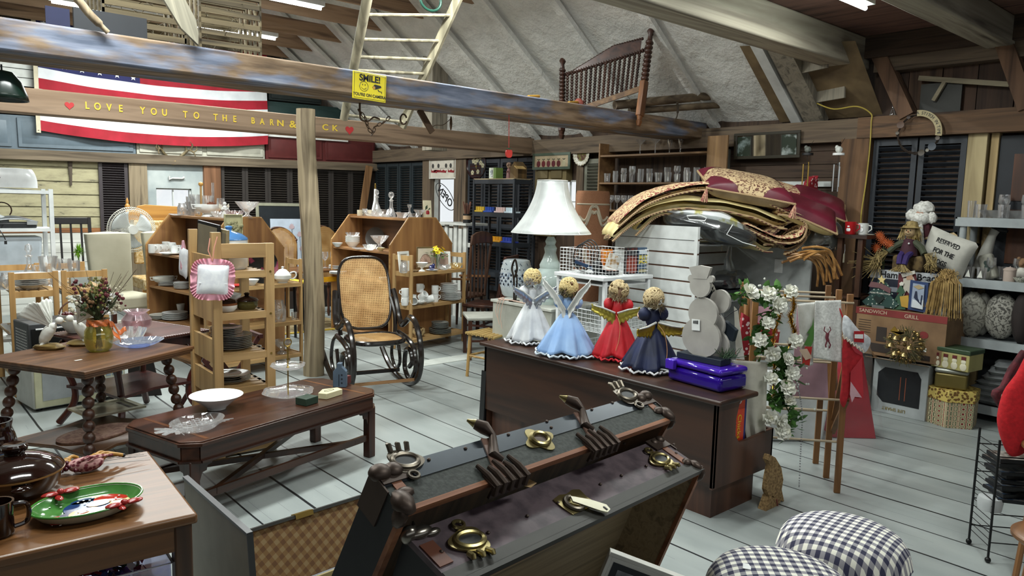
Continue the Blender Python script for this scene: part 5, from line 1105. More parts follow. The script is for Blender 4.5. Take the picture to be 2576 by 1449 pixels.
# ================================================================ DRESSER, DOLLS, TRUNK, STOOLS
DRW=wood('23140d','43281a','Y',5,.4,b_=.06); DRX=wood('352018','5a3b2c','Z',5,.4,b_=.06)
t=thing('storage_bench','long dark brown wooden cabinet with a side magazine bin, carrying the angel dolls','cabinet',(3.27,2.10,0))
obj('top',M().b(-.02,.345,-.04,1.93,.632,.66),DRW,t,bev=.009)
obj('front_panel',M().b(.01,.03,0,1.9,.18,.632),DRW,t)
obj('end_panel',M().prism([(.01,.17),(.60,.17),(.60,.40),(.33,.385),(.24,.39),(.205,.43),(.20,.52),(.225,.60),(.24,.632),(.01,.632)],0,.02),DRX,t,bev=.003)
obj('far_end_panel',M().prism([(.01,.0),(.60,.0),(.60,.40),(.33,.40),(.33,.632),(.01,.632)],1.88,1.9),DRX,t)
obj('back_panel',M().b(.325,.345,.07,1.88,.17,.632),DRW,t); obj('bin_front',M().b(.58,.60,.0,1.9,.17,.40),DRW,t,bev=.003); obj('bin_floor',M().b(.03,.60,.02,1.88,.17,.19),DRW,t)
obj('plinth',M().b(.05,.46,.03,1.85,0,.17),DRX,t); obj('slanted_foot',M().prism([(-.01,0),(.02,0),(.02,.45),(.01,.45)],1.88,1.93),BLK,t)
t=thing('magazine','bright orange magazine with yellow title standing in the bin of the brown cabinet','magazine',(3.458,2.128,.372))
obj('pages',M().b(0,.155,.0,.012,0,.27),mat('232a6e',.4),t); obj('cover',M().b(-.0,.135,-.0015,.0,0,.27),mat('d8431f',.4),t)
text('cover_title','Chicks',.05,mat('e6c42a',.5),t,(.085,-.003,.09),(PI/2,R(90),0),.0008)
obj('round_logo',M().tube([(.082,-.0025,.235),(.082,-.0015,.235)],.018,16),WHITE,t); obj('logo_figure',M().b(.079,.085,-.0035,-.0026,.224,.246),mat('b0261f',.5),t)
for k in range(2):text('small_print',('. '.join(['when a chick'[:6+k*3]]*3)),.012,mat('33251c',.5),t,(.04+.012*k,-.003,.13),(PI/2,R(90),0),.0004)
pl('beads','dark glass beads at the edge of the brown cabinet top','beads',M().ball((0,0,.012),.012).ball((.025,.01,.012),.012),mat('2c100c',.2),1878,962,.66)
# angel dolls, seen from behind
def doll(lab,px,py,h,col,wing,hair,rz,sheer=None,trim='dfe3e6',tinsel='b9bcc2',lean=0,sk=.13,wcol2=None,wpose=1,extra=None):
    t=thing('angel_doll',lab,'doll',at(px,py,.661),rz); k=h/.5
    def sk_(u,v):
        a=2*PI*u; r=(sk*(1-v)**.8+.03)*(1+(.10*sin(9*a)+.05*sin(17*a+1))*(1-v)**1.2); return (r*cos(a),r*sin(a)*.9,k*(.03+.25*v)-.012*sin(5*a)*(1-v))
    obj('stand',M().cyl(0,0,0,.05,.008,20).cyl(0,0,.008,.006,.2,8),WHITE,t)
    obj('skirt',M().grid(sk_,96,14,True),cloth(col,sheer or col,8,.6,(.35,.65),bm=.3),t,solid=.002)
    ht=M(); ht.tube([((sk+.035)*(1+.13*sin(9*a))*cos(a),(sk+.035)*.9*(1+.13*sin(9*a))*sin(a),.02+.006*sin(30*a)) for a in [i*2*PI/110 for i in range(110)]],.007,5,True)
    obj('lace_hem',ht,mat(trim,.8),t)
    obj('bodice',M().ball((0,0,k*.315),(.045,.038,.06),14,8,.04),cloth(col,sheer or col,8,.6),t)
    for s in (-1,1):
        obj('sleeve',M().ball((s*.06,-.005,k*.345),(.036,.036,.042),12,8,.07,seed=s+2),cloth(col,sheer or col,8,.6),t)
        obj('hand',M().tube([(s*.075,.02,k*.32),(s*.06,.06,k*.33),(s*.045,.085,k*.34)],[.013,.011,.008],7),mat('c9a58c',.5),t)
    hd=obj('head',M().ball((0,0.005,k*.43),(.04,.042,.046),16,10),mat('caa88e',.5),t)
    for s in (-1,1): obj('eye',M().ball((s*.014,.045,k*.44),.005,6,4),mat('20242c',.3),hd)
    obj('nose',M().ball((0,.049,k*.43),.005,6,4),mat('c49c82',.5),hd); obj('mouth',M().b(-.008,.008,.044,.047,k*.413,k*.417),mat('a03a38',.5),hd)
    rd=random.Random(len(lab)); hm=M()
    for i in range(56):
        d=Vector((rd.gauss(0,1),rd.gauss(-.35,.8),rd.gauss(.35,.8))).normalized()
        if d.y>.55 and d.z<.5: continue
        c=Vector((0,0,k*.437))+Vector((d.x*.054,d.y*.052,d.z*.058)); u=d.cross(Vector((.1,.2,1))).normalized(); w=d.cross(u)
        hm.tube([c+(u*cos(b)+w*sin(b))*.013+d*.004 for b in [j*PI/4 for j in range(8)]],.006,5,True)
    obj('curly_hair',hm,wood(*hair,'X',60,.8),t)
    tm=M()
    for i in range(520):
        a=rd.uniform(0,2*PI); c=Vector((.052*cos(a),.05*sin(a)-.01,k*.40+.02*sin(a*2)+rd.uniform(-.02,.02))); d=Vector((cos(a)+rd.gauss(0,.4),sin(a)+rd.gauss(0,.4),rd.gauss(0,.7))).normalized(); s_=d.cross(Vector((.3,.1,1))).normalized()*.0018
        L_=rd.uniform(.025,.045); tm._a([c-s_,c+s_,c+d*L_],[(0,1,2)])
    obj('tinsel_collar',tm,mat(tinsel,.3,.6),t)
    if wing:
        for s in (-1,1):
            def wf(u,v,s=s):
                x=s*(.008+.145*u); zt=k*(.30+wpose*.10*u**.8+.012*sin(u*20)*(1-v)*0); L_=.075*(1-.55*u)+.012*abs(sin(u*17)); return (x,-.05-.05*u+.01*sin(v*3),zt-L_*v+(.004*sin(u*40)))
            w=obj('wing',M().grid(wf,24,7),mat(wing,.3,.75 if wing!='e3e4e0' else 0),t,solid=.006)
            obj('wing_rib',M().tube([(s*.008,-.055,k*.30),(s*.08,-.085,k*(.30+wpose*.06)),(s*.14,-.098,k*(.30+wpose*.09))],[.007,.006,.004],6),mat('c9c9c4',.5),w)
    if extra: extra(t,k)
    return t
def cord(t,k): obj('hanging_cord',M().tube(cr([(.0,-.06,k*.29),(.03,-.09,k*.24),(.035,-.12,k*.15),(.02,-.14,k*.08)]),.0018,5),mat('c08a5a',.5),t)
doll('silver angel doll with silver wings and white tinsel gown, leftmost of the four',1335,862,.53,'b9bcc0','aeb2b8',('b29a62','dcc893'),R(-30),'dadddf','d5d8da',wpose=.9)
doll('pale blue gowned angel doll with cream wings',1425,893,.51,'7ea0cf','e3e4e0',('b29a62','dcc893'),R(-55),'93b2da','c9d4de','4e4a30',sk=.155,wpose=2.0)
doll('red gowned angel doll with a thin gold cord on her back',1550,903,.51,'a8101c','b8a94c',('9a8664','cdb98f'),R(-60),'c51826','c01f2c','a3967a',sk=.12,wpose=.5,extra=cord)
doll('navy gowned angel doll with spread gold wings, rightmost of the four',1636,932,.50,'0c1532','b79b3a',('9a8664','cdb98f'),R(-22),'16224a','cfd0d2','a3967a',sk=.14,wpose=-.3,extra=cord)
# purple pencil case + snowmen
t=thing('plastic_case','translucent purple plastic case beneath the snowman cutout','case',(3.525,2.335,.661),R(-6))
obj('base',M().b(-.115,.115,-.19,.19,0,.085),mat('2a0f86',.08,0,Coat_Weight=.6),t,bev=.02); obj('lid',M().b(-.117,.117,-.192,.192,.088,.125),mat('3a1a98',.08,0,Coat_Weight=.6),t,bev=.016)
obj('clasp',M().b(-.145,-.115,.12,.18,.07,.125),mat('4a2ab0',.1),t,bev=.004)
t=thing('snowman_cutout','pair of grey backed wooden snowman cutouts on a navy base, seen from behind','figurine',(3.52,2.36,.7875))
obj('base',M().c(0,0,0,.10,.29,.034),mat('18222f',.5),t,bev=.002)
def loc_yz(px,py,x): q=atX(px,py,x); return (q.y-2.36,q.z-.7875)
DC=[0]
def disc(m,px,py,rx,ry,x,th,n=26,flat=None):
    c=loc_yz(px,py,x); q=loc_yz(px+rx,py,x); r=abs(q[0]-c[0]); r2=abs(loc_yz(px,py-ry,x)[1]-c[1]); DC[0]+=.0006; x+=DC[0]%.004
    m.prism([(c[0]+r*cos(a),max(c[1]+r2*sin(a),.034)) for a in [k*2*PI/n for k in range(n)]],x-3.52-th,x-3.52,'X')
SNB=mat('a39f98',.7)
m=M(); disc(m,1767,848,49,50,3.50,.02); disc(m,1772,788,37,40,3.50,.02); obj('large_body',m,SNB,t)
m=M(); disc(m,1765,718,26,30,3.49,.02); disc(m,1742,700,7,9,3.49,.02); disc(m,1792,702,7,9,3.49,.02)
m.prism([loc_yz(px,py,3.49) for px,py in ((1738,672),(1765,667),(1793,673),(1783,702),(1749,700))],-.05,-.03,'X'); obj('large_head_with_hat',m,SNB,t)
obj('wire_neck',M().tube([(-.03,loc_yz(1760,745,3.49)[0],loc_yz(1760,745,3.49)[1]),(-.03,loc_yz(1762,765,3.49)[0],loc_yz(1762,765,3.49)[1]-.03)],.006,6),BLK,t)
m=M(); disc(m,1800,868,36,40,3.56,.02); disc(m,1798,818,28,34,3.56,.02); obj('small_body',m,mat('b5b1aa',.7),t)
m=M(); disc(m,1815,758,25,30,3.56,.02); obj('small_head',m,SNB,t)
obj('small_neck',M().tube([(.03,*loc_yz(1803,790,3.56)),(.03,*loc_yz(1800,800,3.56))],.005,6),CHROME,t)
obj('navy_scarf',M().prism([loc_yz(px,py,3.56) for px,py in ((1790,765),(1806,790),(1808,835),(1793,812))],-.02,.0,'X'),mat('152c3c',.6),t)
obj('dark_sign',M().prism([loc_yz(px,py,3.6) for px,py in ((1830,806),(1858,830),(1850,858),(1822,845))],.05,.08,'X'),mat('0f1d2a',.6),t)
obj('barcode_label',M().prism([loc_yz(px,py,3.48) for px,py in ((1742,802),(1762,804),(1762,832),(1742,830))],-.047,-.045,'X'),WHITE,t)
bc=M()
for k in range(7): a=loc_yz(1750+1.9*k-4,806,3.48); b=loc_yz(1750+1.9*k-3,806,3.48); c=loc_yz(1750,814,3.48); bc.b(-.0485,-.0472,min(a[0],b[0]),max(a[0],b[0]),c[1],a[1])
obj('barcode',bc,BLK,t)
obj('curled_wire',M().tube(cr([(.05,*loc_yz(1825,800,3.58)),(.05,*loc_yz(1845,785,3.58)),(.05,*loc_yz(1862,775,3.58)),(.05,*loc_yz(1868,745,3.58)),(.05,*loc_yz(1880,732,3.58))]),.0022,5),BLK,t)
gp=M(); rd=random.Random(6)
for i in range(60): c=Vector((rd.uniform(-.02,.07),rd.uniform(-.17,-.11),.04)); gp.tube([c,c+Vector((rd.gauss(0,.025),rd.gauss(-.01,.02),rd.uniform(.0,.06)))],.0016,3)
obj('pine_sprig',gp,mat('2f4a2c',.7),t)
# --- steamer trunk: two open shells leaning on a low table
RUST=mat('4d4038',.45,.6); PEWT=mat('6e665a',.35,.8); TBR=mat('9c8f62',.3,.9)
e_=Vector((.993,.113,-.021)).normalized(); h_=e_.cross(Vector((0,0,1))).normalized()
def shell(nm,lab,P0,tilt,L,W_,H_,canvas,strip,inner,back):
    w_=h_*cos(tilt)-Vector((0,0,1))*sin(tilt); p_=e_.cross(w_)
    t=thing(nm,lab,'trunk'); mx=Matrix((( e_.x,w_.x,p_.x,P0[0]),(e_.y,w_.y,p_.y,P0[1]),(e_.z,w_.z,p_.z,P0[2]),(0,0,0,1)))
    t.matrix_world=mx; t.location=mx.to_translation(); t.rotation_euler=mx.to_euler()
    obj('top_side',M().b(0,L,0,W_,0,.014),canvas,t); 
    obj('left_side',M().b(0,.014,0,W_,.014,H_),mat('15181d',.5),t); obj('right_side',M().b(L-.014,L,0,W_,.014,H_),inner,t)
    obj('shell_back',M().b(.014,L-.014,0,.012,.014,H_),inner,t); obj('bottom_side',M().b(0,L,0,W_,H_,H_+.014),inner,t)
    obj('wood_edge',M().b(0,L,W_,W_+.012,0,.016).b(0,.016,W_,W_+.012,.016,H_).b(L-.016,L,W_,W_+.012,.016,H_),wood('6b4028','a06a48','X',14,.6),t)
    return t,mx
def uv(px,py,mx):
    o=mx.to_translation(); n=Vector((mx[0][2],mx[1][2],mx[2][2])); d=_ray(px,py); c=Vector((0,0,HC)); q=c+d*((o-c).dot(n)/d.dot(n)); r=mx.inverted()@q; return r.x,r.y
CANV=cloth('2c302c','3c413c',90,.7,(.4,.6),bm=.5); PURP=cloth('463a40','64555a',25,.55,(.35,.6),bm=.35)
INN=wood('75674e','a49170','X',26,.6,c3='8c7b5e',b_=.1,stretch=.03)
tb,mb_=shell('trunk_shell','rear half of the open steamer trunk, dark green canvas with brass lock ring',(.749,1.262,1.10),R(27),1.02,.102,.5,CANV,None,wood('4a3526','7a5a40','Z',14,.6),None)
tf,mf_=shell('trunk_shell','front half of the open steamer trunk, purple brown side with a hanging brass hasp',(.784,1.195,.985),R(20),.965,.145,.52,PURP,None,INN,None)
obj('metal_band',M().b(0,1.02,-.002,.045,-.002,0).b(0,1.02,-.004,-.002,-.002,.03),mat('3f454b',.3,.7),tb)
obj('metal_band',M().b(0,.965,.118,.147,-.002,0).b(0,.965,.146,.159,-.002,.012),mat('403f3b',.5,.4),tf)
def rivets(t,m_,pts,mm=RUST):
    r=M()
    for px,py in pts: x,y=uv(px,py,m_); r.ball((x,y,-.003),(.0045,.0045,.003),8,5)
    for i,(px,py) in enumerate(pts):
        x,y=uv(px,py,m_); obj('rivet',M().ball((x,y,-.003),(.0045,.0045,.003),8,5),mm,t)
rivets(tb,mb_,((980,1190),(1078,1158),(1170,1130),(1278,1095),(1375,1062),(1386,1077),(1450,1020),(1488,1032),(1540,1015)))
rivets(tf,mf_,((1110,1390),(1228,1342),(1326,1300),(1403,1267),(1510,1220),(1563,1198),(1625,1174),(1570,1118),(1700,1142),(1695,1120)))
def lug(t,m_,px,py,s,rot,mm=PEWT,hole='2a2c2c'):
    x,y=uv(px,py,m_); g=obj('latch_plate',M().tube([(s*.030*cos(a),s*.019*sin(a),0) for a in [k*2*PI/24 for k in range(24)]],.0065*s,8,True).prism([(s*.04*cos(a)*(1+.18*cos(3*a)),s*.032*sin(a)*(1+.1*cos(3*a))) for a in [k*2*PI/30 for k in range(30)]],-.0,.004,'Z'),mm,t)
    g.location=(x,y,-.007); g.rotation_euler=(0,0,rot)
    obj('opening',M().prism([(s*.024*cos(a),s*.014*sin(a)) for a in [k*2*PI/20 for k in range(20)]],-.002,-.001,'Z'),mat(hole,.5),g)
    for k in range(3): obj('claw',M().tube([(s*(-.02+.02*k),-s*.03,.002),(s*(-.022+.022*k),-s*.045,-.006),(s*(-.022+.022*k),-s*.05,-.003)],[.006*s,.006*s,.004*s],8),mm,g)
    obj('eyelet',M().tube([(s*.0+s*.012*cos(a),s*.042+s*.010*sin(a),.0) for a in [k*2*PI/12 for k in range(12)]],.004*s,6,True),mm,g)
lug(tb,mb_,1017,1165,1.0,R(10)); lug(tb,mb_,1575,998,1.15,R(0))
lug(tf,mf_,1180,1364,1.1,R(190),TBR); lug(tf,mf_,1660,1160,1.0,R(180),TBR)
x,y=uv(1357,1108,mb_); g=obj('lock_plate',M().prism([(.045*cos(a)*(1+.22*cos(4*a+.8)),.034*sin(a)*(1+.22*cos(4*a+.8))) for a in [k*2*PI/40 for k in range(40)]],-.003,0,'Z'),TBR,tb); g.location=(x,y,-.001)
obj('lock_ring',M().tube([(.026*cos(a),.02*sin(a),-.006) for a in [k*2*PI/24 for k in range(24)]],.0065,8,True),TBR,g); obj('lock_cover',M().prism([(.018*cos(a),.013*sin(a)) for a in [k*2*PI/20 for k in range(20)]],-.0055,-.003,'Z'),RUST,g)
for (a0,b0,a1,b1,ca,cb) in ((1190,1078,1240,1150,1262,1190),(1420,1015,1470,1075,1500,1107)):
    x0,y0=uv(a0,b0,mb_);x1,y1=uv(a1,b1,mb_);xc,yc=uv(ca,cb,mb_)
    s_=obj('strap',M().bar((x0+.005,-.0,-.003),(xc-.01,.115,-.003),.032,.005,(0,0,-1)),mat('6f5347',.5),tb)
    l_=obj('spring_clasp',M().tube([(x0,y0-.0,-.014),(x0+.012,y0+.02,-.016),(x0+.02,y0+.045,-.011),(x1,y1,-.006),(x1+.012,y1+.02,-.004)],[.013,.017,.009,.014,.009],10),RUST,tb)
    obj('brass_tip',M().tube([(x0-.012,y0-.018,-.014),(x0,y0-.002,-.014)],[.003,.011],10),TBR,l_)
    cl=M()
    for k in range(5): xx=xc-.05+.025*k; cl.tube([(xx,.065+.012*(k%2),-.007),(xx+.004,.10,-.008),(xx+.006,.129,-.004),(xx+.006,.133,.02)],[.005,.008,.009,.007],8)
    cl.b(xc-.055,xc+.062,.092,.130,-.005,0).b(xc-.055,xc+.062,.126,.132,-.005,.03); obj('edge_clamp',cl,RUST,tb)
def corner(t,L_,W_,s,mm,big=1):
    x=0 if s<0 else L_
    c=M().b(min(x,x-s*.075),max(x,x-s*.075),-.004,.04,-.006,0).ball((x-s*.012,.008,-.004),(.024*big,.02*big,.015*big),12,8).ball((x-s*.045,.01,-.004),(.02*big,.018*big,.012*big),12,8)
    c.b(min(x,x+s*.004),max(x,x+s*.004),-.004,.06,-.004,.09); obj('corner_cap',c,mm,t)
    c=M().ball((x-s*.012,W_-.01,-.002),(.022*big,.028*big,.015*big),12,8,.08,seed=4).ball((x-s*.03,W_-.03,-.003),(.022*big,.014,.01),10,6).ball((x-s*.002,W_+.004,.02),(.014,.018,.026),10,8,.08)
    obj('corner_cap',c,mm,t)
    obj('leather_corner',M().b(min(x-s*.02,x-s*.045),max(x-s*.02,x-s*.045),.035,W_-.03,-.003,0),mat('8a563a',.5),t)
corner(tb,1.02,.102,-1,RUST,1.1); corner(tb,1.02,.102,1,RUST); corner(tf,.965,.145,1,RUST,.7)
x,y=uv(1040,1335,mf_); obj('horse_head_corner',M().ball((.03,.012,-.004),(.03,.016,.012),12,8).ball((.055,.022,-.003),(.02,.010,.008),12,8).ball((.006,.004,.0),(.02,.018,.02),12,8).tube([(.02,.0,-.008),(.028,-.014,-.012)],[.006,.002],6),mat('8b857c',.25,.9),tf)
obj('leather_corner',M().b(.005,.04,.04,.105,-.003,0),mat('70402c',.5),tf)
x,y=uv(1447,1265,mf_); g=obj('hasp_plate',M().prism([(-.05,-.03),(-.02,-.036),(.0,-.03),(.03,-.036),(.05,-.028),(.045,.0),(.05,.03),(-.045,.03),(-.05,.0)],-.003,0,'Z'),TBR,tf); g.location=(x,y,-.001)
obj('hasp_ring',M().tube([(-.012+.022*cos(a),.004+.022*sin(a),-.006) for a in [R(60)+k*R(230)/14 for k in range(15)]],.006,8),PEWT,g)
obj('hasp_arm',M().prism([(-.01,-.012),(.03,.02),(.055,.05),(.05,.066),(.034,.07),(.02,.058),(-.02,.004)],-.014,-.010,'Z'),mat('b9b5a0',.3,.8),g)
obj('keyhole',M().ball((.04,.055,-.0145),(.004,.004,.001),8,4).b(.038,.042,.055,.064,-.0155,-.0145),BLK,g)
obj('torn_patch',M().prism([uv(px,py,mf_) for px,py in ((1230,1237),(1262,1222),(1300,1210),(1330,1206),(1350,1216),(1335,1228),(1312,1222),(1285,1236),(1262,1232),(1245,1240))],-.0015,-.0008,'Z'),wood('a57f50','d6b98c','X',30,.8),tf)
for q in (mb_@Vector((.5,.07,.5)),): pass
t=thing('low_table','dark low table carrying the open steamer trunk','table',(1.18,1.1,0)); zb=min((mb_@Vector((0,.13,.514))).z,(mf_@Vector((.99,.145,.534))).z)-.02
obj('table_top',M().c(0,0,zb-.03,.85,.5,.03),MAHD,t)
for sx in (-1,1):
    for sy in (-1,1): obj('leg',M().c(sx*.38,sy*.2,0,.05,.05,zb-.03),MAHD,t)
# white canvas corner
t=thing('stretched_canvas','white edged stretched canvas with a dark picture at the bottom edge','canvas')
a=at(1535,1392,.86); b=at(1720,1462,.80); d=(b-a).normalized(); up=Vector((0,0,1)); n_=d.cross(up).normalized(); dn=(-up+d*d.dot(up)).normalized()
mx=Matrix(((d.x,n_.x,-dn.x,a.x),(d.y,n_.y,-dn.y,a.y),(d.z,n_.z,-dn.z,a.z),(0,0,0,1))); t.location=a; t.rotation_euler=mx.to_euler()
obj('canvas_edge',M().b(0,.4,-.0,.022,-.006,.004).b(0,.008,0,.022,-.4,-.006).b(.008,.4,.0,.002,-.4,-.006),mat('d9d8d0',.6),t,bev=.002)
obj('dark_print',M().b(.015,.39,-.001,.0,-.39,-.016).b(.015,.39,.0225,.023,-.39,-.016),mat('20242a',.4),t)
obj('inner_print',M().b(.03,.38,-.002,-.001,-.38,-.03).b(.03,.38,.0232,.0238,-.38,-.03),cloth('4a4f55','8d9094',14,.5),t)
# --- gingham stools
GING=checks('e8e6d8','8f8d92','2e2f48',36,R(12),key='gingham'); GREEN=mat('0f2420',.35)
def stool(lab,c,r,h,rz):
    t=thing('bar_stool',lab,'stool',(c[0],c[1],0),rz)
    def cu(u,v): a=2*PI*u; rr=r*min(1,v*1.1); z=0; rr=r*(v if v<.9 else .9+.12*sin((v-.9)/.1*PI/2)) ; k=1+.006*sin(26*a)*(v>.9); return (rr*cos(a)*k,rr*sin(a)*k,h-.035*(v/.9)**4 if v<.9 else h-.035-.06*(v-.9)/.1)
    obj('cushion',M().grid(cu,72,16,True),GING,t); obj('seat_board',M().cyl(0,0,h-.115,r*.93,.03,32),GREEN,t)
    for k in range(4): a=PI/4+k*PI/2; obj('leg',M().tube([(cos(a)*r*.62,sin(a)*r*.62,h-.1),(cos(a)*r*.98,sin(a)*r*.98,0)],[.022,.018],12),GREEN,t)
    obj('foot_ring',M().tube([(r*.86*cos(a),r*.86*sin(a),.22) for a in [k*2*PI/24 for k in range(24)]],.009,8,True),GREEN,t); return t
s1=at(2121,1362,.62); s2=at(1962,1452,.70)
stool('navy gingham bar stool farther back, next to the bare floor',(s1.x,s1.y),.193,.675,R(20)); stool('navy gingham bar stool nearest us with a paper tag on its cushion',(s2.x,s2.y),.188,.735,R(55))
q_=at(1878,1441,.715); one('paper_tag','small white paper tag on the nearest gingham stool','tag',M().c(0,0,0,.03,.02,.001),WHITE,(q_.x,q_.y,.732),R(30))
# burlap scarecrow scrap hanging at the cabinet end
t=thing('burlap_hanging','frayed burlap bow and cone hanging off the cabinet end','decoration',(3.60,2.06,0)); BUR=cloth('6b5335','a78a5e',70,.95,(.35,.65),bm=.8)
def yz(px,py): q=atY(px,py,2.05); return (q.x-3.60,q.z)
P_=[yz(*p) for p in ((1915,1137),(1930,1145),(1945,1170),(1950,1200),(1946,1225),(1953,1258),(1945,1252),(1935,1270),(1925,1240),(1915,1245),(1908,1225),(1912,1195),(1918,1165),(1910,1150))]
obj('bow',M().prism(P_,-.06,-.03),BUR,t); P2=[yz(*p) for p in ((1915,1240),(1925,1245),(1940,1300),(1948,1365),(1880,1362),(1868,1360),(1890,1310))]
obj('cone',M().prism(P2,-.07,-.02),BUR,t); k_=M()
for px,py in ((1902,1325),(1882,1350),(1925,1358),(1915,1300)): x_,z_=yz(px,py); k_.prism([(x_+.015*cos(a),z_+.012*sin(a)) for a in [j*PI/6 for j in range(12)]],-.0715,-.0702)
obj('painted_spots',k_,mat('5a2c22',.8),t); obj('stitched_edge',M().tube([(yz(1928,1248)[0],-.072,yz(1928,1248)[1]),(yz(1948,1365)[0],-.072,yz(1948,1365)[1])],.004,6),mat('7a3a38',.7),t)
# ================================================================ SLATWALL, BEDDING, BASKET TABLE, LAMP
SW=mat('cfd2d0',.4); SWG=mat('5a3f30',.7)
def slat(nm,lab,t,x0,x1,y0,y1,z0,z1,pitch,ax):
    nn=int((z1-z0)/pitch); m=M(); g=M()
    for i in range(nn):
        a=z1-(i+1)*pitch+.014; b=z1-i*pitch
        m.b(x0,x1,y0,y1,a if i<nn-1 else z0,b)
    if ax=='Y': g.b(x0+.006,x1-.002,y0+.002,y1-.002,z0,z1-.01)
    else: g.b(x0+.002,x1-.002,y0+.006,y1-.002,z0,z1-.01)
    p=obj('panel',m,SW,t,bev=.001); obj('groove',g,SWG,p)
t=thing('slatwall_display','white slatwall display stand holding the folded comforter','display stand',(0,0,0))
slat('front',0,t,5.10,5.125,3.53,4.40,.05,1.48,.115,'Y')
slat('spine',0,t,5.125,6.2,3.95,3.985,.05,1.33,.115,'X')
obj('far_end_panel',M().b(6.2,6.225,3.12,4.40,.05,1.45),mat('a9adab',.5),t,bev=.002)
obj('base',M().b(5.12,6.2,3.6,4.3,0,.05),SW,t)
obj('edge_strip',M().b(5.095,5.1,3.53,3.56,.05,1.48).b(5.095,5.1,4.37,4.40,.05,1.48).b(5.095,5.1,3.56,4.37,1.37,1.48),SW,t)
sh=obj('wire_shelf',M().tube([(5.15,3.55,1.33),(6.18,3.55,1.33)],.006).tube([(5.15,3.93,1.33),(6.18,3.93,1.33)],.006),CHROME,t)
w=M()
for k in range(26): w.tube([(5.16+.04*k,3.55,1.333),(5.16+.04*k,3.93,1.333)],.0022,4)
for k in range(26): w.tube([(5.16+.04*k,4.0,1.333),(5.16+.04*k,4.4,1.333)],.0022,4)
obj('shelf_wires',w,CHROME,t)
for x in (5.55,6.0): obj('shelf_bracket',M().tube([(x,3.94,1.30),(x,3.6,1.315),(x,3.6,1.27)],.006,6),CHROME,t)
# comforter: folded ribbons laid across the stand
A_=Vector((cos(_y),-sin(_y),0)); D_=Vector((sin(_y),cos(_y),0)); O_=Vector((5.42,3.92,0))
def sz(px,py):
    d=_ray(px,py); c=Vector((0,0,HC)); q=c+d*((O_-c).dot(D_)/d.dot(D_)); return (q-O_).dot(A_),q.z
PAT=cloth('7a3330','cbb48a',17,.85,(.44,.5),'m',bm=.5); PAT2=cloth('452322','a8906a',15,.85,(.44,.5),'m',bm=.5)
GOLD=cloth('c6b274','e6d8a2',5,.6,(.3,.7),bm=.4)
def rope():
    m,nt,b=_new('twisted_cord'); _set(b,.8); mp=_map(nt,(55,55,55)); wv=N(nt,'ShaderNodeTexWave'); wv.bands_direction='DIAGONAL'; wv.inputs['Scale'].default_value=1; nt.links.new(mp.outputs[0],wv.inputs['Vector']); r=ramp(nt,wv.outputs[0],[(.45,'57292a'),(.55,'cdb583')]); nt.links.new(r.outputs[0],b.inputs['Base Color']); return m
ROPE=rope()
t=thing('comforter','burgundy and gold patterned comforter folded in thick layers on the slatwall stand','comforter')
def ribbon(nm,pts,th,t0,t1,m,seed,wob=.02,cordon=True,taper=.12):
    P=cr([Vector((*sz(*p),0)) for p in pts],7); n_=len(P); T_=12
    # the sheet is a closed loop section (top and under side) swept back along the viewing depth
    sec=[]
    for i,p in enumerate(P):
        a=P[max(0,i-1)]; b=P[min(n_-1,i+1)]; d=(b-a).normalized(); nn=Vector((-d.y,d.x,0)); k=math.sqrt(max(0,1-abs(2*i/(n_-1)-1)**8)); sec.append((p,nn,k))
    loop=[p+nn*th*.5*k for p,nn,k in sec]+[p-nn*th*.5*k for p,nn,k in reversed(sec)]
    def fn(u,v):
        i=min(len(loop)-1,int(round(u*len(loop)))%len(loop)); p=loop[i]; e=math.sqrt(max(.0,1-abs(2*v-1)**6)); c=P[min(i,2*n_-1-i) if i<2*n_ else 0]
        q=c.lerp(p,.25+.75*e); dd=t0+(t1-t0)*v; w_=wob*noise.noise(Vector((q.x*4,dd*5,seed)))
        drop=-.10*max(0,v-.5)**2
        r=O_+A_*q.x+D_*dd+Vector((0,0,q.y+w_+drop)); return (r.x,r.y,r.z)
    obj(nm,M().grid(fn,len(loop),T_,True),m,t)
    if cordon:
        pts_=[O_+A_*p.x+D_*(t0+.015)+Vector((0,0,p.y+.0)) for p in P]; obj('cord_trim',M().tube([q-D_*.012+Vector((0,0,-th*.45+wob*noise.noise(Vector((p.x*4,t0*5,seed))))) for q,p in zip(pts_,P)],.010,7),ROPE,t)
ribbon('inner_lining',((1590,575),(1640,530),(1690,520),(1740,530),(1800,555),(1860,585),(1900,612),(1925,615)),.12,-.20,.5,GOLD,3)
ribbon('gold_layer',((1532,592),(1565,562),(1600,538),(1650,518),(1720,508),(1800,515),(1860,528),(1915,548),(1955,560)),.115,-.25,.55,GOLD,2)
ribbon('patterned_layer',((1545,560),(1580,530),(1620,502),(1670,482),(1730,470),(1790,470),(1850,482),(1900,500),(1950,520),(1985,535)),.085,-.26,.55,PAT,1)
ribbon('folded_end',((1900,600),(1930,590),(1960,562),(1985,555),(2005,575),(1985,598),(1950,612)),.14,-.22,.35,PAT2,5,.05)
ribbon('patterned_fold',((1850,560),(1900,585),(1940,600),(1985,590),(2000,560),(1985,540),(1930,530)),.07,-.27,.2,PAT,6,.03)
ribbon('left_tail',((1528,600),(1560,580),(1600,545),(1640,530)),.06,-.1,.3,PAT2,7,.02,False)
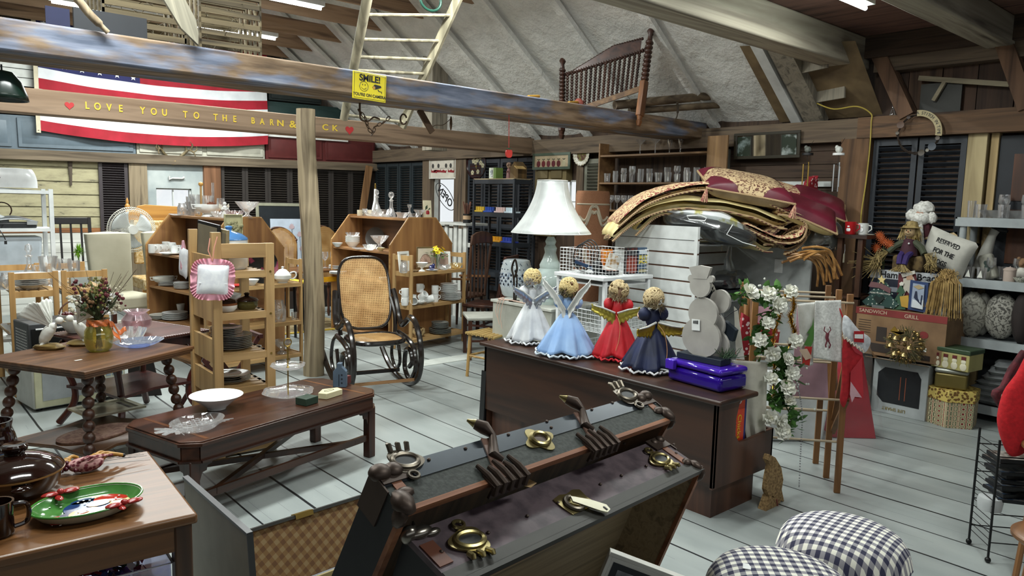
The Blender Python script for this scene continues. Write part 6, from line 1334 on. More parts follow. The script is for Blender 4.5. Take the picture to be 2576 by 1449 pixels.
# wrapped bedding below
PLAS=glass('eef2f2',.5,rough=.12)
t=thing('bagged_bedding','black bedding in a clear zip bag with white handles, tucked under the comforter','bedding')
def blob(nm,pts,th,t0,t1,m,par,seed=0): 
    P=[Vector((*sz(*p),0)) for p in pts]; c=sum(P,Vector())/len(P); L=cr(P,5,True); n_=len(L)
    def fn(u,v):
        i=int(round(u*n_))%n_; e=math.sqrt(max(0,1-abs(2*v-1)**4)); q=c.lerp(L[i],e*(1+.05*noise.noise(Vector((i*.5,v*4,seed))))); r=O_+A_*q.x+D_*(t0+(t1-t0)*v)+Vector((0,0,q.y)); return (r.x,r.y,r.z)
    return obj(nm,M().grid(fn,n_,12,True),m,par)
blob('black_bedding',((1672,545),(1700,538),(1770,548),(1830,565),(1868,585),(1876,600),(1850,612),(1790,600),(1760,575),(1690,566)),.1,-.34,.1,mat('101216',.35),t)
blob('plastic_bag',((1665,545),(1700,531),(1780,540),(1840,558),(1878,580),(1882,604),(1850,618),(1780,608),(1740,580),(1680,570)),.1,-.36,.12,PLAS,t)
pz=lambda px,py,dd: tuple(O_+A_*sz(px,py)[0]+D_*dd+Vector((0,0,sz(px,py)[1])))
obj('bag_handle',M().tube([pz(1703,541,-.37),pz(1708,550,-.38),pz(1745,553,-.38),pz(1750,546,-.37),pz(1735,540,-.36)],.006,6,True),WHITE,t); obj('zip_cord',M().tube([pz(1812,562,-.37),pz(1797,585,-.38),pz(1835,604,-.38),pz(1868,613,-.36)],.004,6),WHITE,t)
t=thing('bagged_bedding','white and yellow flowered bedding in clear plastic just above the black one','bedding')
blob('flowered_bedding',((1660,528),(1700,518),(1780,525),(1830,545),(1870,580),(1880,598),(1840,580),(1790,556),(1700,542)),.1,-.28,.1,cloth('b3ac62','d9dbdc',9,.5,(.36,.45)),t)
# pillows
def soft(lab,px,py,w,d,h,rz,tx,ty,dd,m,cor=None,fr=None,tas=False,under=None):
    q=Vector(pz(px,py,dd)); t=thing('throw_pillow',lab,'pillow',q); t.rotation_euler=(tx,ty,-_y+rz)
    obj('cushion',M().pillow((0,0,0),w,d,h,18,.42),m,t)
    if under: obj('underside',M().grid(lambda u,v:((u*2-1)*w/2*.985,(v*2-1)*d/2*.985,-h/2*(max(0,1-(u*2-1)**4)*max(0,1-(v*2-1)**4))**.42-.003),18,18),under,t)
    if cor:
        def cp(s1,s2):
            def fn(u,v):
                x=(1-.42*u*(1-v*.0))*1.0; X=s1*(1-.5*u*(1)) ; a=u*(1-v); b=u*v; X=s1*(1-.72*a); Y=s2*(1-.72*b); e=(max(0,1-X**4)*max(0,1-Y**4))**.42; k=1-.06*(1-abs(X*Y)); return (X*w/2*k,Y*d/2*k,h/2*e+.003)
            return M().grid(fn,9,9)
        for s1 in (-1,1):
            for s2 in (-1,1): obj('corner_patch',cp(s1,s2),cor,t)
    if fr: obj('cord_trim',M().tube([((1-.06*(1-abs(X*Y)))*X*w/2,(1-.06*(1-abs(X*Y)))*Y*d/2,0) for X,Y in [(max(-1,min(1,1.42*cos(a))),max(-1,min(1,1.42*sin(a)))) for a in [k*2*PI/72 for k in range(72)]]],.010,7,True),fr,t)
    if tas:
        for s1,s2 in tas:
            ta=M(); rd=random.Random(3)
            for k in range(26): a=rd.uniform(0,6.28); ta.tube([(s1*w/2,s2*d/2,0),(s1*w/2+.012*cos(a),s2*d/2+.012*sin(a)-.01,-.03),(s1*w/2+.03*cos(a),s2*d/2+.03*sin(a)-.02,-.11)],.003,4)
            obj('tassel',ta,cloth('8d4f4a','c9a184',50,.8),t)
    return t
RED=cloth('4d0f1e','66182b',5,.45,(.3,.7),bm=.2); BEIGE=cloth('8f7a5c','b09a7a',9,.8,(.3,.7))
soft('patterned throw pillow with burgundy corners and tassels on top of the comforter',1872,470,.74,.62,.20,R(-3),R(16),R(9),.0,cloth('5f3a2a','bda57e',20,.8,(.44,.5),'m',bm=.5),RED,ROPE,[(1,-1),(-1,-1)],BEIGE)
soft('patterned pillow with gold back lying behind the tasselled pillow',2005,488,.58,.46,.16,R(-10),R(14),R(16),.28,PAT,RED,ROPE,None,GOLD)
soft('burgundy silk pillow with gold cord at the right end of the pile',2020,535,.52,.42,.17,R(-12),R(22),R(22),-.10,RED,None,ROPE,None,GOLD)
soft('burgundy pillow with gold cord behind, farthest to the right',2080,512,.50,.42,.16,R(-12),R(22),R(20),.18,RED,None,ROPE,None,GOLD)
t=thing('bagged_pillow','white pillow crumpled in a clear plastic bag hanging at the right of the comforter','bag'); BG=cloth('a7a59e','cfcdc6',9,.7,(.3,.7),bm=.9)
blob('white_pillow',((2035,575),(2065,560),(2095,570),(2103,595),(2090,620),(2060,622),(2030,610)),.1,-.15,.15,BG,t,2); blob('plastic_bag',((2025,575),(2065,550),(2102,562),(2110,595),(2095,628),(2055,632),(2020,618)),.1,-.18,.17,PLAS,t,3)
t=thing('price_tag','white paper tag hanging on a string from the bagged pillow','tag',pz(2098,640,-.2)); obj('tag',M().c(0,0,-.055,.026,.002,.075),mat('c9c2a8',.7),t); obj('string',M().tube([(0,0,.02),(.01,0,.05),(0,0,.1)],.0012,4),WHITE,t)
one('price_label','white sticker on the grey end panel of the slatwall stand','label',M().b(-.002,0,-.04,.04,-.06,.06),WHITE,(6.198,3.42,1.13))
one('red_polka_bag','red bag with white dots poking up behind the burgundy pillow','bag',M().prism([(-.1,0),(.1,0),(.09,.22),(.05,.17),(.02,.21),(-.06,.15)],-.03,.03),cloth('d9c6c6','8a1220',34,.7,(.3,.34),'v'),pz(2092,500,.5))
# things on the low slatwall shelf
t=thing('wire_display_shelf','lower wire shelf on the slatwall stand crowded with dark cables','shelf',(5.2,3.5,.84)); obj('shelf_board',M().b(0,.95,0,.44,0,.012),mat('8d9190',.5),t); obj('edge_rail',M().tube([(0,0,.02),(.95,0,.02)],.006),CHROME,t)
one('media_player','flat black electronics box with cables on the lower slatwall shelf','box',M().c(0,0,0,.46,.28,.07),mat('15171d',.45),(5.75,3.70,.853))
t=thing('cable_bundle','dark bagged bundle of cables on the lower slatwall shelf','cables',(5.82,3.68,.925)); obj('bundle',M().ball((0,0,.06),(.2,.11,.07),16,10,.15),mat('17181c',.5),t); obj('plastic_bag',M().ball((0,0,.07),(.22,.12,.10),14,9,.14,seed=5).tube([(0,0,.15),(.0,.02,.26),(.02,.02,.38)],[.06,.03,.015],8),PLAS,t)
t=thing('striped_strap','cream and black striped strap with a paper tag on the slatwall','strap',(5.35,3.62,.87)); obj('strap',M().tube(cr([(-.06,0,.0),(-.03,0,.1),(.04,0,.14),(.12,0,.1),(.2,.0,.0)]),.018,6),checks('d8d4c4','77736a','1d1d1d',40,key='strap'),t); obj('tag',M().b(-.06,-.01,-.03,-.028,.03,.11),mat('c9c2a8',.7),t)
one('storage_box','blue and red box low behind the rose garland','box',M().c(0,0,0,.34,.2,.09),mat('29466f',.5),(5.52,3.35,.0),R(10))
# --- white basket table
t=thing('wire_rack_table','white metal side table with stacked wire baskets beneath, carrying the video basket','table',(4.37,3.86,0),R(-2)); WT=mat('d9dcdc',.35)
obj('table_top',M().b(-.03,.56,-.01,.56,1.045,1.075),WT,t,bev=.004); obj('lower_tray',M().b(0,.53,.02,.53,1.0,1.012),WT,t)
for x in (0,.51):
    for y in (.0,.53): obj('leg',M().b(x,x+.028,y,y+.028,0,1.045),WT,t)
def wbasket(t,x0,x1,y0,y1,z0,z1,n1=12,n2=12,nz=7,r=.0022):
    m=M()
    for k in range(nz+1): z=z0+(z1-z0)*k/nz; m.tube([(x0,y0,z),(x1,y0,z),(x1,y1,z),(x0,y1,z)],r if k<nz else r*1.9,4,True)
    for k in range(n1+1): x=x0+(x1-x0)*k/n1; m.tube([(x,y0,z1),(x,y0,z0),(x,y1,z0),(x,y1,z1)],r,4)
    for k in range(n2+1): y=y0+(y1-y0)*k/n2; m.tube([(x0,y,z1),(x0,y,z0),(x1,y,z0),(x1,y,z1)],r,4)
    return m
for z in (.62,.3): obj('wire_basket',wbasket(t,.03,.5,.03,.52,z,z+.17,10,10,5),WT,t)
one('wire_basket','white wire basket full of video tapes on the white metal table','basket',wbasket(None,0,.5,0,.53,0,.20,13,14,7,.0018),mat('e6e8e8',.3),(4.395,3.88,1.078),R(-2))
def tape(lab,x,y,z,rz,rx,ry,col,spine,ttl=None,tc='e3c91e',sz_=(.105,.19,.027),bands=()):
    t=thing('video_tape',lab,'video tape',(x,y,z),rz,rx=rx,ry=ry); w,h,d=sz_
    obj('case',M().b(0,w,0,d,0,h),mat(col,.35),t,bev=.001); obj('front_picture',M().b(.004,w-.004,-.0008,0,.004,h-.004),cloth(col,spine,20,.35,(.45,.6)),t)
    for (z0,z1,c) in bands: obj('band',M().b(.002,w-.002,-.0016,-.0008,z0,z1),mat(c,.4),t)
    if ttl:
        for k,(tx,zz,s) in enumerate(ttl): text('title',tx,s,mat(tc,.5),t,(w/2,-.0022,zz),(PI/2,0,0),.0006,bold=.001)
    return t
# front face of the basket toward us is the -Y side; tapes stand behind it
tape('black video case with a red face standing left of the yellow titled tape',4.70,3.93,1.082,R(-6),0,0,'191718','7a2c22',None,sz_=(.12,.215,.03),bands=((.02,.12,'8b3a2a'),(.15,.19,'2a2a2d')))
tape('blue grey video case with the title in yellow letters',4.828,3.905,1.082,R(-6),0,0,'3a4f66','50667a',(('BILLY',.135,.042),('JACK',.098,.042)),'e6cf1c',(.088,.215,.03),bands=((.165,.19,'c9d3dc'),(.01,.035,'a39a6a')))
tape('dark purple video case at the right end of the wire basket',4.87,4.03,1.082,R(60),0,0,'3a1038','1b1220',None,sz_=(.1,.19,.028)) if False else tape('dark purple video case at the right end of the wire basket',4.865,3.95,1.082,R(84),0,0,'4a1545','1d1220',None,sz_=(.1,.18,.02))
tape('blue video case lying tilted at the left in the wire basket',4.42,4.02,1.14,R(15),R(-75),R(8),'1f3450','7d452c',None)
tape('grey white video case leaning in the middle of the wire basket',4.56,4.05,1.09,R(-30),R(-20),R(25),'b5b3ac','8b6a3a',None)
tape('orange covered video case standing in the middle of the wire basket',4.62,4.1,1.085,R(-10),R(-8),0,'c96a1e','e09a3a',None)
tape('white spined video case lying tilted across the basket front',4.58,3.93,1.12,R(8),R(-80),R(18),'d8d8d2','8a4a5a',None)
tape('black video case lying flat at the bottom front of the basket',4.50,3.92,1.115,R(2),R(-88),0,'141416','a5552e',None)
t=thing('headphones','tangle of black headphones and wires in the video basket','headphones',(4.46,4.15,1.10)); 
for k in range(4): obj('wire_loop',M().tube([(.05*k-.05+.0,.1*cos(a)+.02*k,.11+.11*sin(a)+.01*k) for a in [j*2*PI/20 for j in range(20)]],.005,5,True),BLK,t)
obj('ear_cup',M().ball((.0,-.12,.04),(.05,.04,.06),12,8).ball((.02,.12,.06),(.04,.04,.05),12,8),BLK,t)
# cabinet with lamp and garden stool
t=thing('nightstand','pale grey painted cabinet under the lamp and the garden stool','cabinet',(4.40,4.48,0)); NS=mat('a9aaa0',.5)
obj('body',M().b(0,.62,0,.78,.05,.72),NS,t,bev=.003); obj('top',M().b(-.015,.64,-.01,.8,.72,.745),mat('c3c4bb',.45),t,bev=.004); obj('plinth',M().b(.02,.6,.02,.76,0,.05),NS,t)
t=thing('ribbon','pale pink ribbon lying on the grey cabinet with ends hanging down','ribbon',(4.385,5.12,.746)); obj('bow',M().tube(cr([(0,.03,.01),(.03,-.1,.012),(.02,-.3,.01)]),.007,5).tube(cr([(0,.05,.01),(.04,.02,.02),(0,-.02,.01)]),.008,5),mat('d3b5a5',.6),t)
for k,(a,L_) in enumerate(((0,.22),(.03,.16),(-.04,.25))): obj('ribbon_end',M().tube(cr([(.0,a,.01),(-.02,a,-.02),(-.025,a+.02,-L_*.6),(-.02,a,-L_)]),.003,5),mat('cfae9c',.6),t)
t=thing('garden_stool','blue and white porcelain garden stool on the grey cabinet','garden stool',(4.80,5.45,.0)); t.location=(4.72,5.30,.746)
POR=cloth('5a6f8d','c9d2d8',30,.15,(.40,.46),'m',bm=.05)
obj('drum',M().lathe([(.115,0),(.135,.02),(.155,.1),(.158,.17),(.15,.26),(.135,.32),(.125,.345),(.1,.355),(0,.36)],40),mat('bfc8cc',.12),t)
obj('painted_band',M().lathe([(.1553,.10),(.1585,.14),(.1587,.18),(.1545,.235)],40,cap=False),POR,t); bs=M()
for k in range(24):
    a=k*2*PI/24; bs.ball((.149*cos(a),.149*sin(a),.265),.006,6,4)
obj('bosses',bs,mat('3b4c66',.2),t); sc_=M()
for k in range(12):
    a0=k*2*PI/12; sc_.tube([((.143-.004*j)*cos(a0+j*PI/36),(.143-.004*j+.003)*sin(a0+j*PI/36),.325-.03*sin(j*PI/6)) for j in range(7)],.003,4)
obj('scalloped_line',sc_,mat('3b4c66',.2),t)
sc_=M()
for k in range(18):
    for r_ in range(4): a=k*2*PI/18+(r_%2)*.17; z=.125+.03*r_; q_=.158; sc_.ball((q_*cos(a),q_*sin(a),z),(.010,.010,.012),6,5)
obj('pierced_holes',sc_,mat('1d2a3c',.4),t)
t=thing('table_lamp','large white ceramic table lamp with a flared white fabric shade','lamp',(4.62,4.74,.746)); LP=mat('bccac5',.12)
obj('base',M().lathe([(0,0),(.1,0),(.105,.03),(.07,.05),(.10,.09),(.155,.17),(.165,.22),(.14,.28),(.09,.32),(.095,.35),(.07,.40),(.05,.46),(.058,.50),(.04,.53),(.05,.56),(.03,.6),(0,.6)],32),LP,t)
t0=1.38-.746
def shd(u,v): a=2*PI*u; f=1-v; r=.13+.20*f**1.9+.02*f; r*=1+.012*cos(8*a); return (r*cos(a),r*sin(a),t0+.46*v)
obj('shade',M().grid(shd,64,16,True),mat('d9dddb',.8,Subsurface_Weight=0),t,solid=.003); rb=M()
for k in range(8):
    a=k*2*PI/8; rb.tube([((.13+.20*(1-v)**1.9+.02*(1-v))*1.014*cos(a),(.13+.20*(1-v)**1.9+.02*(1-v))*1.014*sin(a),t0+.46*v) for v in [j/12 for j in range(13)]],.003,5)
for z,r in ((0,.353),(.46,.133)): rb.tube([(r*cos(a),r*sin(a),t0+z) for a in [k*2*PI/40 for k in range(40)]],.004,5,True)
obj('shade_piping',rb,mat('e6e8e6',.7),t); obj('harp',M().tube([(0,0,.6),(0,0,t0+.44)],.005).tube([(-.13,0,t0+.44),(.13,0,t0+.44)],.003),BRASS,t); obj('bulb',M().ball((0,0,t0+.12),.03),emis('fff6e6',1.2),t)
t=thing('iron_ornament','dark wrought metal scroll ornament standing left of the lamp base','ornament',(4.45,5.02,.746)); obj('scroll',M().tube(cr([(0,0,0),(0,.01,.2),(0,.04,.3),(0,.0,.38),(0,-.03,.3),(0,.0,.22)]),.009,6).tube(cr([(.02,0,0),(.02,-.01,.2),(.02,.02,.28)]),.007,6),mat('2a2018',.5,.5),t); obj('foot',M().cyl(0,0,0,.05,.01),mat('2a2018',.5,.5),t)
# rolled tapestry on the floor behind
t=thing('rolled_rug','rolled orange woven rug with a cream geometric pattern standing upright','rug',(5.92,5.45,0))
obj('roll',M().lathe([(.17,0),(.18,.05),(.182,1.74),(.17,1.78),(.05,1.77),(0,1.76)],32),wood('7d5238','a57556','Z',60,.95,b_=.5,stretch=8),t)
pt_=M()
for s in (-1,1):
    for dz in (0,.05):
        L=[(s*.95,1.46+dz),(s*.5,1.42+dz),(s*.18,1.56+dz),(0,1.56+dz) if dz else (0,1.54)]
        L2=[(s*.95,1.12-dz),(s*.55,1.16-dz),(s*.12,.92-dz),(s*.0,.86-dz)]
        for LL in (L,L2): pt_.tube(cr([(.183*cos(R(-131)+a),.183*sin(R(-131)+a),z) for a,z in LL],5),.015,4)
pt_.tube([(.183*cos(R(-131)+a),.183*sin(R(-131)+a),1.64) for a in [-1.2+.2*k for k in range(13)]],.009,4)
obj('cream_pattern',pt_,mat('c0b49e',.9),t)
# --- steel shelving with spool trays
STL=mat('2b3036',.45,.2)
unit('steel_shelving','black steel shelving with boxes on top and trays of sewing spools',6.2,7.04,.30,.84,1.93,(1.925,1.50,1.12,.72,.3),STL,.03,th=.055)
one('particle_board','pale board lying on the top of the steel shelving','board',M().b(0,.29,.01,.83,0,.012),wood('8c7a5c','a89878','Y',20,.8),(6.205,7.04,1.926)) if True else None
def tray(lab,x,y,z,L_,n_,col,h=.05):
    t=thing('spool_tray',lab,'tray',(x,y,z)); obj('tray',M().b(0,.12,0,L_,0,.02),mat(col,.4),t,bev=.003)
    for k in range(n_): obj('spool',M().cyl(.04,(k+.5)*L_/n_,.02,L_/n_*.42,h,12),mat(col,.35),t)
g=1.501
for i,(y,c,nm) in enumerate(((7.68,'b5962f','mustard yellow'),(7.48,'27438f','royal blue'),(7.26,'d3b9b4','pale pink'),(7.06,'c9d9e2','white'))): tray('tray of %s sewing spools on the upper rack of the steel shelving'%nm,6.21,y,g,.185,4,c)
g=1.121
for i,(y,c,nm) in enumerate(((7.62,'a8474f','rose red'),(7.32,'c48a1f','golden orange'),(7.08,'2c3f93','dark blue'))): tray('tray of %s sewing spools on the lower rack of the steel shelving'%nm,6.21,y,g,.22 if i else .24,5 if i==0 else 4,c)
t=thing('cardboard_box','small white and green product box on top of the steel shelving','box',(6.27,7.50,1.94),R(0)); obj('carton',M().b(0,.12,-.01,.13,0,.14),mat('c3c8b4',.5),t); obj('green_side',M().b(-.001,0,-.01,.04,0,.14).b(0,.12,-.011,-.010,0,.14),mat('6e8a45',.5),t); obj('printed_picture',M().b(-.0015,0,.055,.115,.02,.11),cloth('5a6166','c9cfcc',40,.5),t)
t=thing('figurine','small brown and pink girl figurine on top of the steel shelving','figurine',(6.30,7.27,1.94),R(20)); obj('body',M().lathe([(0,0),(.035,0),(.03,.06),(.02,.12),(.01,.13)],14).tube([(0,0,.1),(-.05,.0,.08)],.01),mat('7d5650',.6),t); obj('head',M().ball((0,0,.155),(.028,.028,.03)),mat('a98a70',.6),t); obj('bonnet',M().ball((.0,.0,.18),(.035,.035,.025),10,6).prism([(-.06,.16),(-.02,.2),(-.02,.16)],-.01,.01),mat('8a6f5f',.7),t)
t=thing('birdhouse','wooden birdhouse with open hinged flap on top of the steel shelving','birdhouse',(6.27,7.06,1.94)); obj('house_body',M().prism([(0,0),(.15,0),(.15,.14),(.075,.21),(0,.14)],.0,.15,'X'),wood('3f3018','6b5128','Z',12,.7),t); obj('roof_flap',M().bar((.0,-.01,.15),(.0,-.07,.115),.15,.008),wood('9c7d45','c0a165','Y',12,.6),t)
# toleware tray, pictures on the right wall
t=thing('wall_tray','large oval black toleware tray painted with white magnolias','tray',(6.93,8.72,2.18)); t.rotation_euler=(0,R(-90),0)
obj('tray',M().lathe([(0,.006),(.17,.006),(.2,.0),(.215,.02),(.205,.022),(.19,.008)],40,sy=1.08),mat('2a0f12',.2),t); fl=M(); rd=random.Random(11)
for (a,b) in ((.11,.06),(.06,-.02),(.1,-.09),(.02,-.1),(.13,.02),(.05,.07),(-.11,-.04),(-.12,.09),(-.02,-.15),(.03,.02)):
    for k in range(5): q=k*2*PI/5; fl.ball((a+.022*cos(q),b+.022*sin(q),.012),(.018,.018,.004),6,4)
obj('painted_flowers',fl,mat('b5ae8e',.5),t); obj('painted_leaves',M().tube(cr([(-.13,-.02,.012),(-.02,0,.012),(.05,.03,.012),(.15,.0,.012)]),.004,4).prism([(-.06,0),(-.03,.03),(0,.0),(-.03,-.02)],.010,.013,'Z'),mat('6b5a22',.5),t)
def hen(t):
    m=M(); m.prism([(-.24,.1),(-.18,.14),(-.16,.1),(-.05,.1),(-.06,.135),(-.22,.135)],-.0125,-.012)
    for x in (-.2,.04,.24): m.prism([(x-.09,.10),(x+.06,.09),(x+.08,.13),(x+.04,.12),(x,.14),(x-.06,.12),(x-.09,.15)],-.012,-.011)
    obj('red_hens',m,mat('8a1f26',.7),t); n=M()
    for x in (-.25,-.1,.1,.22): n.ball((x,-.011,.20),(.03,.002,.035),8,6)
    n.b(-.30,.30,-.0112,-.011,.16,.163).b(-.30,.30,-.0112,-.011,.285,.288).b(-.3,-.297,-.0112,-.011,.09,.288).b(.297,.3,-.0112,-.011,.09,.288); obj('ink_drawing',n,mat('3c3a38',.7),t)
frame('white framed picture of red hens above the bright window',(6.91,9.55,1.975),.70,.34,-PI/2,0,'d5d2c8',mat('d2cbbd',.6),hen,.018)
def apples(t):
    for k,c in enumerate(('5c1b20','6b1e24','6a2a30','5f1d28','5a1a1e','b3aa8c')):
        x=-.235+.094*k; obj('apple',M().ball((x,-.009,.075),(.036,.003,.042),12,8).ball((x-.012,-.009,.095),(.02,.003,.016),8,6).ball((x+.012,-.009,.095),(.02,.003,.016),8,6),mat(c,.7),t)
    l=M()
    for k in range(6): x=-.235+.094*k; l.prism([(x,.118),(x+.03,.138),(x+.008,.14)],-.0105,-.0085).prism([(x,.118),(x-.03,.138),(x-.008,.14)],-.0105,-.0085)
    obj('leaves',l,mat('2e3a26',.7),t)
frame('long green framed picture of six apples in a row',(6.86,7.07,2.075),.70,.215,-PI/2,0,'4c5a4c',mat('b3a183',.7),apples,.035)
t=thing('wall_plate','round scalloped plate with a painted fruit scene on the wall','plate',(6.90,6.565,2.255)); t.rotation_euler=(0,R(-90),0)
obj('rim',M().grid(lambda u,v:((.075+.065*v)*(1+.03*cos(40*PI*u)*v)*cos(2*PI*u),(.075+.065*v)*(1+.03*cos(40*PI*u)*v)*sin(2*PI*u),.004+.014*v),120,5,True),cloth('8a7a5a','c6c2b2',60,.3,(.3,.42),'v'),t,solid=.003)
obj('painted_scene',M().lathe([(0,.006),(.078,.006),(.078,.008),(0,.008)],30),cloth('4a1f18','6d6a2a',26,.3,(.4,.6)),t)
# wooden glass shelf on the wall
t=thing('wall_shelf','wooden open wall shelf full of drinking glasses','shelf',(6.70,4.55,0)); SHW=wood('6a4d30','8b6a45','Y',8,.55,b_=.1)
for y in (0,1.54): obj('side_panel',M().b(0,.28,y-.01,y+.01,1.0,2.36 if y else 2.37),SHW,t)
obj('near_side_board',M().b(-.02,.0,-.22,.02,1.3,2.37),wood('6f5234','94734b','Z',8,.55,b_=.1),t)
for z in (2.22,1.90,1.58,1.26): obj('shelf',M().b(.005,.27,.0,1.54,z-.02,z),SHW,t)
g='glasses on the middle row of the wooden wall shelf'; rd=random.Random(12)
for i in range(34):
    y=4.62+i*.0425; put(rd.choice(('tumbler','tumbler','wine','highball')),CG2,'clear drinking glass in the packed middle row of the wooden wall shelf','glass',(6.78+.05*(i%3),y,1.901),rd.uniform(.9,1.15),group=g)
g='glasses on the lower row of the wooden wall shelf'
for i in range(12): put(rd.choice(('wine','wine','tumbler')),CG2,'clear stemmed glass in the lower row of the wooden wall shelf','glass',(6.78+.06*(i%2),5.45+i*.05,1.581),1.0,group=g)
for i,(px,k) in enumerate(((1602,'martini'),(1640,'martini'),(1676,'flute'),(1703,'flute'))):
    q=atX(px,372,6.74); put(k,glass('ffffff',.6),'%s %s glass standing on the top board of the wooden wall shelf'%(('left' if i%2==0 else 'right'),'triangular martini' if k=='martini' else 'tall flute'),'glass',(6.80,q.y,2.221),1.0)
# ================================================================ RIGHT SIDE
def pv(px,py,P0,dd=0):   # spot on the upright plane through P0 that faces the room centre
    d=_ray(px,py); c=Vector((0,0,HC)); P0=Vector(P0)+D_*dd; return c+d*((P0-c).dot(D_)/d.dot(D_))
RK=Vector((4.22,1.87,0)); RW=wood('5a3a1e','8d6236','Z',9,.5)
t=thing('drying_rack','folding wooden drying rack with crossed legs, hung with garlands and towels','rack',RK,R(-50)); L_=.52; 
# local -x runs to the left end frame, +y away from us
for x in (0,-L_):
    for y0,y1,h0,h1 in ((0,.03,0,1.17),(.24,.26,.0,1.17),(.5,.5,0,1.17)): obj('upright',M().bar((x,y0,h0),(x,y1,h1),.035,.02,(0,1,0)),RW,t,bev=.003)
    for a,b in (((.03,.92),(.27,.30)),((.26,.30),(.5,.92)),((.26,1.1),(.02,.55)),((.5,1.1),(.26,.55)),((.02,.55),(.26,.28))): obj('cross_brace',M().bar((x+.02,a[0],a[1]),(x+.02,b[0],b[1]),.032,.014,(0,1,0)),RW,t)
for y,z in ((.02,1.12),(.26,1.12),(.5,1.12),(.02,.86),(.26,.72),(.02,.55),(.26,.42),(.02,.30),(.5,.35),(.02,.78)): obj('dowel',M().tube([(-L_,y,z),(.02,y,z)],.007,7),wood('8a7a63','b5a58b','X',12,.6),t)
def sheet(nm,lab,cat,quad,m,dd,wob=.015,parts=None,n=14,seed=0):
    t=thing(nm,lab,cat,pv(*quad[0],RK,dd)); o=t.location
    def fn(u,v):
        a=Vector(quad[0]).lerp(Vector(quad[1]),u); b=Vector(quad[3]).lerp(Vector(quad[2]),u); p=a.lerp(b,v)
        q=pv(p.x,p.y,RK,dd+wob*sin(u*9+seed)*(.3+v)+wob*.5*noise.noise(Vector((u*4,v*4,seed))))-o; return tuple(q)
    obj('cloth',M().grid(fn,n,n*2),m,t,solid=.003)
    return t
def on(t,pts,dd,m,nm,th=.002):
    P=[pv(x,y,RK,dd)-t.location for x,y in pts]; c=-D_*th
    n_=len(P); obj(nm,M()._a([tuple(p) for p in P]+[tuple(p+c) for p in P],[tuple(range(n_)),tuple(range(2*n_-1,n_-1,-1))]+[(i,(i+1)%n_,(i+1)%n_+n_,i+n_) for i in range(n_)]),m,t)
OFFW=cloth('b7b2a3','d0ccbf',12,.9,(.3,.7)); 
t=sheet('canvas_bag','plain cream canvas tote bag hanging behind the cabinet end','bag',((1842,905),(1931,912),(1926,1085),(1880,1112)),OFFW,-.12,.012); on(t,((1846,770),(1856,780),(1873,905),(1852,903)),-.125,OFFW,'strap')
t=sheet('towel','white ribbed towel with an embroidered reindeer on the drying rack','towel',((2051,757),(2116,755),(2119,912),(2046,900)),cloth('c9c9c4','e0e0dc',90,.95,(.4,.6)),-.06,.008)
rn=t; P=lambda px,py:pv(px,py,RK,-.085)-rn.location
obj('reindeer_motif',M().tube([P(2082,838),P(2080,850),P(2083,858)],.010,6).tube([P(2081,856),P(2077,868),P(2078,874)],.004,5).tube([P(2084,858),P(2089,868),P(2086,876)],.004,5).tube([P(2080,838),P(2073,832),P(2075,822)],.003,5).tube([P(2084,838),P(2090,830),P(2087,822)],.003,5),mat('6a2a34',.8),t)
t=sheet('towel','white holiday towel with a green tree and red patch, left of the reindeer towel','towel',((2006,765),(2050,760),(2045,918),(2018,925)),cloth('c5c5bd','dededa',20,.9,(.3,.7)),-.03,.006)
on(t,((2046,800),(2048,850),(2040,872),(2022,868),(2036,840),(2030,838),(2043,818)),-.05,mat('4b7a35',.8),'tree_motif'); on(t,((2025,872),(2043,872),(2036,920),(2018,915)),-.05,mat('b02a22',.8),'red_motif'); on(t,((2010,880),(2030,877),(2043,900),(2026,906)),-.055,mat('d3b7a0',.8),'santa_motif')
one('gift_wrap','pink sheet of card hanging at the back of the drying rack','card',M().b(0,.28,0,.004,0,.6),mat('b3909c',.7),tuple(pv(1990,1000,RK,.45)),R(-42))
one('gift_wrap','pink square card hanging near the rose garland top','card',M().b(0,.1,0,.004,0,.2),mat('c29aa8',.7),tuple(pv(1898,850,RK,.4)),R(-42))
t=thing('polka_dot_bag','red bag with white dots hanging inside the drying rack','bag',pv(1905,895,RK,.3),R(-42)); obj('bag',M().prism([(-.12,0),(.12,.02),(.13,.16),(0,.2),(-.1,.26)],0,.05),cloth('d9c6c6','8a1220',34,.8,(.3,.34),'v'),t)
# stocking
t=thing('christmas_stocking','red christmas stocking with a white cuff hanging from the drying rack','stocking',pv(2117,760,RK,-.07)); 
def prof(nm,pts,m,dd,th): 
    P=cr([pv(x,y,RK,dd)-t.location for x,y in pts],3,True); n_=len(P); cen=sum(P,Vector())/n_
    def fn(u,v): i=int(round(u*n_))%n_; e=math.sqrt(max(0,1-abs(2*v-1)**3)); q=cen.lerp(P[i],.55+.45*e)+D_*(v-.5)*th; return tuple(q)
    mb=M().grid(fn,n_,7,True); obj(nm,mb,m,t)
    pf=[tuple(cen.lerp(p,.56)-D_*th*.5) for p in P]; 
    obj(nm,M()._a(pf,[tuple(range(n_))]),m,t)
REDC=cloth('8f141c','b01d26',40,.9,(.3,.7)); prof('red_leg',((2122,850),(2150,885),(2172,900),(2168,960),(2166,1000),(2135,1000),(2122,1025),(2113,1005),(2118,960)),REDC,-.07,.03)
prof('white_cuff',((2121,800),(2132,796),(2160,830),(2188,850),(2186,872),(2172,888),(2150,870),(2122,845)),cloth('b9bcc0','d6d9dc',40,.95),-.085,.035)
on(t,((2148,833),(2173,833),(2173,862),(2148,860)),-.115,mat('a3121c',.6),'gift_tag'); on(t,((2150,841),(2171,841),(2171,852),(2150,851)),-.119,WHITE,'tag_label')
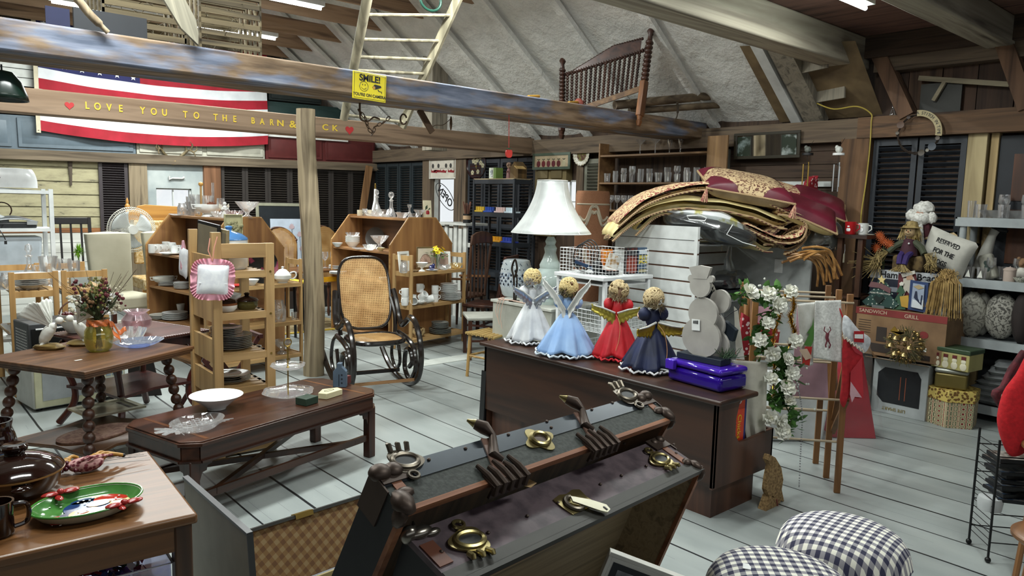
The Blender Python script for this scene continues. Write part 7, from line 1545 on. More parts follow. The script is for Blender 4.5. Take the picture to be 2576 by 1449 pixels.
obj('lace_trim',M().tube([pv(x,y+(4 if k%2 else -3),RK,-.11)-t.location for k,(x,y) in enumerate([(2121+4*j,846+2.9*j) for j in range(14)])],.005,5),mat('cfc5b4',.8),t)
obj('hanging_loop',M().tube([pv(2108,765,RK,-.05)-t.location,pv(2120,798,RK,-.07)-t.location],.004,5),REDC,t)
on(t,((2168,900),(2140,935),(2138,990),(2172,1003)),-.1,mat('b02a34',.7),'red_card'); on(t,((2140,960),(2168,1000),(2150,998),(2143,1012),(2138,992)),-.106,mat('c9a0a8',.7),'pink_lining')
# tree bag
t=thing('tree_box','tall tapering red cardboard tree box wrapped in clear plastic','box',(5.44,2.36,0),R(-42))
obj('box',M()._a([(-.17,-.12,0),(.15,-.12,0),(.17,.12,0),(-.15,.12,0),(-.10,-.06,.80),(.0,-.06,.76),(.0,.05,.76),(-.10,.05,.80)],[(0,3,2,1),(4,5,6,7),(0,1,5,4),(1,2,6,5),(2,3,7,6),(3,0,4,7)]),cloth('8f1a28','ab2433',3,.5,(.3,.7)),t,bev=.004)
obj('plastic_wrap',M()._a([(-.2,-.13,0),(.21,-.13,0),(.24,.14,0),(-.18,.14,0),(-.1,-.07,.8),(.06,-.07,.76),(.06,.06,.76),(-.1,.06,.8)],[(0,1,5,4),(1,2,6,5),(2,3,7,6),(3,0,4,7)]),glass('ffffff',.97,rough=.1),t)
t=thing('plastic_bin','white plastic storage tub on the floor behind the drying rack','bin',(5.02,2.62,0),R(-38)); obj('tub',M()._a([(-.2,-.15,0),(.2,-.15,0),(.2,.15,0),(-.2,.15,0),(-.23,-.18,.42),(.23,-.18,.42),(.23,.18,.42),(-.23,.18,.42)],[(0,3,2,1),(4,5,6,7),(0,1,5,4),(1,2,6,5),(2,3,7,6),(3,0,4,7)]),mat('c6c9c8',.4),t,bev=.02); obj('lid',M().b(-.24,.24,-.19,.19,.42,.445),mat('d3d6d5',.4),t,bev=.01)
# rose garland
t=thing('rose_garland','artificial garland of white roses and green leaves draped over the drying rack','garland',pv(1850,740,RK,-.1)); o_=t.location
path=[(1850,742),(1885,738),(1925,745),(1960,760),(1925,800),(1905,850),(1925,880),(1955,895),(1975,905),(1950,930),(1985,940),(1975,985),(1945,1000),(1975,1020),(1990,1060),(1965,1085)]
vine=cr([pv(x,y,RK,-.1)-o_ for x,y in path],4); obj('vine',M().tube(vine,.004,5),mat('4b5a2c',.7),t)
rd=random.Random(21); lf=M()
def leaf(m,c,e,s_,L_): 
    n_=e.cross(s_).normalized(); m._a([tuple(c),tuple(c+e*L_*.35+s_*L_*.32),tuple(c+e*L_*.7+s_*L_*.24),tuple(c+e*L_),tuple(c+e*L_*.7-s_*L_*.24),tuple(c+e*L_*.35-s_*L_*.32),tuple(c+e*L_*.5+n_*L_*.08)],[(0,1,6),(1,2,6),(2,3,6),(3,4,6),(4,5,6),(5,0,6)])
for i in range(360):
    c=vine[rd.randrange(len(vine))]+Vector((rd.gauss(0,.02),rd.gauss(0,.02),rd.gauss(0,.025))); e=Vector((rd.gauss(0,1),rd.gauss(-.4,1),rd.gauss(-.2,1))).normalized(); s_=e.cross(Vector((rd.random(),rd.random(),1))).normalized(); leaf(lf,c,e,s_,rd.uniform(.035,.07))
obj('leaves',lf,cloth('274d1e','5a8a3c',14,.6,(.3,.7)),t)
for i,(x,y,s) in enumerate(((1884,738,.052),(1932,742,.045),(1955,768,.052),(1988,735,.04),(1912,856,.042),(1930,815,.04),(1940,886,.05),(2000,858,.042),(1978,905,.04),(1990,938,.045),(1938,955,.04),(1978,978,.048),(1935,1050,.045),(1960,1058,.045),(1965,1085,.05),(1985,1010,.035),(1905,1000,.0))):
    if not s: continue
    c=pv(x,y,RK,-.15)-o_; m=M(); ax=Vector((-.55+rd.gauss(0,.3),-.75,.35+rd.gauss(0,.3))).normalized(); u=ax.cross(Vector((0,0,1))).normalized(); w=ax.cross(u)
    for ring,(n_,r0,r1,op) in enumerate(((5,.15,1.0,.1),(5,.1,.75,.35),(4,.05,.5,.6),(3,.02,.3,.75))):
        for k in range(n_):
            a=2*PI*k/n_+ring*.6; e=(u*cos(a)+w*sin(a)); q=(u*cos(a+PI/2)+w*sin(a+PI/2))
            def pf(uu,vv): return tuple(c+e*s*(r0+(r1-r0)*vv)+q*s*(uu-.5)*1.3*r1*(1-.35*vv*abs(uu-.5)*2)*(.4+.6*vv)+ax*s*(op+.45*vv*(1-.5*ring*.3)-.18*(2*uu-1)**2))
            m.grid(pf,5,4)
    obj('rose',m,cloth('c9c6a8','e3e3d8',20,.7,(.25,.5)),t)
bt=M()
for i in range(40): bt.ball(pv(rd.gauss(2000,14),rd.gauss(965,20),RK,-.12)-o_ if i<26 else pv(rd.gauss(1930,30),rd.gauss(725,8),RK,-.1)-o_,.006,6,4)
obj('babys_breath',bt,mat('d9dad2',.7),t)
t=thing('tinsel_garland','sparkling gold tinsel garland draped among the white roses','garland',pv(1990,740,RK,-.05)); o_=t.location
for pth in (((1992,740),(1998,770),(1988,800),(2000,840),(1985,870)),((1975,745),(1960,800),(1945,850),(1948,910),(1944,960),(1948,1000))):
    pts=cr([pv(x,y,RK,-.07)-o_ for x,y in pth],8); m=M()
    for i in range(900):
        c=pts[rd.randrange(len(pts))]; d=Vector((rd.gauss(0,1),rd.gauss(0,1),rd.gauss(0,1))).normalized(); s_=d.cross(Vector((.2,.1,1))).normalized()*.003; L_=rd.uniform(.025,.05); m._a([c-s_,c+s_,c+d*L_],[(0,1,2)])
    obj('tinsel',m,mat('c9a23a',.25,.9),t)
t=thing('bead_chain','string of small silver beads hanging to the floor from the drying rack','chain',pv(2003,905,RK,-.12)); m=M(); pts=cr([pv(x,y,RK,-.12)-t.location for x,y in ((2003,905),(2004,950),(2010,985),(2018,1040),(2016,1100),(2013,1160),(2010,1224))],10)
for p in pts: m.ball(p,.0045,6,4)
obj('beads',m,mat('b9bcc0',.25,.8),t)
# --- grey plastic shelf unit
GP=mat('9aa0a1',.5)
t=thing('plastic_shelving','grey plastic shelving unit at the right edge, filled with glass, pillows and fabric','shelving unit',(6.6,1.2,0))
for z in (1.61,1.13,.66,.14): obj('shelf',M().b(0,.33,0,.95,z-.07,z-.012).b(0,.33,0,.012,z-.012,z).b(0,.012,0,.95,z-.012,z).b(.318,.33,0,.95,z-.012,z).b(0,.33,.938,.95,z-.012,z).b(.01,.32,.01,.94,z-.02,z-.01),GP,t)
for x in (.04,.29):
    for y in (.05,.90):
        for z0,z1 in ((0,.07),(.14,.59),(.66,1.06),(1.13,1.54)): obj('post',M().cyl(x,y,z0,.026,z1-z0,14),GP,t)
def gs(px,py,z,x=6.72): q=atX(px,py,x); return (x,min(q.y,2.08),z+.001)
SH='on the grey plastic shelving'
put('highball',CG2,'tall clear footed glass at the left end of the top grey shelf','glass',gs(2440,545,1.60),.95)
g='clear glasses on the top grey shelf'
for i in range(13): put(('tumbler','bowl','wine')[i%3],CG2,'clear glass in the crowded row on the top grey shelf','glass',(6.68+.09*(i%3),2.0-i*.052,1.601),1.15,group=g)
g='stemmed glasses on the second grey shelf'
for i,(px,x) in enumerate(((2440,6.8),(2462,6.8),(2485,6.82),(2490,6.7),(2520,6.78),(2558,6.8))): put('wine' if i%2 else 'tumbler',CG2,'clear stemmed glass on the second grey shelf','glass',gs(px,700,1.13,x),1.0,group=g)
for i,px in enumerate((2437,2468)):
    q=gs(px,705,1.121,6.64); t=thing('sailboat_glass','clear tumbler with a white sail painted on it, %s of the pair'%('left' if i==0 else 'right'),'glass',q); me=kind('tumbler').mesh('tumbler'); obj('tumbler',me,CG2,t)
    obj('painted_sail',M()._a([(-.037,-.018,.02),(-.037,.02,.02),(-.037,-.004,.08),(-.0375,-.018,.02),(-.0375,.02,.02),(-.0375,-.004,.08)],[(0,1,2),(5,4,3)]),mat('dcdcd2',.5),t)
t=thing('towel_roll','upright cream towel roll with a snowman sketch %s'%SH,'towel',gs(2495,700,1.13,6.74)); t.rotation_euler=(R(-18),0,0); obj('roll',M().b(-.04,.04,-.05,.05,0,.20),mat('a7a598',.8),t,bev=.02); obj('sketch',M().ball((-.041,0,.09),(.002,.02,.03)).ball((-.041,0,.13),(.002,.015,.02)),mat('3b4a44',.7),t)
t=thing('ceramic_jar','small pale pink ceramic jar with a lid %s'%SH,'jar',gs(2538,708,1.121,6.66)); obj('jar',M().lathe([(0,0),(.04,0),(.043,.09),(.046,.09),(.046,.1),(.03,.112),(.006,.118),(0,.125)],20),mat('b9a89c',.3),t)
put('bowl',cloth('2b3a2a','c9c8ba',60,.3,(.45,.5),'m'),'green and cream leopard spotted bowl %s'%SH,'bowl',gs(2568,710,1.121,6.66),.7)
t=thing('teddy_bear','small brown teddy bear in white at the right edge of the grey shelving','teddy bear',gs(2570,700,1.121,6.8)); obj('body',M().ball((0,0,.06),(.045,.045,.06),12,8,.05).ball((-.02,-.04,.06),(.018,.018,.035)).ball((-.02,.04,.06),(.018,.018,.035)),mat('c9c5bb',.9),t); obj('head',M().ball((0,0,.145),.04,12,8,.04).ball((0,-.03,.18),.014).ball((0,.03,.18),.014).ball((-.036,0,.138),.014),mat('8a6a4c',.9),t)
def bundle(lab,px,py,x,rx,ry,rz_,m,seed,tie=None,lie=False):
    q=atX(px,py,x); t=thing('folded_pillow',lab,'pillow',(x,min(q.y,2.0),q.z))
    obj('roll',M().ball((0,0,0),(rx,ry,rz_),22,14,.035,seed=seed),m,t)
    if tie: obj('tied_end',M().tube([(0,0,-rz_*.9),(0,0,-rz_*1.12)],[.03,.012],8),m,t)
    return t
bundle('grey white rolled pillow with script printing, tied at its bottom end',2432,790,6.70,.10,.105,.185,cloth('6b6860','a9a69a',16,.9,(.36,.52),'m'),1,True)
bundle('red and white striped pillow between the rolled and the paisley ones',2472,790,6.78,.09,.07,.17,cloth('7d7a74','aaa79e',10,.9,(.3,.7)),2)
bundle('grey paisley pillow on the third grey shelf',2520,795,6.74,.10,.12,.18,cloth('4f4d48','a5a298',22,.85,(.42,.52),'m',bm=.6),3)
bundle('dark brown pillow at the right edge of the third grey shelf',2572,800,6.70,.09,.07,.20,mat('2a2220',.9),4)
for i in range(7): 
    q=(6.74,1.78-.012*i,.145+.048*i); one('folded_cloth','grey folded cloth in the slumped pile on the bottom grey shelf','cloth',M().pillow((0,0,.03),.28,.46-.04*i,.07,10,.35),cloth('4d5052','8c8f8e',8,.7,(.3,.7)),q,R(4*i-10),group='grey cloths on the bottom shelf')
one('blue_cloth','dark blue cloth at the bottom of the grey shelf pile','cloth',M().pillow((0,0,.05),.2,.26,.12,10,.35),mat('26324a',.8),(6.66,1.45,.15))
# tins and hexagonal box
def quilt():
    m,nt,b=_new('quilt_pattern_print'); _set(b,.5); mp=_map(nt,(26,26,26)); 
    v=N(nt,'ShaderNodeTexVoronoi',distance='CHEBYCHEV'); v.inputs['Randomness'].default_value=0; v.inputs['Scale'].default_value=1; nt.links.new(mp.outputs[0],v.inputs['Vector'])
    r=ramp(nt,v.outputs['Distance'],[(0,'7a1f22'),(.18,'c9bf9a'),(.3,'2c3a24'),(.38,'c9bf9a'),(.47,'7a1f22')],True); nt.links.new(r.outputs[0],b.inputs['Base Color']); return m
hx=[(.185*cos(R(60*k+8)),.185*sin(R(60*k+8))) for k in range(6)]
t=thing('hexagonal_box','hexagonal hat box with a red, green and cream quilt pattern','box',(6.60,2.12,0)); t.location=(6.38,1.98,0)
obj('box',M().prism(hx,0,.235,'Z'),quilt(),t,bev=.002); obj('lid',M().prism([(x*1.04,y*1.04) for x,y in hx],.20,.29,'Z'),cloth('6b4a1e','c9b262',44,.5,(.42,.5),'v'),t,bev=.003)
t=thing('tin_box','square gold tin with a silver lid on the hexagonal box','tin',(6.36,1.99,.291),R(12)); obj('tin',M().b(-.10,.10,-.11,.11,0,.12),mat('6f6233',.35,.5),t,bev=.015); obj('lid',M().b(-.105,.105,-.115,.115,.12,.155),mat('8f9088',.35,.5),t,bev=.015)
t=thing('tin_box','green lidded tin painted with a row of snowmen, topmost of the stack','tin',(6.36,1.97,.447),R(-8)); obj('tin',M().b(-.11,.11,-.14,.14,0,.13),mat('a39a62',.4),t,bev=.006); obj('lid',M().b(-.115,.115,-.145,.145,.13,.165),mat('33452f',.4),t,bev=.006); sm=M(); hm_=M()
for k in range(4): y=-.1+.066*k; sm.ball((-.111,y,.035),(.004,.026,.03),10,6).ball((-.111,y,.075),(.004,.019,.02),10,6); hm_.b(-.115,-.111,y-.016,y+.016,.09,.115)
obj('painted_snowmen',sm,mat('cfc9b0',.5),t); obj('painted_hats',hm_,mat('5a1f20',.5),t)
# --- cardboard boxes
CB=cloth('6b5138','8a6c4c',5,.8,(.3,.7),bm=.1)
t=thing('cardboard_box','white heater box with open brown flaps, its printing upside down','box',(6.24,2.12,0),R(0)); obj('carton',M().b(0,.34,0,.42,0,.44),mat('a8adad',.5),t,bev=.003)
obj('picture',M().prism([(.05,.09),(.33,.09),(.38,.14),(.38,.33),(.33,.38),(.08,.38),(.05,.33)],-.002,-.0005,'X'),mat('1b1d20',.4),t); obj('heater_bars',M().b(-.003,-.002,.16,.166,.13,.32).b(-.003,-.002,.20,.206,.13,.32),mat('8a4a34',.4),t)
text('box_text','LIFE SMART',.036,mat('8b7a40',.5),t,(-.003,.24,.045),(PI/2,PI,R(-90)),.0008)
for k,(a,b) in enumerate((((-.0,.42,.44),(-.05,.62,.50)),)): obj('flap',M()._a([(0,0,.44),(0,.42,.44),(-.14,.44,.47),(-.14,-.02,.47)],[(0,1,2,3)]),CB,t,solid=.004)
obj('flap',M()._a([(0,.42,.44),(.3,.42,.44),(.3,.50,.60),(-.02,.56,.62)],[(0,1,2,3)]),CB,t,solid=.004)
t=thing('cardboard_box','brown carton with red band lettered sandwich grill','box',(6.26,2.03,.46),R(0)); obj('carton',M().b(0,.42,0,.70,0,.385),CB,t,bev=.003); obj('red_band',M().b(-.002,-.0005,0,.70,.33,.385),mat('7a2c2a',.5),t)
text('box_text','SANDWICH',.042,mat('c3b59a',.5),t,(-.003,.56,.358),(PI/2,0,-PI/2),.0008); text('box_text','GRILL',.042,mat('c3b59a',.5),t,(-.003,.26,.352),(PI/2,0,-PI/2),.0008)
obj('printed_grill',M().b(-.003,-.0005,.40,.56,.03,.10).b(-.003,-.0005,.44,.52,.12,.24).b(-.003,-.0005,.28,.42,.15,.2).b(-.003,-.0005,.1,.3,.02,.06),mat('332b26',.5),t); obj('round_seal',M().prism([(.16+.035*cos(a),.22+.03*sin(a)) for a in [k*PI/10 for k in range(20)]],-.003,-.001,'X'),mat('7a2c2a',.5),t); obj('barcode_panel',M().b(-.003,-.001,.13,.18,.09,.12),WHITE,t)
ln=M()
for k in range(6): ln.b(-.0025,-.001,.57,.67,.28-.02*k,.285-.02*k)
obj('fine_print',ln,mat('4b3a2c',.6),t)
one('cardboard_box','plain dark carton under the left part of the sandwich grill box','box',M().b(0,.36,0,.16,0,.455),mat('33261d',.8),(6.30,2.58,0)); 
one('dog_pillow','brown printed cushion with grey letters, low behind the red tree box','cushion',M().ball((0,0,.16),(.08,.15,.16),16,10,.04),cloth('3d2a20','6b4e3a',8,.9,(.3,.7)),(6.14,2.66,0))
text('cushion_lettering','GS',.07,mat('8c8f90',.7),None,(6.055,2.60,.17),(PI/2,0,-PI/2)).name='painted_letters'
l_=bpy.data.objects['painted_letters']; l_.parent=bpy.data.objects['dog_pillow']; l_.location=(-.088,-.06,.15)
t=thing('cardboard_box','dark blue kitchen appliance box with a white top band and black lettering','box',(6.46,2.14,.846),R(0)); obj('carton',M().b(0,.26,0,.58,0,.31),mat('1c2130',.5),t,bev=.002); obj('white_band',M().b(-.002,-.0005,0,.58,.235,.31),mat('b9bcbf',.5),t); obj('grey_picture',M().b(-.002,-.0005,.1,.5,.13,.17),mat('8b8f96',.4),t)
text('box_text','Hamilton',.075,mat('15161a',.5),t,(-.003,.36,.268),(PI/2,0,-PI/2),.0008,bold=.002); text('box_text','Beach',.075,mat('15161a',.5),t,(-.003,.12,.268),(PI/2,0,-PI/2),.0008,bold=.002)
# flat wooden decorations in front (plane x=6.36)
def fp(px,py,x): q=atX(px,py,x); return (q.y,q.z)
def plaque(nm,lab,cat,x,base,layers):
    y0,z0=fp(*base,x); t=thing(nm,lab,cat,(x,y0,z0))
    for i,(pn,pts,c,off) in enumerate(layers): obj(pn,M().prism([(a-y0,b-z0) for a,b in [fp(px,py,x) for px,py in pts]],-.012-off,-off+.0,'X'),mat(c,.6) if isinstance(c,str) else c,t)
    return t
DOT=cloth('b9c0b4','24413c',44,.6,(.24,.27),'v')
plaque('tree_plaque','green wooden tree plaque with white dots, a star and a holiday banner','plaque',6.33,(2213,773),(('tree',((2170,758),(2195,738),(2184,738),(2204,722),(2198,720),(2212,705),(2226,706),(2240,722),(2234,724),(2248,740),(2240,742),(2262,766),(2250,776),(2180,768)),DOT,0),('base',((2195,766),(2226,770),(2226,780),(2196,776)),'6b6f70',.004),('banner',((2188,720),(2194,708),(2218,712),(2244,726),(2242,738),(2215,724),(2196,722)),'6d4a4c',.012),('star',((2219,708),(2215,714),(2217,705),(2211,700),(2218,699),(2221,692),(2224,700),(2231,701),(2226,706),(2227,714)),'cdb87c',.014),('dark_heart',((2213,764),(2200,748),(2206,742),(2214,748),(2222,743),(2228,750)),'16241f',.013)))
text('banner_lettering','MERRY CHRISTMAS',.018,mat('cfc6bb',.6),[o for o in bpy.data.objects if o.name.startswith('tree_plaque')][0],(-.028,.0,.118),(PI/2,0,-PI/2),.0006)
plaque('santa_cutout','wooden santa cutout with long white beard holding a small tree','figurine',6.36,(2285,782),(('red_coat',((2262,690),(2285,678),(2305,690),(2318,782),(2255,782)),'5a1a22',0),('beard',((2275,700),(2300,696),(2308,715),(2296,745),(2283,730),(2276,745)),'b3aca0',.013),('face',((2283,690),(2298,690),(2300,703),(2284,704)),'a98468',.015),('hat_trim',((2270,688),(2304,680),(2306,688),(2274,698)),'b9b4a8',.017),('small_tree',((2248,778),(2262,755),(2252,756),(2266,735),(2258,735),(2270,714),(2280,735),(2274,740),(2282,778)),'2f5038',.02),('gold_sack',((2268,745),(2290,742),(2292,775),(2272,770)),'b08b34',.026),('white_ball',((2266,712),(2272,708),(2278,712),(2276,718),(2268,718)),'c9c5ba',.022)))
plaque('snow_scene_frame','narrow blue frame with a silhouetted snow scene','picture',6.33,(2310,786),(('blue_frame',((2292,704),(2337,712),(2331,787),(2285,778)),'1e355f',0),('snow_scene',((2300,712),(2329,717),(2324,778),(2294,771)),'8f9aab',.013),('snow_hills',((2299,752),(2312,757),(2326,754),(2324,778),(2296,772)),'c3c9cc',.0145),('dark_trees',((2302,748),(2306,732),(2310,732),(2312,750),(2318,762),(2321,742),(2324,743),(2321,768)),'15203a',.016),('gilt_crest',((2301,720),(2315,716),(2328,724),(2314,728)),'a3906a',.016)))
one('small_box','small grey printed box beside the blue frame','box',M().b(0,.05,0,.10,0,.15),cloth('3a3b3c','9a9c9a',40,.5,(.4,.6)),(6.32,2.06,.846))
t=thing('raffia_bundle','golden raffia skirt bundle hanging over the box corner','raffia',(6.40,2.09,1.16)); m=M(); rd=random.Random(31)
for i in range(200): a=rd.uniform(0,PI*2); r=rd.uniform(.03,.13); m.tube([(rd.gauss(-.03,.02),rd.gauss(0,.03),rd.uniform(-.02,.05)),(-.03+.4*r*cos(a)-.03,r*sin(a)*.9,-.06),(-.05+.4*r*cos(a)-.03,r*sin(a)*1.15,-.30+rd.uniform(-.05,.06))],.0028,3)
obj('raffia',m,cloth('7d6238','b5975c',20,.8,(.3,.7)),t)
# wreath with gold bells on the flaps
t=thing('ornament_wreath','small wreath of gold bells and greenery on the open box flaps','wreath',(6.10,2.26,.60)); m=M(); gb=M(); lf=M(); rd=random.Random(41)
for i in range(60): d=Vector((rd.gauss(0,.6),rd.gauss(0,1),rd.gauss(0,1))).normalized(); q=Vector((d.x*.09,d.y*.13,d.z*.13)); gb.ball(q,(rd.uniform(.010,.019),)*3,7,5)
for i in range(220): d=Vector((rd.gauss(0,.6),rd.gauss(0,1),rd.gauss(0,1))).normalized(); q=Vector((d.x*.08,d.y*.12,d.z*.12)); lf.tube([q*.6,q*rd.uniform(1.1,1.35)+Vector((0,rd.gauss(0,.01),rd.gauss(0,.01)))],.0022,3)
obj('gold_bells',gb,mat('8a7344',.3,.7),t); obj('greenery',lf,mat('5a5636',.7),t)
for k in range(6): a=k*PI/3; obj('bell',M().lathe([(.03,0),(.022,.02),(.012,.03),(0,.034)],12,(0,0,0)),mat('9c875a',.25,.8),t,loc=(-.10,.07*cos(a),.07*sin(a)))
obj('gold_bow',M().prism([(-.03,.12),(.0,.10),(.05,.16),(.08,.12),(.02,.09)],-.11,-.10,'X'),mat('a5863a',.3,.6),t)
# scarecrow, santa doll, pillows on top of the boxes
STRW=cloth('6b5a38','a8935f',40,.9,(.3,.7)); Z1=1.157
t=thing('hay_bale','small brown fabric bale under the scarecrow doll','bale',(6.50,2.43,Z1)); obj('bale',M().b(-.06,.1,-.12,.12,0,.13),cloth('43341f','6e5a38',20,.9),t,bev=.02)
t=thing('scarecrow_doll','smiling scarecrow doll in burgundy overalls with raffia hands','doll',(6.46,2.43,Z1+.131))
obj('body',M().lathe([(0,0),(.07,0),(.06,.06),(.04,.13),(0,.14)],14),mat('3a1522',.8),t); hd=obj('head',M().ball((0,0,.195),(.042,.045,.05)),mat('b59a72',.8),t)
for s in (-1,1): obj('eye',M().ball((-.04,s*.015,.205),.005,6,4),BLK,hd)
obj('nose',M().ball((-.045,0,.195),.006,6,4),mat('8a4a2c',.7),hd); obj('mouth',M().tube([(-.041,.02,.18),(-.044,0,.173),(-.041,-.02,.18)],.002,4),BLK,hd); obj('button',M().ball((-.06,-.02,.1),.008,6,4),WHITE,t)
for s in (-1,1):
    obj('sleeve',M().tube([(0,s*.04,.11),(-.02,s*.10,.07),(-.05,s*.14,.02)],[.028,.026,.024],8),mat('3a3f2c',.8),t); m=M()
    for i in range(40): m.tube([(-.05,s*.14,.02),(-.07+rd.gauss(0,.02),s*(.17+rd.uniform(0,.07)),-.02+rd.gauss(0,.03)),(-.09+rd.gauss(0,.02),s*(.16+rd.uniform(0,.1)),-.08+rd.gauss(0,.03))],.003,3)
    obj('raffia_hand',m,STRW,t); obj('leg',M().tube([(-.03,s*.03,.02),(-.10,s*.025,-.01),(-.12,s*.02,-.07)],[.026,.024,.022],8),mat('2c1a55',.8),t)
m=M()
for i in range(70): m.tube([(-.12,rd.gauss(0,.01),-.07),(-.14+rd.gauss(0,.015),rd.gauss(0,.04),-.13)],.003,3)
for i in range(70): a=rd.uniform(0,PI); m.tube([(0,.03*cos(a),.22),(.0+rd.gauss(0,.01),.065*cos(a),.22+.04*sin(a)),(-.01,.08*cos(a)+rd.gauss(0,.01),.15+rd.gauss(0,.03))],.0025,3)
obj('straw',m,STRW,t); obj('hat',M().lathe([(.085,0),(.05,.012),(.04,.05),(0,.06)],16,(.02,0,.225)),STRW,t)
t=thing('autumn_flowers','orange and rust artificial sunflowers left of the scarecrow doll','flowers',(6.46,2.62,Z1+.12)); pt=M(); 
for (y,z) in ((0,.12),(.05,.06),(-.05,.1),(.03,.16)):
    for k in range(14): a=k*2*PI/14; pt.tube([(-.04,y,z),(-.05,y+.045*cos(a),z+.045*sin(a))],[.008,.002],4)
obj('petals',pt,mat('a04a1a',.7),t); obj('stems',M().tube([(0,0,-.12),(-.02,0,.12)],.01).tube([(0,0,-.1),(-.02,.05,.06)],.006).tube([(0,0,0),(-.02,-.05,.1)],.006),mat('3b4425',.7),t); m=M()
for i in range(90): m.tube([(-.02,.02,-.05),(-.06+rd.gauss(0,.03),.12+rd.gauss(0,.06),-.10+rd.gauss(0,.05))],.0028,3)
obj('raffia',m,STRW,t)
t=thing('santa_doll','tall santa doll in a burgundy and gold robe against the black shutters','doll',(6.68,2.43,Z1))
obj('robe',M().grid(lambda u,v:((.11-.07*v)*(1+.06*sin(16*PI*u))*cos(2*PI*u),(.16-.09*v)*(1+.06*sin(16*PI*u))*sin(2*PI*u),.42*v),60,10,True).ball((0,0,.42),(.05,.08,.05)),cloth('2a080f','4a101c',12,.8),t)
obj('gold_front',M().prism([(-.055,.05),(.06,.05),(.045,.30),(-.03,.32)],-.115,-.09,'X'),mat('a5861c',.25,.8),t); obj('fur_trim',M().tube([(-.10,-.07,.03),(-.1,-.06,.2),(-.07,-.02,.38)],.017,8).tube([(-.11,.09,.03),(-.1,.06,.2),(-.07,.02,.38)],.017,8),cloth('a9a79f','d6d5cf',60,.95,bm=.9),t)
obj('head',M().ball((-.02,0,.47),(.045,.045,.05)),mat('a8806a',.7),t); obj('beard_and_hair',M().ball((-.03,0,.43),(.06,.08,.055),14,9,.15).ball((.01,0,.51),(.07,.075,.065),14,9,.15,seed=3).ball((-.02,.08,.46),(.04,.04,.05),10,7,.15).ball((-.02,-.08,.44),(.035,.04,.05),10,7,.15),cloth('b9b7b0','dddcd6',60,.95,bm=.9),t)
t=thing('throw_pillow','white pillow with black lettering about the dogs, leaning by the boxes','pillow',(6.70,2.03,1.33)); t.rotation_euler=(R(20),0,0)
t.location=(6.60,2.19,1.33); pil=obj('cushion',M().pillow((0,0,0),.30,.38,.14,14),cloth('a3a198','c2c0b6',8,.9,(.3,.7)),t); pil.rotation_euler=(0,R(-90),0)
for k,(tx,z) in enumerate((('RESERVED',.07),('FOR THE',-.01),('DOGS',-.09))): text('lettering',tx,.054,BLK,t,(-.074+.006*abs(k-1),.0,z),(PI/2,0,-PI/2),.001,bold=.001,xs=.75)
t=thing('throw_pillow','blue and floral small pillow behind the scarecrow doll','pillow',(6.64,2.24,1.32)); t.rotation_euler=(R(-12),0,0); obj('cushion',M().pillow((0,0,0),.3,.26,.1,12),cloth('7a6244','b39e78',14,.9,(.4,.55),'m'),t).rotation_euler=(0,R(-90),0); obj('blue_panel',M().b(-.055,-.05,-.03,.10,-.1,.12),mat('2b3a5c',.8),t)
t=thing('goose_ornament','white goose head with a black bill tip behind the lettered pillow','ornament',(6.80,2.0,1.30)); obj('neck_and_head',M().tube([(0,0,-.1),(0,-.03,.05),(0,-.06,.17),(0,-.08,.22)],[.06,.045,.03,.035],10),mat('b5b3aa',.6),t); obj('bill',M().tube([(-.01,-.1,.225),(-.02,-.17,.21)],[.022,.012],8),BLK,t)
# --- hanger rail and mug table
t=thing('end_table','dark wooden end table carrying the mugs, behind the slatwall','table',(6.24,2.72,0),R(0)); obj('table_top',M().b(0,.42,-.04,.24,1.41,1.44),wood('1c120d','3a261b','Y',9,.4),t)
obj('side',M().b(.02,.06,.0,.04,0,1.41).b(.02,.06,.17,.21,0,1.41).b(.36,.4,0,.04,0,1.41).b(.36,.4,.17,.21,0,1.41).b(.02,.4,.0,.21,.9,.92),wood('2c1a10','4f3220','Z',9,.4),t)
for lab,px,x,c,sc in (('red mug with a white snowman on the dark end table',2140,6.34,'a01a1e',1.15),('white mug with a green leaf beside the red snowman mug',2172,6.40,'c9cbc6',1.05)):
    q=atX(px,575,x); t=thing('mug',lab,'mug',(x,max(2.70,q.y),1.441),R(-90)); me=kind('mug').mesh('mug'); b_=obj('cup',me,mat(c,.25),t); b_.scale=(sc,)*3
    if 'red' in lab: obj('painted_snowman',M().ball((-.0,0,0),.001,4,3).ball((.0,-.043,.04),(.018,.004,.02)).ball((.0,-.043,.068),(.012,.004,.013)),WHITE,t)
    else: obj('painted_leaf',M().ball((0,-.042,.05),(.008,.003,.02)),mat('3d5a3a',.6),t)
put('saucer',mat('c9c6b6',.4),'small cream dish at the right end of the dark end table','dish',(6.34,2.70,1.4415),.45)
def hanger(lab,k):
    t=thing('coat_hanger',lab,'hanger',(6.0+.022*k,2.95+.03*k,1.26-.012*k),0,'wooden hangers bunched beside the slatwall'); a=R(-41+(k*53)%50-25); t.rotation_euler=(R((k*31)%24-12),R(18+(k*37)%28),a)
    obj('arms',M().tube(cr([(-.20,0,-.13),(-.12,.0,-.05),(-.03,0,.0),(.03,0,.0),(.12,.0,-.05),(.20,0,-.13)],5),.011,7),wood('7a5126','b98a50','X',14,.4),t); obj('hook',M().tube([(0,0,0),(0,0,.04),(.015,0,.06),(.03,0,.045)],.002,5),CHROME,t); return t
for k in range(9): h_0=hanger('curved wooden coat hanger in the bunch beside the slatwall end panel',k-4)
one('hanger_rail','short chrome rail on the slatwall end panel carrying the wooden hangers','rail',M().tube([(6.20,3.14,1.33),(6.2,2.98,1.345)],.008).tube([(5.99,2.98,1.345),(6.2,2.98,1.345)],.008),CHROME)
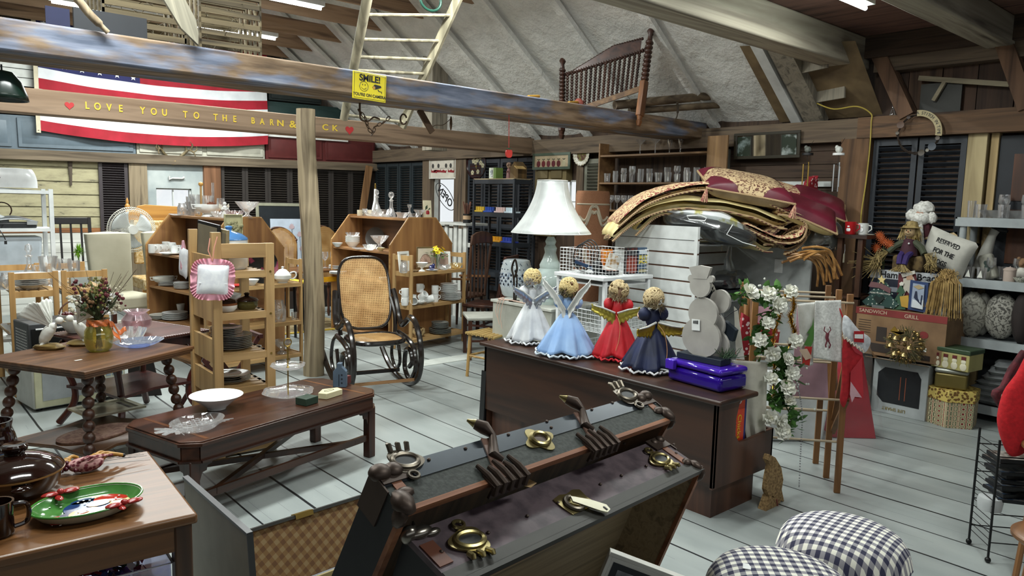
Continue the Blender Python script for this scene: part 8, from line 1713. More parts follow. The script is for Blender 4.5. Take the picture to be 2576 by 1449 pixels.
# mirror, chimes, wreath, bottle, cord
def refl(t):
    obj('left_photo',M().b(-.32,-.17,-.0125,-.011,.03,.225),cloth('1e2a1c','8a9a98',7,.4,(.5,.62)),t); obj('right_photo',M().b(.17,.32,-.0125,-.011,.03,.225),cloth('1c2a1a','9aa3a0',9,.4,(.5,.62)),t); obj('divider',M().b(-.17,-.16,-.014,-.011,.03,.225).b(.16,.17,-.014,-.011,.03,.225),mat('2c2a20',.5),t)
mm,nt_,bb_=_new('mirror_glass'); bb_.inputs['Base Color'].default_value=(.8,.82,.8,1); _set(bb_,.03,1)
frame('dark framed mirror with two small waterfall photos hung on the plate beam',(6.85,3.99,2.135),.72,.26,-PI/2,R(4),'2e2a1e',mm,refl,.028,'framed_mirror','mirror')
def chime(lab,px,py,col,tops):
    q=atX(px,py,6.6); t=thing('wind_chime',lab,'wind chime',q); 
    for k in range(3 if col=='b5954f' else 4): a=k*2.1; obj('tube',M().tube([(.03*cos(a),.03*sin(a),-.08-.02*k),(.03*cos(a),.03*sin(a),-.30-.04*(k%2))],.006,7),mat(col,.3,.7),t)
    obj('canopy',M().cyl(0,0,-.02,.05,.02,16),BLK if tops=='bird' else WHITE,t); obj('ornament',M().ball((0,0,.03),(.03,.03,.03),10,6,.1).ball((-.01,.015,.05),(.016,.016,.02)),mat('c9cac4' if tops!='bird' else '6a6d66',.5),t); obj('hanging_string',M().tube([(0,0,.05),(.1,0,.12 if tops=='bird' else .14)],.002,4).tube([(0,0,-.02),(0,0,-.1)],.0015,4),BLK,t); obj('wind_catcher',M().ball((0,0,-.1),.008),BLK,t)
chime('brass tube wind chime topped by a small bird, right of the mirror',2032,385,'b5954f','bird'); chime('silver tube wind chime topped by white snowmen on the plate beam',2110,385,'c3c6c8','snow')
t=thing('button_wreath','twig wreath with buttons and a cream banner lettered a stitch in time','wreath',(6.80,2.56,2.30)); rd=random.Random(51)
for i in range(14): t_=[( rd.gauss(0,.006),(.165+rd.gauss(0,.006))*cos(a),(.165+rd.gauss(0,.006))*sin(a)) for a in [k*2*PI/26 for k in range(26)]]; obj('twig',M().tube(t_,.0022,4,True),mat('33281f',.8),t)
for (a,s,c) in ((150,.03,'5e4638'),(-42,.032,'434a54'),(-75,.026,'4a4238'),(-15,.018,'5a5148'),(175,.015,'6a6055'),(-58,.014,'8a857a'),(120,.016,'3a2c26')):
    y,z=-.165*cos(R(a)),.165*sin(R(a)); bt_=obj('button',M().lathe([(0,.0),(s,.0),(s*1.02,.008),(s*.8,.006),(0,.006)],18),mat(c,.5),t); bt_.rotation_euler=(0,R(-90),0); bt_.location=(-.015,y,z)
arc=[((.145+.05*r)*cos(R(a)),(.145+.05*r)*sin(R(a))) for r,rng in ((1,range(-8,100,6)),(0,range(94,-9,-6))) for a in rng]
obj('banner',M().prism([(-x,y) for x,y in arc],-.035,-.022,'X'),mat('b3a47c',.6),t)
for k,ch in enumerate('A STITCH IN TIME'):
    if ch==' ': continue
    a=R(92-6.3*k); o=text('lettering',ch,.036,BLK,t,(-.0365,-.17*cos(a),.17*sin(a)),(0,0,0),.0006); o.rotation_euler=Matrix(((0,0,-1),(-sin(a),-cos(a),0),(-cos(a),sin(a),0))).to_euler() if False else (Matrix.Rotation(-PI/2,3,'Z')@Matrix.Rotation(PI/2,3,'X')@Matrix.Rotation(a-PI/2,3,'Z')).to_euler()
put('decanter',glass('ffffff',.6),'small clear glass bottle standing on the plate beam near the brace','bottle',(6.93,2.84,2.476),.45)
one('extension_cord','yellow extension cord looping from the rafter down behind the post','cord',M().tube(cr([(6.75,3.45,2.62),(6.78,3.3,2.56),(6.8,3.1,2.57),(6.82,2.98,2.50),(6.83,2.975,2.42),(6.83,2.97,2.2),(6.83,2.98,1.9),(6.83,3.0,1.6),(6.83,2.985,1.45)]),.006,6),mat('b7a24a',.5))
t=thing('wooden_pole','old weathered wooden pole with a short side arm on the upper wall','pole',(6.90,2.3,2.72)); obj('pole',M().bar((0,.33,.06),(0,-.35,-.06),.035,.04),wood('6b6250','9a9078','Y',10,.8),t); obj('side_arm',M().bar((0,.12,.02),(0,.20,-.14),.03,.03),wood('6b6250','9a9078','Y',10,.8),t)
one('slate_panel','dark grey metal panel leaning above the plate beam','panel',M().b(0,.02,0,.32,0,.25),mat('3a3a36',.6),(6.93,2.30,2.48))
# --- wire rack with discs at the right edge, red hat, stools
DR=Vector((3.94,1.01,0)); BKM=mat('101112',.35,.3)
t=thing('wire_media_rack','black wire rack with ball feet holding disc cases at the right edge','rack',DR,R(-50))
for x in (0,.42):
    for y in (0,.20):
        obj('upright',M().tube([(x,y,.02),(x,y,.60)],.0055,6),BKM,t); obj('ball_foot',M().ball((x,y,.014),.014,10,6),BKM,t)
    r_=M()
    for k in range(16): r_.tube([(x,0,.08+.032*k),(x,.2,.08+.032*k)],.0022,4)
    obj('side_rungs',r_,BKM,t)
r_=M()
for z in (.1,.24,.38,.52): r_.tube([(0,0,z),(.42,0,z)],.003,4).tube([(0,.2,z),(.42,.2,z)],.003,4)
obj('shelf_rails',r_,BKM,t)
g='disc cases stacked in the black wire rack'
for i in range(7):
    z=.29+.022*i; q=thing('disc_case','dark disc case in the tilted stack in the black wire rack','disc case',tuple(DR+Vector((.06+.02*(i%3),-.03-.01*(i%2),z))),R(-50+7*((i*3)%4)-8),g); obj('case',M().b(-.03,.16,.0,.14,0,.016),mat('14171c',.3),q,bev=.001); obj('cover_picture',M().b(-.025,.155,.005,.135,.016,.0165),cloth('2c3a4c','8f8d88',24,.3,(.45,.62)),q)
for i in range(2):
    z=.46+.022*i; q=thing('disc_case','disc case %s on the upper level of the black wire rack'%('beneath the other' if i==0 else 'lying uppermost'),'disc case',tuple(DR+Vector((.04,.0,z))),R(-42-8*i)); obj('case',M().b(.0,.19,.0,.14,0,.018),mat('1b1d20',.3),q,bev=.001); obj('cover_picture',M().b(.005,.185,.005,.135,.018,.0185),cloth('5c5048','a5a098',22,.3,(.45,.6)),q)
one('disc_spindle','white plastic disc spindle tucked in the left of the wire rack','spindle',M().lathe([(0,0),(.05,0),(.055,.04),(.05,.06),(0,.06)],24),mat('b9bcbc',.4),tuple(DR+Vector((.06,.03,.24))))
t=thing('felt_stocking','bright red felt stocking hanging at the right edge','stocking',tuple(pv(2555,960,DR,.0))); o_=t.location
P=cr([pv(x,y,DR,0)-o_ for x,y in ((2600,880),(2560,940),(2528,985),(2512,1045),(2515,1085),(2530,1130),(2545,1148),(2575,1138),(2605,1100),(2610,1000))],4,True); n_=len(P); cen=sum(P,Vector())/n_
obj('felt',M().grid(lambda u,v:tuple(cen.lerp(P[int(round(u*n_))%n_],math.sqrt(max(0,1-abs(2*v-1)**2.5)))+D_*(v-.5)*.09),n_,13,True),cloth('a3121a','c41a22',60,.95,(.3,.7),bm=.5),t)
t=thing('plaid_stocking','dark red stocking with a plaid patch hanging behind the bright red one','stocking',tuple(pv(2540,930,DR,.4))); o_=t.location; P=[pv(x,y,DR,.4)-o_ for x,y in ((2580,880),(2545,930),(2525,975),(2505,985),(2502,1000),(2520,1030),(2560,1030),(2590,980))]; n_=len(P)
obj('stocking',M()._a([tuple(p) for p in P]+[tuple(p+D_*.04) for p in P],[tuple(range(n_)),tuple(range(2*n_-1,n_-1,-1))]+[(i,(i+1)%n_,(i+1)%n_+n_,i+n_) for i in range(n_)]),cloth('3d1016','5a1a22',30,.9),t,bev=.01); P=[pv(x,y,DR,.39)-o_ for x,y in ((2520,992),(2535,996),(2532,1012),(2517,1008))]; obj('plaid_patch',M()._a([tuple(p) for p in P],[(0,1,2,3)]),checks('a39a84','7a6a58','4a3a30',80,key='pp'),t,solid=.003)
for lab,px,py,z in (('round wooden stool seat with a scratched top, upper one at the right edge',2672,1125,.62),('round wooden stool seat, lower one at the right edge',2668,1350,.50)):
    q=at(px,py,z); t=thing('wooden_stool',lab,'stool',(q.x,q.y,0)); obj('seat',M().lathe([(0,z-.035),(.13,z-.035),(.15,z-.02),(.15,z-.008),(.14,z),(0,z)],32),wood('5a3a20','8f6238','X',8,.4),t)
    for k in range(4): a=PI/4+k*PI/2; obj('leg',M().tube([(.09*cos(a),.09*sin(a),z-.03),(.14*cos(a),.14*sin(a),0)],.014,8),wood('5a3a20','8f6238','Z',8,.4),t)
# --- wicker stool and dining chairs right of the carts
t=thing('wicker_stool','small rattan stool with a woven seat, left of the grey cabinet','stool',(4.42,5.30,0),R(10)); RT=wood('8a6a3a','b99458','Z',12,.5)
ws=M()
for k in range(14): ws.tube([(-.17,-.17+.026*k,.41+.006*(k%2)),(0,-.17+.026*k,.42-.006*(k%2)),(.17,-.17+.026*k,.41+.006*(k%2))],.012,6)
obj('woven_seat',ws,wood('8f7440','c4a768','X',60,.7,b_=.6),t)
for sx in (-1,1):
    for sy in (-1,1): obj('leg',M().tube([(sx*.14,sy*.14,.40),(sx*.155,sy*.155,0)],.015,8),RT,t)
    obj('rung',M().tube([(sx*.148,-.148,.2),(sx*.148,.148,.2)],.011,7),RT,t); obj('rung',M().tube([(-.148,sx*.148,.2),(.148,sx*.148,.2)],.011,7),RT,t)
    obj('curved_brace',M().tube(cr([(-.15,sx*.15,.08),(-.12,sx*.15,.17),(0,sx*.15,.2),(.12,sx*.15,.17),(.15,sx*.15,.08)]),.008,6),RT,t)
MC=wood('25130d','4a281c','Z',8,.35)
chair('dark wooden armchair just right of the pale folding shelf',5.55,6.75,R(-150),MC,.45,1.02,.46,.44,3)
chair('dark wooden dining chair beside the grey cabinet with a pale seat',4.95,6.05,R(-120),MC,.45,.95,.44,.42,4,pad=mat('a3a39a',.6))
t=thing('windsor_rocker','tall brown spindle back chair behind the pale folding shelf','chair',(5.78,7.55,0),R(-160)); WR=wood('33211a','5c4030','Z',8,.4)
obj('seat',M().c(0,0,.42,.5,.46,.04),WR,t,bev=.012); obj('crest_rail',M().prism([(-.26,1.10),(-.24,1.22),(-.12,1.26),(0,1.27),(.12,1.26),(.24,1.22),(.26,1.10),(.1,1.12),(-.1,1.12)],.28,.31),WR,t,bev=.006)
for k in range(5): x=-.18+.09*k; obj('spindle',M().lathe([(.010,0),(.016,.15),(.010,.3),(.018,.45),(.010,.68)],8,(x,.25,.44)),WR,t)
for s in (-1,1):
    obj('armrest',M().bar((s*.25,-.18,.66),(s*.25,.27,.68),.05,.025),wood('5a3b26','8a6240','Y',8,.4),t); obj('arm_post',M().tube([(s*.23,-.14,.45),(s*.25,-.16,.66)],.014,7),WR,t); obj('back_post',M().tube([(s*.22,.22,.45),(s*.24,.29,1.12)],.016,7),WR,t)
    for y in (-.18,.18): obj('leg',M().tube([(s*.2,y,.42),(s*.24,y*1.2,0)],[.022,.016],8),WR,t)
t=thing('white_bench','white slatted wooden rack against the right wall by the window','rack',(6.35,8.15,0)); WB=mat('c9cac4',.5)
for k in range(6): obj('slat',M().b(.0,.03,.05+.11*k,.12+.11*k,0,1.30-.05*(k%2)),WB,t)
obj('rail',M().b(.03,.06,0,.70,.5,.56).b(.03,.06,0,.7,1.0,1.06),WB,t); obj('counter',M().b(-.05,.4,0,.72,1.30,1.33),WB,t)
t=thing('knife_crock','black crock with a cream label holding wooden handled utensils','crock',(6.45,8.32,1.331)); obj('crock',M().cyl(0,0,0,.055,.13,18),BLK,t); obj('label',M().cyl(0,0,.05,.0565,.055,18),mat('b99a78',.6),t)
for k in range(7): a=k*.9; obj('utensil',M().tube([(.02*cos(a),.02*sin(a),.1),(.055*cos(a),.055*sin(a),.3-.02*(k%3))],.009,6),wood('4a2c22','7a5040','Z',20,.5),t)
t=thing('hanging_sign','black metal oval open sign hanging in the bright window','sign',(6.97,9.56,1.70)); WI=mat('202224',.5); t.rotation_euler=(R(38),0,0)
obj('oval_frame',M().tube([(0,.30*cos(a),.13*sin(a)) for a in [k*2*PI/36 for k in range(36)]],.006,5,True),WI,t); text('lettering','OPEN',.17,WI,t,(0,0,0),(PI/2,0,PI/2),.003,bold=.002)
# ================================================================ OVERHEAD
# yellow camera sign on the blue beam
t=thing('warning_sign','yellow plastic camera warning sign on the blue painted beam','sign',(2.795,4.762,2.435)); YS=mat('e8d41a',.35)
obj('sign_panel',M().b(-.135,.135,-.004,.004,-.095,.095),YS,t,bev=.003); obj('black_border',M().tube([(x,-.0045,z) for x,z in ((-.125,-.085),(.125,-.085),(.125,.085),(-.125,.085))],.0015,4,True),BLK,t)
text('lettering','SMILE!',.062,BLK,t,(0,-.0055,.054),(PI/2,0,0),.0006,bold=.0018); text('lettering',"YOU'RE ON CAMERA",.030,BLK,t,(0,-.0055,-.062),(PI/2,0,0),.0006,bold=.0004,xs=.93)
f_=M().tube([(-.048+.034*cos(a),-.005,-.003+.034*sin(a)) for a in [k*2*PI/24 for k in range(24)]],.0015,4,True).tube([(-.048+.02*cos(a),-.005,-.003+.02*sin(a)) for a in [R(200)+k*R(140)/8 for k in range(9)]],.0014,4)
f_.ball((-.058,-.005,.008),(.003,.001,.006),6,4).ball((-.038,-.005,.008),(.003,.001,.006),6,4); obj('smiley_face',f_,BLK,t)
obj('camera_drawing',M().prism([(.02,.0),(.04,.022),(.09,.018),(.095,.006),(.05,-.012),(.03,-.014)],-.0055,-.0045).prism([(.07,-.01),(.078,-.02),(.1,-.022),(.1,-.036),(.096,-.036),(.096,-.026),(.072,-.024),(.064,-.012)],-.0055,-.0045),BLK,t)
obj('lens_drawing',M().tube([(.034,-.006,-.002),(.034,-.0055,-.002)],.011,12),mat('c9973a',.5),t); t.rotation_euler=(0,R(1.5),0)
# spool bed headboard hung over the beam
F0,F1,N0,N1=Vector((5.36,5.38,2.28)),Vector((5.38,5.42,3.07)),Vector((5.72,4.70,2.40)),Vector((5.90,4.74,3.34))
bp=lambda u,v,o=0: F0.lerp(F1,v).lerp(N0.lerp(N1,v),u)+Vector((-.8,-.45,0))*o
t=thing('spool_headboard','antique spool turned wooden headboard hanging over the blue painted beam','headboard'); DW=wood('1e120d','452a1f','Z',9,.4); LW_=wood('4a2c17','86562f','Z',8,.4)
def spool(a,b,r0,r1,n_,ns=8): 
    pts=[];rs=[]
    for k in range(n_*5+1): f=k/(n_*5); pts.append(a.lerp(b,f)); rs.append(r0+(r1-r0)*abs(sin(PI*f*n_))**.7)
    return M().tube(pts,rs,ns)
for u in (0,1):
    for o in (0,.05):
        m=LW_ if u else DW; w=.036 if u else .028
        p_=obj('post',M().bar(bp(u,.10,o),bp(u,.46,o),w*1.6,w*1.6,(0,1,0)),m,t,bev=.006); obj('turned_foot',M().tube([bp(u,0,o),bp(u,.05,o),bp(u,.06,o),bp(u,.10,o)],[.014,.026,.018,.026],10),LW_ if u else DW,p_)
        obj('spool_turning',spool(bp(u,.46,o),bp(u,.88,o),w*.55,w,9,12),DW,p_); obj('finial',M().tube([bp(u,.88,o),bp(u,.93,o),bp(u,.97,o),bp(u,1.0,o)],[w*.6,w*.45,w*1.0,w*.5],10),DW,p_)
obj('lower_rail',M().bar(bp(0,.30),bp(1,.40),.03,.05),wood('4a3322','83633f','X',9,.5),t); obj('upper_rail',spool(bp(0,.80),bp(1,.80),.013,.022,34),DW,t)
obj('crest_panel',M()._a([tuple(bp(a,b,o)) for o in (0,.02) for a,b in ((.12,.80),(.9,.80),(.9,.92),(.58,.95),(.18,.83))],[(0,1,2,3,4),(9,8,7,6,5)]),wood('2a1912','4f3226','X',9,.4),t); obj('crest_rail',spool(bp(.12,.81),bp(.58,.95),.010,.016,14),DW,t); obj('crest_rail',spool(bp(.58,.95),bp(.92,.93),.010,.016,12),DW,t)
for k in range(16): u=.055+.056*k; obj('spindle',spool(bp(u,.33+.1*u),bp(u,.80),.008,.016,13,7),DW,t)
# logs, mallets, ladder
for lab,a,b,r in (('upper of two round fence rails lying beyond the headboard',(5.7,5.0,2.62),(7.0,4.55,2.83),.045),('lower of two round fence rails lying beyond the headboard',(5.9,4.98,2.58),(6.98,4.52,2.72),.035)):
    one('fence_rail',lab,'rail',M().tube([a,b],[r,r*.95],14),wood('4c3f31','8b7a62','X',8,.8,b_=.5))
one('iron_hook','curved iron hook hung from the fence rails','hook',M().tube(cr([(0,0,.06),(.02,0,.0),(.01,0,-.08),(-.03,0,-.13)]),[.012]*10+[.006]*10,7),mat('4b4134',.6),(6.25,4.66,2.62))
for lab,x in (('left yellow handled mallet lying on the blue painted beam',4.45),('right yellow handled mallet with a red basket head by the headboard',4.95)):
    t=thing('mallet',lab,'mallet',(x,4.9,2.558)); obj('handle',M().tube([(0,0,0),(.22,.1,.035)],.013,8),mat('b98a2c',.5),t)
    if 'red' in lab: obj('head',M().ball((.26,.12,.03),(.05,.05,.045),12,8,.1),mat('7a3a2e',.7),t)
t=thing('wooden_ladder','long weathered wooden ladder hanging between the beams','ladder'); LA=wood('5c5644','9a927a','Z',8,.8,b_=.4)
a0,a1,b0,b1=[atY(x,y,yy) for x,y,yy in ((865,300,5.9),(925,-10,5.35),(1010,320,5.9),(1155,-10,5.35))]
obj('round_rail',M().tube([a0,a1],[.035,.042],12),LA,t); obj('square_rail',M().bar(b0,b1,.035,.075),LA,t)
for v in (.04,.16,.42,.53,.67,.86): obj('rung',M().tube([a0.lerp(a1,v),b0.lerp(b1,v)],.014,8),LA,t)
# rusty chain and hooks under the beam
t=thing('rusty_chain','rusty iron chain with hooks hanging beneath the blue painted beam','chain',atY(905,280,5.15)); o_=t.location; RS=mat('5c4735',.6,.4)
L=cr([atY(x,y,5.15)-o_ for x,y in ((905,280),(920,300),(925,318),(937,335),(945,318),(965,308),(985,290))],4); m=M()
for i in range(0,len(L)-1,2):
    d=(L[min(i+2,len(L)-1)]-L[i]); 
    if d.length<.005: continue
    d.normalize(); u=d.cross(Vector((0,1,0.01))).normalized() if (i//2)%2 else Vector((0,1,0)); m.tube([L[i]+d*.022*cos(a)+u*.012*sin(a) for a in [k*PI/5 for k in range(10)]],.004,5,True)
obj('links',m,RS,t); obj('hook',M().tube(cr([atY(x,y,5.15)-o_ for x,y in ((905,278),(908,300),(925,305),(940,295),(955,300))]),.007,6),RS,t); obj('bolt',M().tube([(0,0,0),(0,0,.07)],.008,6),RS,t)
one('ring_hook','flat rusty ring hook under the beam, right of the chain','hook',M().tube([(.03*cos(a),0,.04*sin(a)) for a in [R(20)+k*R(320)/12 for k in range(13)]],.007,6),RS,atY(1015,300,5.15))
t=thing('iron_tongs','old iron tongs hanging on wire beneath the beam, right of the ladder','tongs',atY(1075,310,5.15)); obj('blade',M().bar((-.08,0,.1),(.05,0,-.07),.02,.05),RS,t); obj('wire',M().tube(cr([(.02,0,-.05),(.08,0,-.01),(.16,0,.0),(.24,0,.06)]),.003,5),RS,t); obj('weight',M().ball((.24,0,.02),(.012,.012,.06)),RS,t)
t=thing('hanging_apple','red wooden apple ornament on a red string under the beam','ornament',atY(1280,300,4.8)); dz=atY(1280,385,4.8)-t.location; obj('string',M().tube([(0,0,.06),tuple(dz+Vector((0,0,.03)))],.003,5),mat('b02a22',.6),t); obj('apple',M().prism([(.038*cos(a)*(1+.12*cos(2*a+PI)),.036*sin(a)*(1-.1*sin(a))) for a in [k*PI/12 for k in range(24)]],-.008,.008),mat('c8362e',.5),t).location=dz; obj('leaf',M().prism([(-.03,.03),(0,.045),(.03,.032),(0,.026)],-.010,.010),mat('35452c',.6),t).location=dz
# lobster traps, driftwood, paddle
def trap(lab,x,y,z,w,d,h,rz,hole=False):
    t=thing('lobster_trap',lab,'lobster trap',(x,y,z),rz); TR=wood('3b3429','75694f','X',9,.9,b_=.5)
    for k in range(6):
        zz=h*k/6; obj('slat',M().b(0,w,0,.012,zz+.01,zz+.045),TR,t); obj('slat',M().b(0,w,d-.012,d,zz+.01,zz+.045),TR,t)
    for k in range(5): yy=d*k/5; obj('end_slat',M().b(0,.012,yy,yy+.04,0,h),TR,t); obj('end_slat',M().b(w-.012,w,yy,yy+.04,0,h),TR,t); obj('base_slat',M().b(0,w,yy,yy+.05,-.03,0),TR,t); obj('roof_slat',M().b(0,w,yy,yy+.03,h,h+.012),TR,t)
    m=M(); rd=random.Random(int(w*100))
    for i in range(90): a=Vector((rd.uniform(.02,w-.02),rd.uniform(.02,d-.02),rd.uniform(.0,h))); m.tube([a,a+Vector((rd.gauss(0,.06),rd.gauss(0,.06),rd.gauss(0,.05)))],.0022,3)
    obj('netting',m,mat('6b6350',.9),t); return t
trap('weathered lobster trap with slatted end, right one on the beam',1.80,5.28,2.575,.42,.5,.42,R(-3)); trap('weathered lobster trap with tangled netting, left of the slatted one',1.22,5.30,2.575,.5,.5,.34,R(0))
one('driftwood','bleached driftwood pole leaning on the beam at the upper left','driftwood',M().tube(cr([tuple(atY(x,y,4.74)) for x,y in ((272,82),(250,60),(225,35),(205,10),(192,-4))]),[.014]*6+[.022]*20,10),wood('6b5a45','b3a284','Z',10,.8,b_=.5))
one('paddle','grey wooden oar blade leaning down over the beam front','oar',M().prism([(0,0),(.02,.06),(.03,.14),(.0,.26),(-.05,.36),(-.1,.42),(-.13,.38),(-.12,.26),(-.07,.1)],-.012,.012),wood('5c594d','9d9784','Z',8,.8),tuple(atY(497,113,4.72)),R(0)).rotation_euler=(R(-4),R(-14),0)
one('dark_crate','low dark grey box with round holes behind the driftwood','crate',M().b(0,.40,0,.03,0,.16),mat('23262b',.6),(1.02,5.1,2.56))
one('nautical_flag','folded blue flag with a white star and canvas header at the top left','flag',M().b(0,.12,0,.01,0,.12),mat('1c2140',.8),(.86,5.0,2.56))
t=thing('enamel_shade','dark green enamel lamp shade at the left edge below the beam','lamp shade',atY(8,252,4.95)); obj('shade',M().lathe([(.12,0),(.115,.03),(.09,.10),(.05,.15),(0,.16)],28,cap=False),mat('0d1f18',.25),t,solid=.003); obj('hook',M().tube([(0,0,.16),(0,0,.19)],.005),BLK,t)
# flag on the far wall
t=thing('flag','american flag stretched along the wall behind the lettered beam','flag',(1.86,11.50,2.42)); FR=cloth('8a0f1e','a3142a',6,.8,(.3,.7)); FW=cloth('c9ccd0','dfe2e4',6,.8,(.3,.7)); FL,FH=3.06,1.74
def fs(u,v,z0,z1): x=FL*u; z=z0+(z1-z0)*v; sag=-.10*4*u*(1-u)*(.5+.5*(1-z/FH)); return (x,-.02+.02*sin(u*22+z*5),z+sag+.03*u)
for k in range(13):
    z0=FH*k/13; u0=0 if k<6 else .40
    obj('red_stripe' if k%2==0 else 'white_stripe',M().grid(lambda u,v,z0=z0,u0=u0:fs(u0+(1-u0)*u,v,z0,z0+FH/13),40,3),FR if k%2==0 else FW,t)
obj('blue_canton',M().grid(lambda u,v:fs(.40*u,v,FH*6/13,FH),20,8),cloth('1a1c4e','23265c',6,.8,(.3,.7)),t); st=M()
for r_ in range(9):
    for c_ in range(6):
        p=Vector(fs(.03+.068*c_,.07+.108*r_,FH*6/13,FH)); n0=len(st.v); st._a([tuple(p+Vector((.042*(1 if j%2==0 else .42)*sin(j*PI/5),-.012,.042*(1 if j%2==0 else .42)*cos(j*PI/5)))) for j in range(10)],[tuple(range(10))])
obj('white_stars',st,mat('e2e4e8',.7),t); obj('canvas_header',M().b(-.05,0,-.03,-.02,-.03,FH+.02),mat('c9bfa6',.8),t); obj('grommet',M().cyl(-.025,-.032,.0,.008,.004,10),BLK,t)
# ================================================================ FOREGROUND LEFT
t=thing('end_table','golden brown wooden end table in the lower left corner','table',(.755,2.395,0),R(-4)); EW=wood('38220f','694626','X',7,.3,c3='523418',b_=.06)
obj('table_top',M().b(-1.0,.02,0,.735,.585,.62),EW,t,bev=.01); obj('apron',M().b(-.98,-.0,.02,.04,.50,.585).b(-.98,0,.70,.72,.50,.585).b(-.02,.0,.04,.70,.50,.585),EW,t)
for x in (-.05,-.97):
    for y in (.015,.67): obj('leg',M().b(x,x+.055,y,y+.055,0,.585),wood('2c1a0e','5a3a20','Z',7,.35),t,bev=.006)
obj('lower_shelf',M().b(-.96,-.01,.03,.70,.14,.16),EW,t)
Zt=.6205; GZ=mat('1d0e0a',.08,0,Coat_Weight=.5)
q=at(68,1255,Zt); t=thing('casserole','dark brown glazed casserole with a knobbed lid on the lower left table','casserole',(q.x-.02,q.y+.06,Zt),R(20))
obj('pot',M().lathe([(0,0),(.09,0),(.125,.03),(.135,.07),(.138,.085),(0,.085)],36),GZ,t); obj('lid',M().lathe([(.142,.085),(.144,.092),(.125,.112),(.10,.126),(.095,.128),(.07,.138),(.03,.145),(.03,.15),(.038,.158),(.04,.172),(.034,.178),(0,.176)],36),GZ,t); obj('tan_rim',M().lathe([(.139,.080),(.1445,.083),(.1445,.088),(.139,.09)],36,cap=False),mat('7d5a30',.3),t); obj('handle',M().ball((-.05,-.13,.065),(.035,.02,.012),10,6),GZ,t)
q=at(25,1180,Zt); t=thing('bean_pot','open dark brown crock behind the casserole','crock',(q.x-.03,q.y+.10,Zt)); obj('crock',M().lathe([(0,0),(.06,0),(.08,.05),(.065,.11),(.055,.14),(.06,.165),(.052,.165),(.048,.14),(0,.03)],28),GZ,t)
q=at(12,1350,Zt); t=thing('mug','dark brown glazed mug cut by the left frame edge','mug',(q.x-.012,q.y+.02,Zt),R(-10)); obj('cup',M().lathe([(0,0),(.036,0),(.042,.01),(.04,.07),(.043,.105),(.037,.105),(.034,.02),(0,.015)],28),GZ,t); obj('handle',M().tube(cr([(.038,0,.09),(.07,0,.088),(.078,0,.06),(.07,0,.03),(.038,0,.02)]),.007,8),GZ,t)
# painted oval christmas dish
q=at(222,1285,Zt); t=thing('serving_dish','oval holiday serving dish painted with a snowman and scarecrow on green','dish',(q.x,q.y,Zt+.001),R(6)); A2,B2_=.165,.125
obj('dish',M().lathe([(0,0),(.75,0),(.86,.01),(.97,.03),(1,.036),(.96,.034),(.85,.014),(.74,.006),(0,.006)],48,sx=A2,sy=B2_),mat('b9bba8',.15),t)
GRD=cloth('2c5a28','467a3a',10,.15,(.35,.65),bm=.02); el=lambda cx,cy,rx,ry,n=20,rot=0:[(cx+rx*cos(a)*cos(rot)-ry*sin(a)*sin(rot),cy+rx*cos(a)*sin(rot)+ry*sin(a)*cos(rot)) for a in [k*2*PI/n for k in range(n)]]
obj('green_glaze',M().lathe([(0,.0065),(.74,.0065),(.85,.0145),(.955,.0335)],48,cap=False,sx=A2,sy=B2_),GRD,t); obj('green_rim',M().tube([(A2*.985*cos(a),B2_*.985*sin(a),.036) for a in [k*2*PI/48 for k in range(48)]],.0035,6,True),mat('3d7a30',.15),t)
def dec(nm,pl_,c,z): m=M(); [m.prism([(min(.125,max(-.125,x*1.22)),min(.092,max(-.092,y*1.25))) for x,y in p],z,z+.0006,'Z') for p in pl_]; obj(nm,m,mat(c,.15),t)
dec('grey_corner',[el(.085,.05,.045,.03,16,.4)],'9b968c',.0071); dec('cream_scarf_body',[el(.055,.0,.06,.04,20,.3),el(.02,.045,.05,.025)],'d9c48c',.0078); dec('blue_coat',[el(-.0,.01,.055,.05),el(.005,.055,.03,.016)],'1f3a66',.0085); dec('red_hat',[el(-.07,-.035,.05,.028,18,-.3),el(.075,.03,.05,.026,18,-.2)],'b0261f',.0092); dec('dark_band',[el(-.035,-.03,.045,.032)],'2c2a52',.0099); dec('face',[el(-.015,-.03,.040,.030),el(.03,.012,.03,.02)],'d8a763',.0106); dec('cheeks',[el(-.035,-.035,.010,.008),el(.008,-.045,.012,.009)],'c8643a',.0113); dec('eyes_and_mouth',[el(-.03,-.02,.0025,.0035),el(-.01,-.022,.0025,.0035),el(-.015,-.046,.014,.0016)],'1a1414',.0118); dec('red_nose',[el(-.018,-.031,.012,.0022,12,.2)],'b0261f',.0123)
dec('snow_dots',[el(.15*cos(k*1.7)*((k%5+4)/9)*.9,.11*sin(k*2.3)*((k%4+4)/8)*.9,.003,.003,8) for k in range(26)],'e0e2da',.0128)
for nm,cx,cy in (('red_bow',-.045,.115),('red_bow',.07,-.115)): obj(nm,M().ball((cx-.03,cy,.04),(.028,.015,.008),12,7).ball((cx+.03,cy,.04),(.028,.015,.008),12,7).ball((cx,cy,.043),(.012,.012,.010),8,6).ball((cx-.012,cy-.026 if cy>0 else cy-.008,.032),(.012,.026,.006),8,6),mat('8f2420',.2),t)
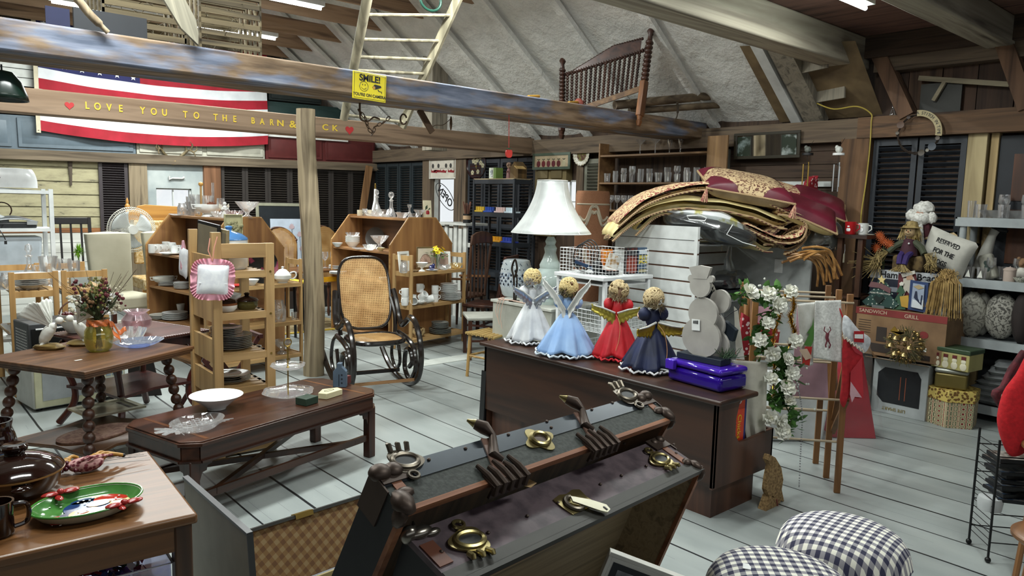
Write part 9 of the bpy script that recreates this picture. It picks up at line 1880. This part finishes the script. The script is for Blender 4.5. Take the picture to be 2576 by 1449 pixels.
# wrapped reindeer ornaments
q=at(215,1185,Zt); t=thing('ornament_bundle','bundle of reindeer and berry picks tied with pink yarn','ornaments',(q.x,q.y,Zt),R(-5)); rd=random.Random(61)
obj('yarn',M().ball((0,-.01,.03),(.06,.03,.028),16,10,.08).tube(cr([(-.05,-.02,.03),(0,-.03,.058),(.06,.0,.05),(.09,.04,.03)]),.005,5).tube(cr([(-.02,-.03,.03),(.03,-.035,.055),(.09,-.01,.05)]),.004,5),cloth('6b2430','b58a86',70,.8,(.4,.6),'v'),t)
for k,(x0,y0,x1,y1) in enumerate(((-.06,.04,-.015,.075),(.03,.03,.11,.045),(.04,.01,.13,.02),(.03,.04,.08,.07))): obj('reindeer_leg',M().tube(cr([(x0,y0,.03),((x0+x1)/2,(y0+y1)/2,.045),(x1,y1,.03)]),[.013]*4+[.007]*9,8).ball((x0,y0,.03),(.022,.014,.016)),mat('a8792c',.5),t); obj('hoof',M().ball((x1,y1,.03),.008,8,5),BLK,t)
m=M()
for i in range(26): m.ball((-.075+rd.gauss(0,.018),-.005+rd.gauss(0,.018),.015+rd.random()*.03),.008,7,5)
obj('berries',m,mat('4a1420',.2),t); m=M()
for i in range(7): m.tube([(.05,rd.gauss(0,.02),.03),(.2+rd.gauss(0,.02),rd.gauss(.02,.05),.02)],.0009,3)
obj('wires',m,mat('3a2f28',.5),t)
# clear tub of silk flowers under the table
t=thing('plastic_tub','clear plastic tub of silk flowers on the shelf under the end table','tub',(.20,2.47,.16),R(-4)); PT=glass('f2f2ff',.8,rough=.1)
obj('tub',M().b(0,.50,0,.004,0,.30).b(0,.5,.5,.504,0,.3).b(0,.004,0,.5,0,.3).b(.496,.5,0,.5,0,.3),PT,t); obj('rim',M().tube([(-.005,-.005,.30),(.505,-.005,.30),(.505,.505,.30),(-.005,.505,.30)],.007,6,True),mat('b9bbc4',.3),t)
fl={c:M() for c in ('8a1a26','5a3a78','b59ab5','c9c3c9','2c3f7a','6b2a48','31502c')}
for i in range(330):
    c=rd.choice(list(fl)); p=Vector((rd.uniform(.04,.46),rd.uniform(.03,.4)**1.0,rd.uniform(.03,.33)))
    for k in range(4): e=Vector((rd.gauss(0,1),rd.gauss(0,1),rd.gauss(0,1))).normalized(); s_=e.cross(Vector((.3,.2,1))).normalized(); fl[c]._a([p,p+e*.022+s_*.014,p+e*.036,p+e*.022-s_*.014],[(0,1,2,3)])
for c,m in fl.items(): obj('silk_flowers',m,mat(c,.7),t)
# leaning board and open plaid lined case
t=thing('leaning_board','beige hardboard panel with dark edge leaning beside the end table','board',(1.00,2.48,0),0); obj('panel',M().b(-.008,.008,0,.68,.0,.46),mat('7d7463',.5),t); obj('dark_edge',M().b(-.011,.011,-.004,.684,.456,.468).b(-.011,.011,-.006,.0,0,.46),mat('2c2d30',.4),t); t.rotation_euler=(0,R(-3),0)
t=thing('vintage_case','open vintage case with a tan plaid lining and a small brass latch','case',(1.03,2.24,0),R(4)); PLD=checks('8a7350','7a5c38','64452a',26,(R(90),0,R(28)),key='plaid')
obj('case_floor',M().b(0,.62,0,.46,.0,.02),mat('201c1a',.6),t); obj('sides',M().b(0,.62,0,.015,.02,.12).b(0,.62,.385,.40,.02,.12).b(0,.015,.015,.385,.02,.12).b(.605,.62,.015,.385,.02,.12),mat('b5a674',.4),t)
obj('metal_rim',M().tube([(0,0,.12),(.62,0,.12),(.62,.40,.12),(0,.40,.12)],.006,6,True),CHROME,t); ld=obj('lid',M().b(0,.62,.0,.012,0,.25),PLD,t,loc=(0,.405,.12)); ld.rotation_euler=(R(-20),0,0)
obj('lid_rim',M().b(-.006,.626,-.012,.02,.24,.252).b(-.006,.006,-.012,.02,0,.25).b(.614,.626,-.012,.02,0,.25),mat('33332f',.4),ld); obj('brass_latch',M().b(.27,.35,-.016,.022,.235,.256),BRASS,ld); obj('lining_lines',M().b(.05,.055,-.002,0,0,.24),mat('a58f66',.6),ld)

one('hose_ring','dark green garden hose coil hanging at the top beside the ladder','hose',M().tube([(.11*cos(a),0,.09*sin(a)) for a in [k*2*PI/24 for k in range(24)]],.012,8,True),mat('1f4a3c',.4),tuple(atY(1083,0,5.6)))

_ST=('leaves','petals','stems','twigs','dried_flowers','straw','raffia','tinsel','netting','berries','silk_flowers','yarn','wires','tinsel_collar','curly_hair','greenery','gold_bells','babys_breath','pine_sprig','raffia_hand')
for o in bpy.data.objects:
    if o.parent and o.name.split('.')[0] in _ST: o['kind']='stuff'
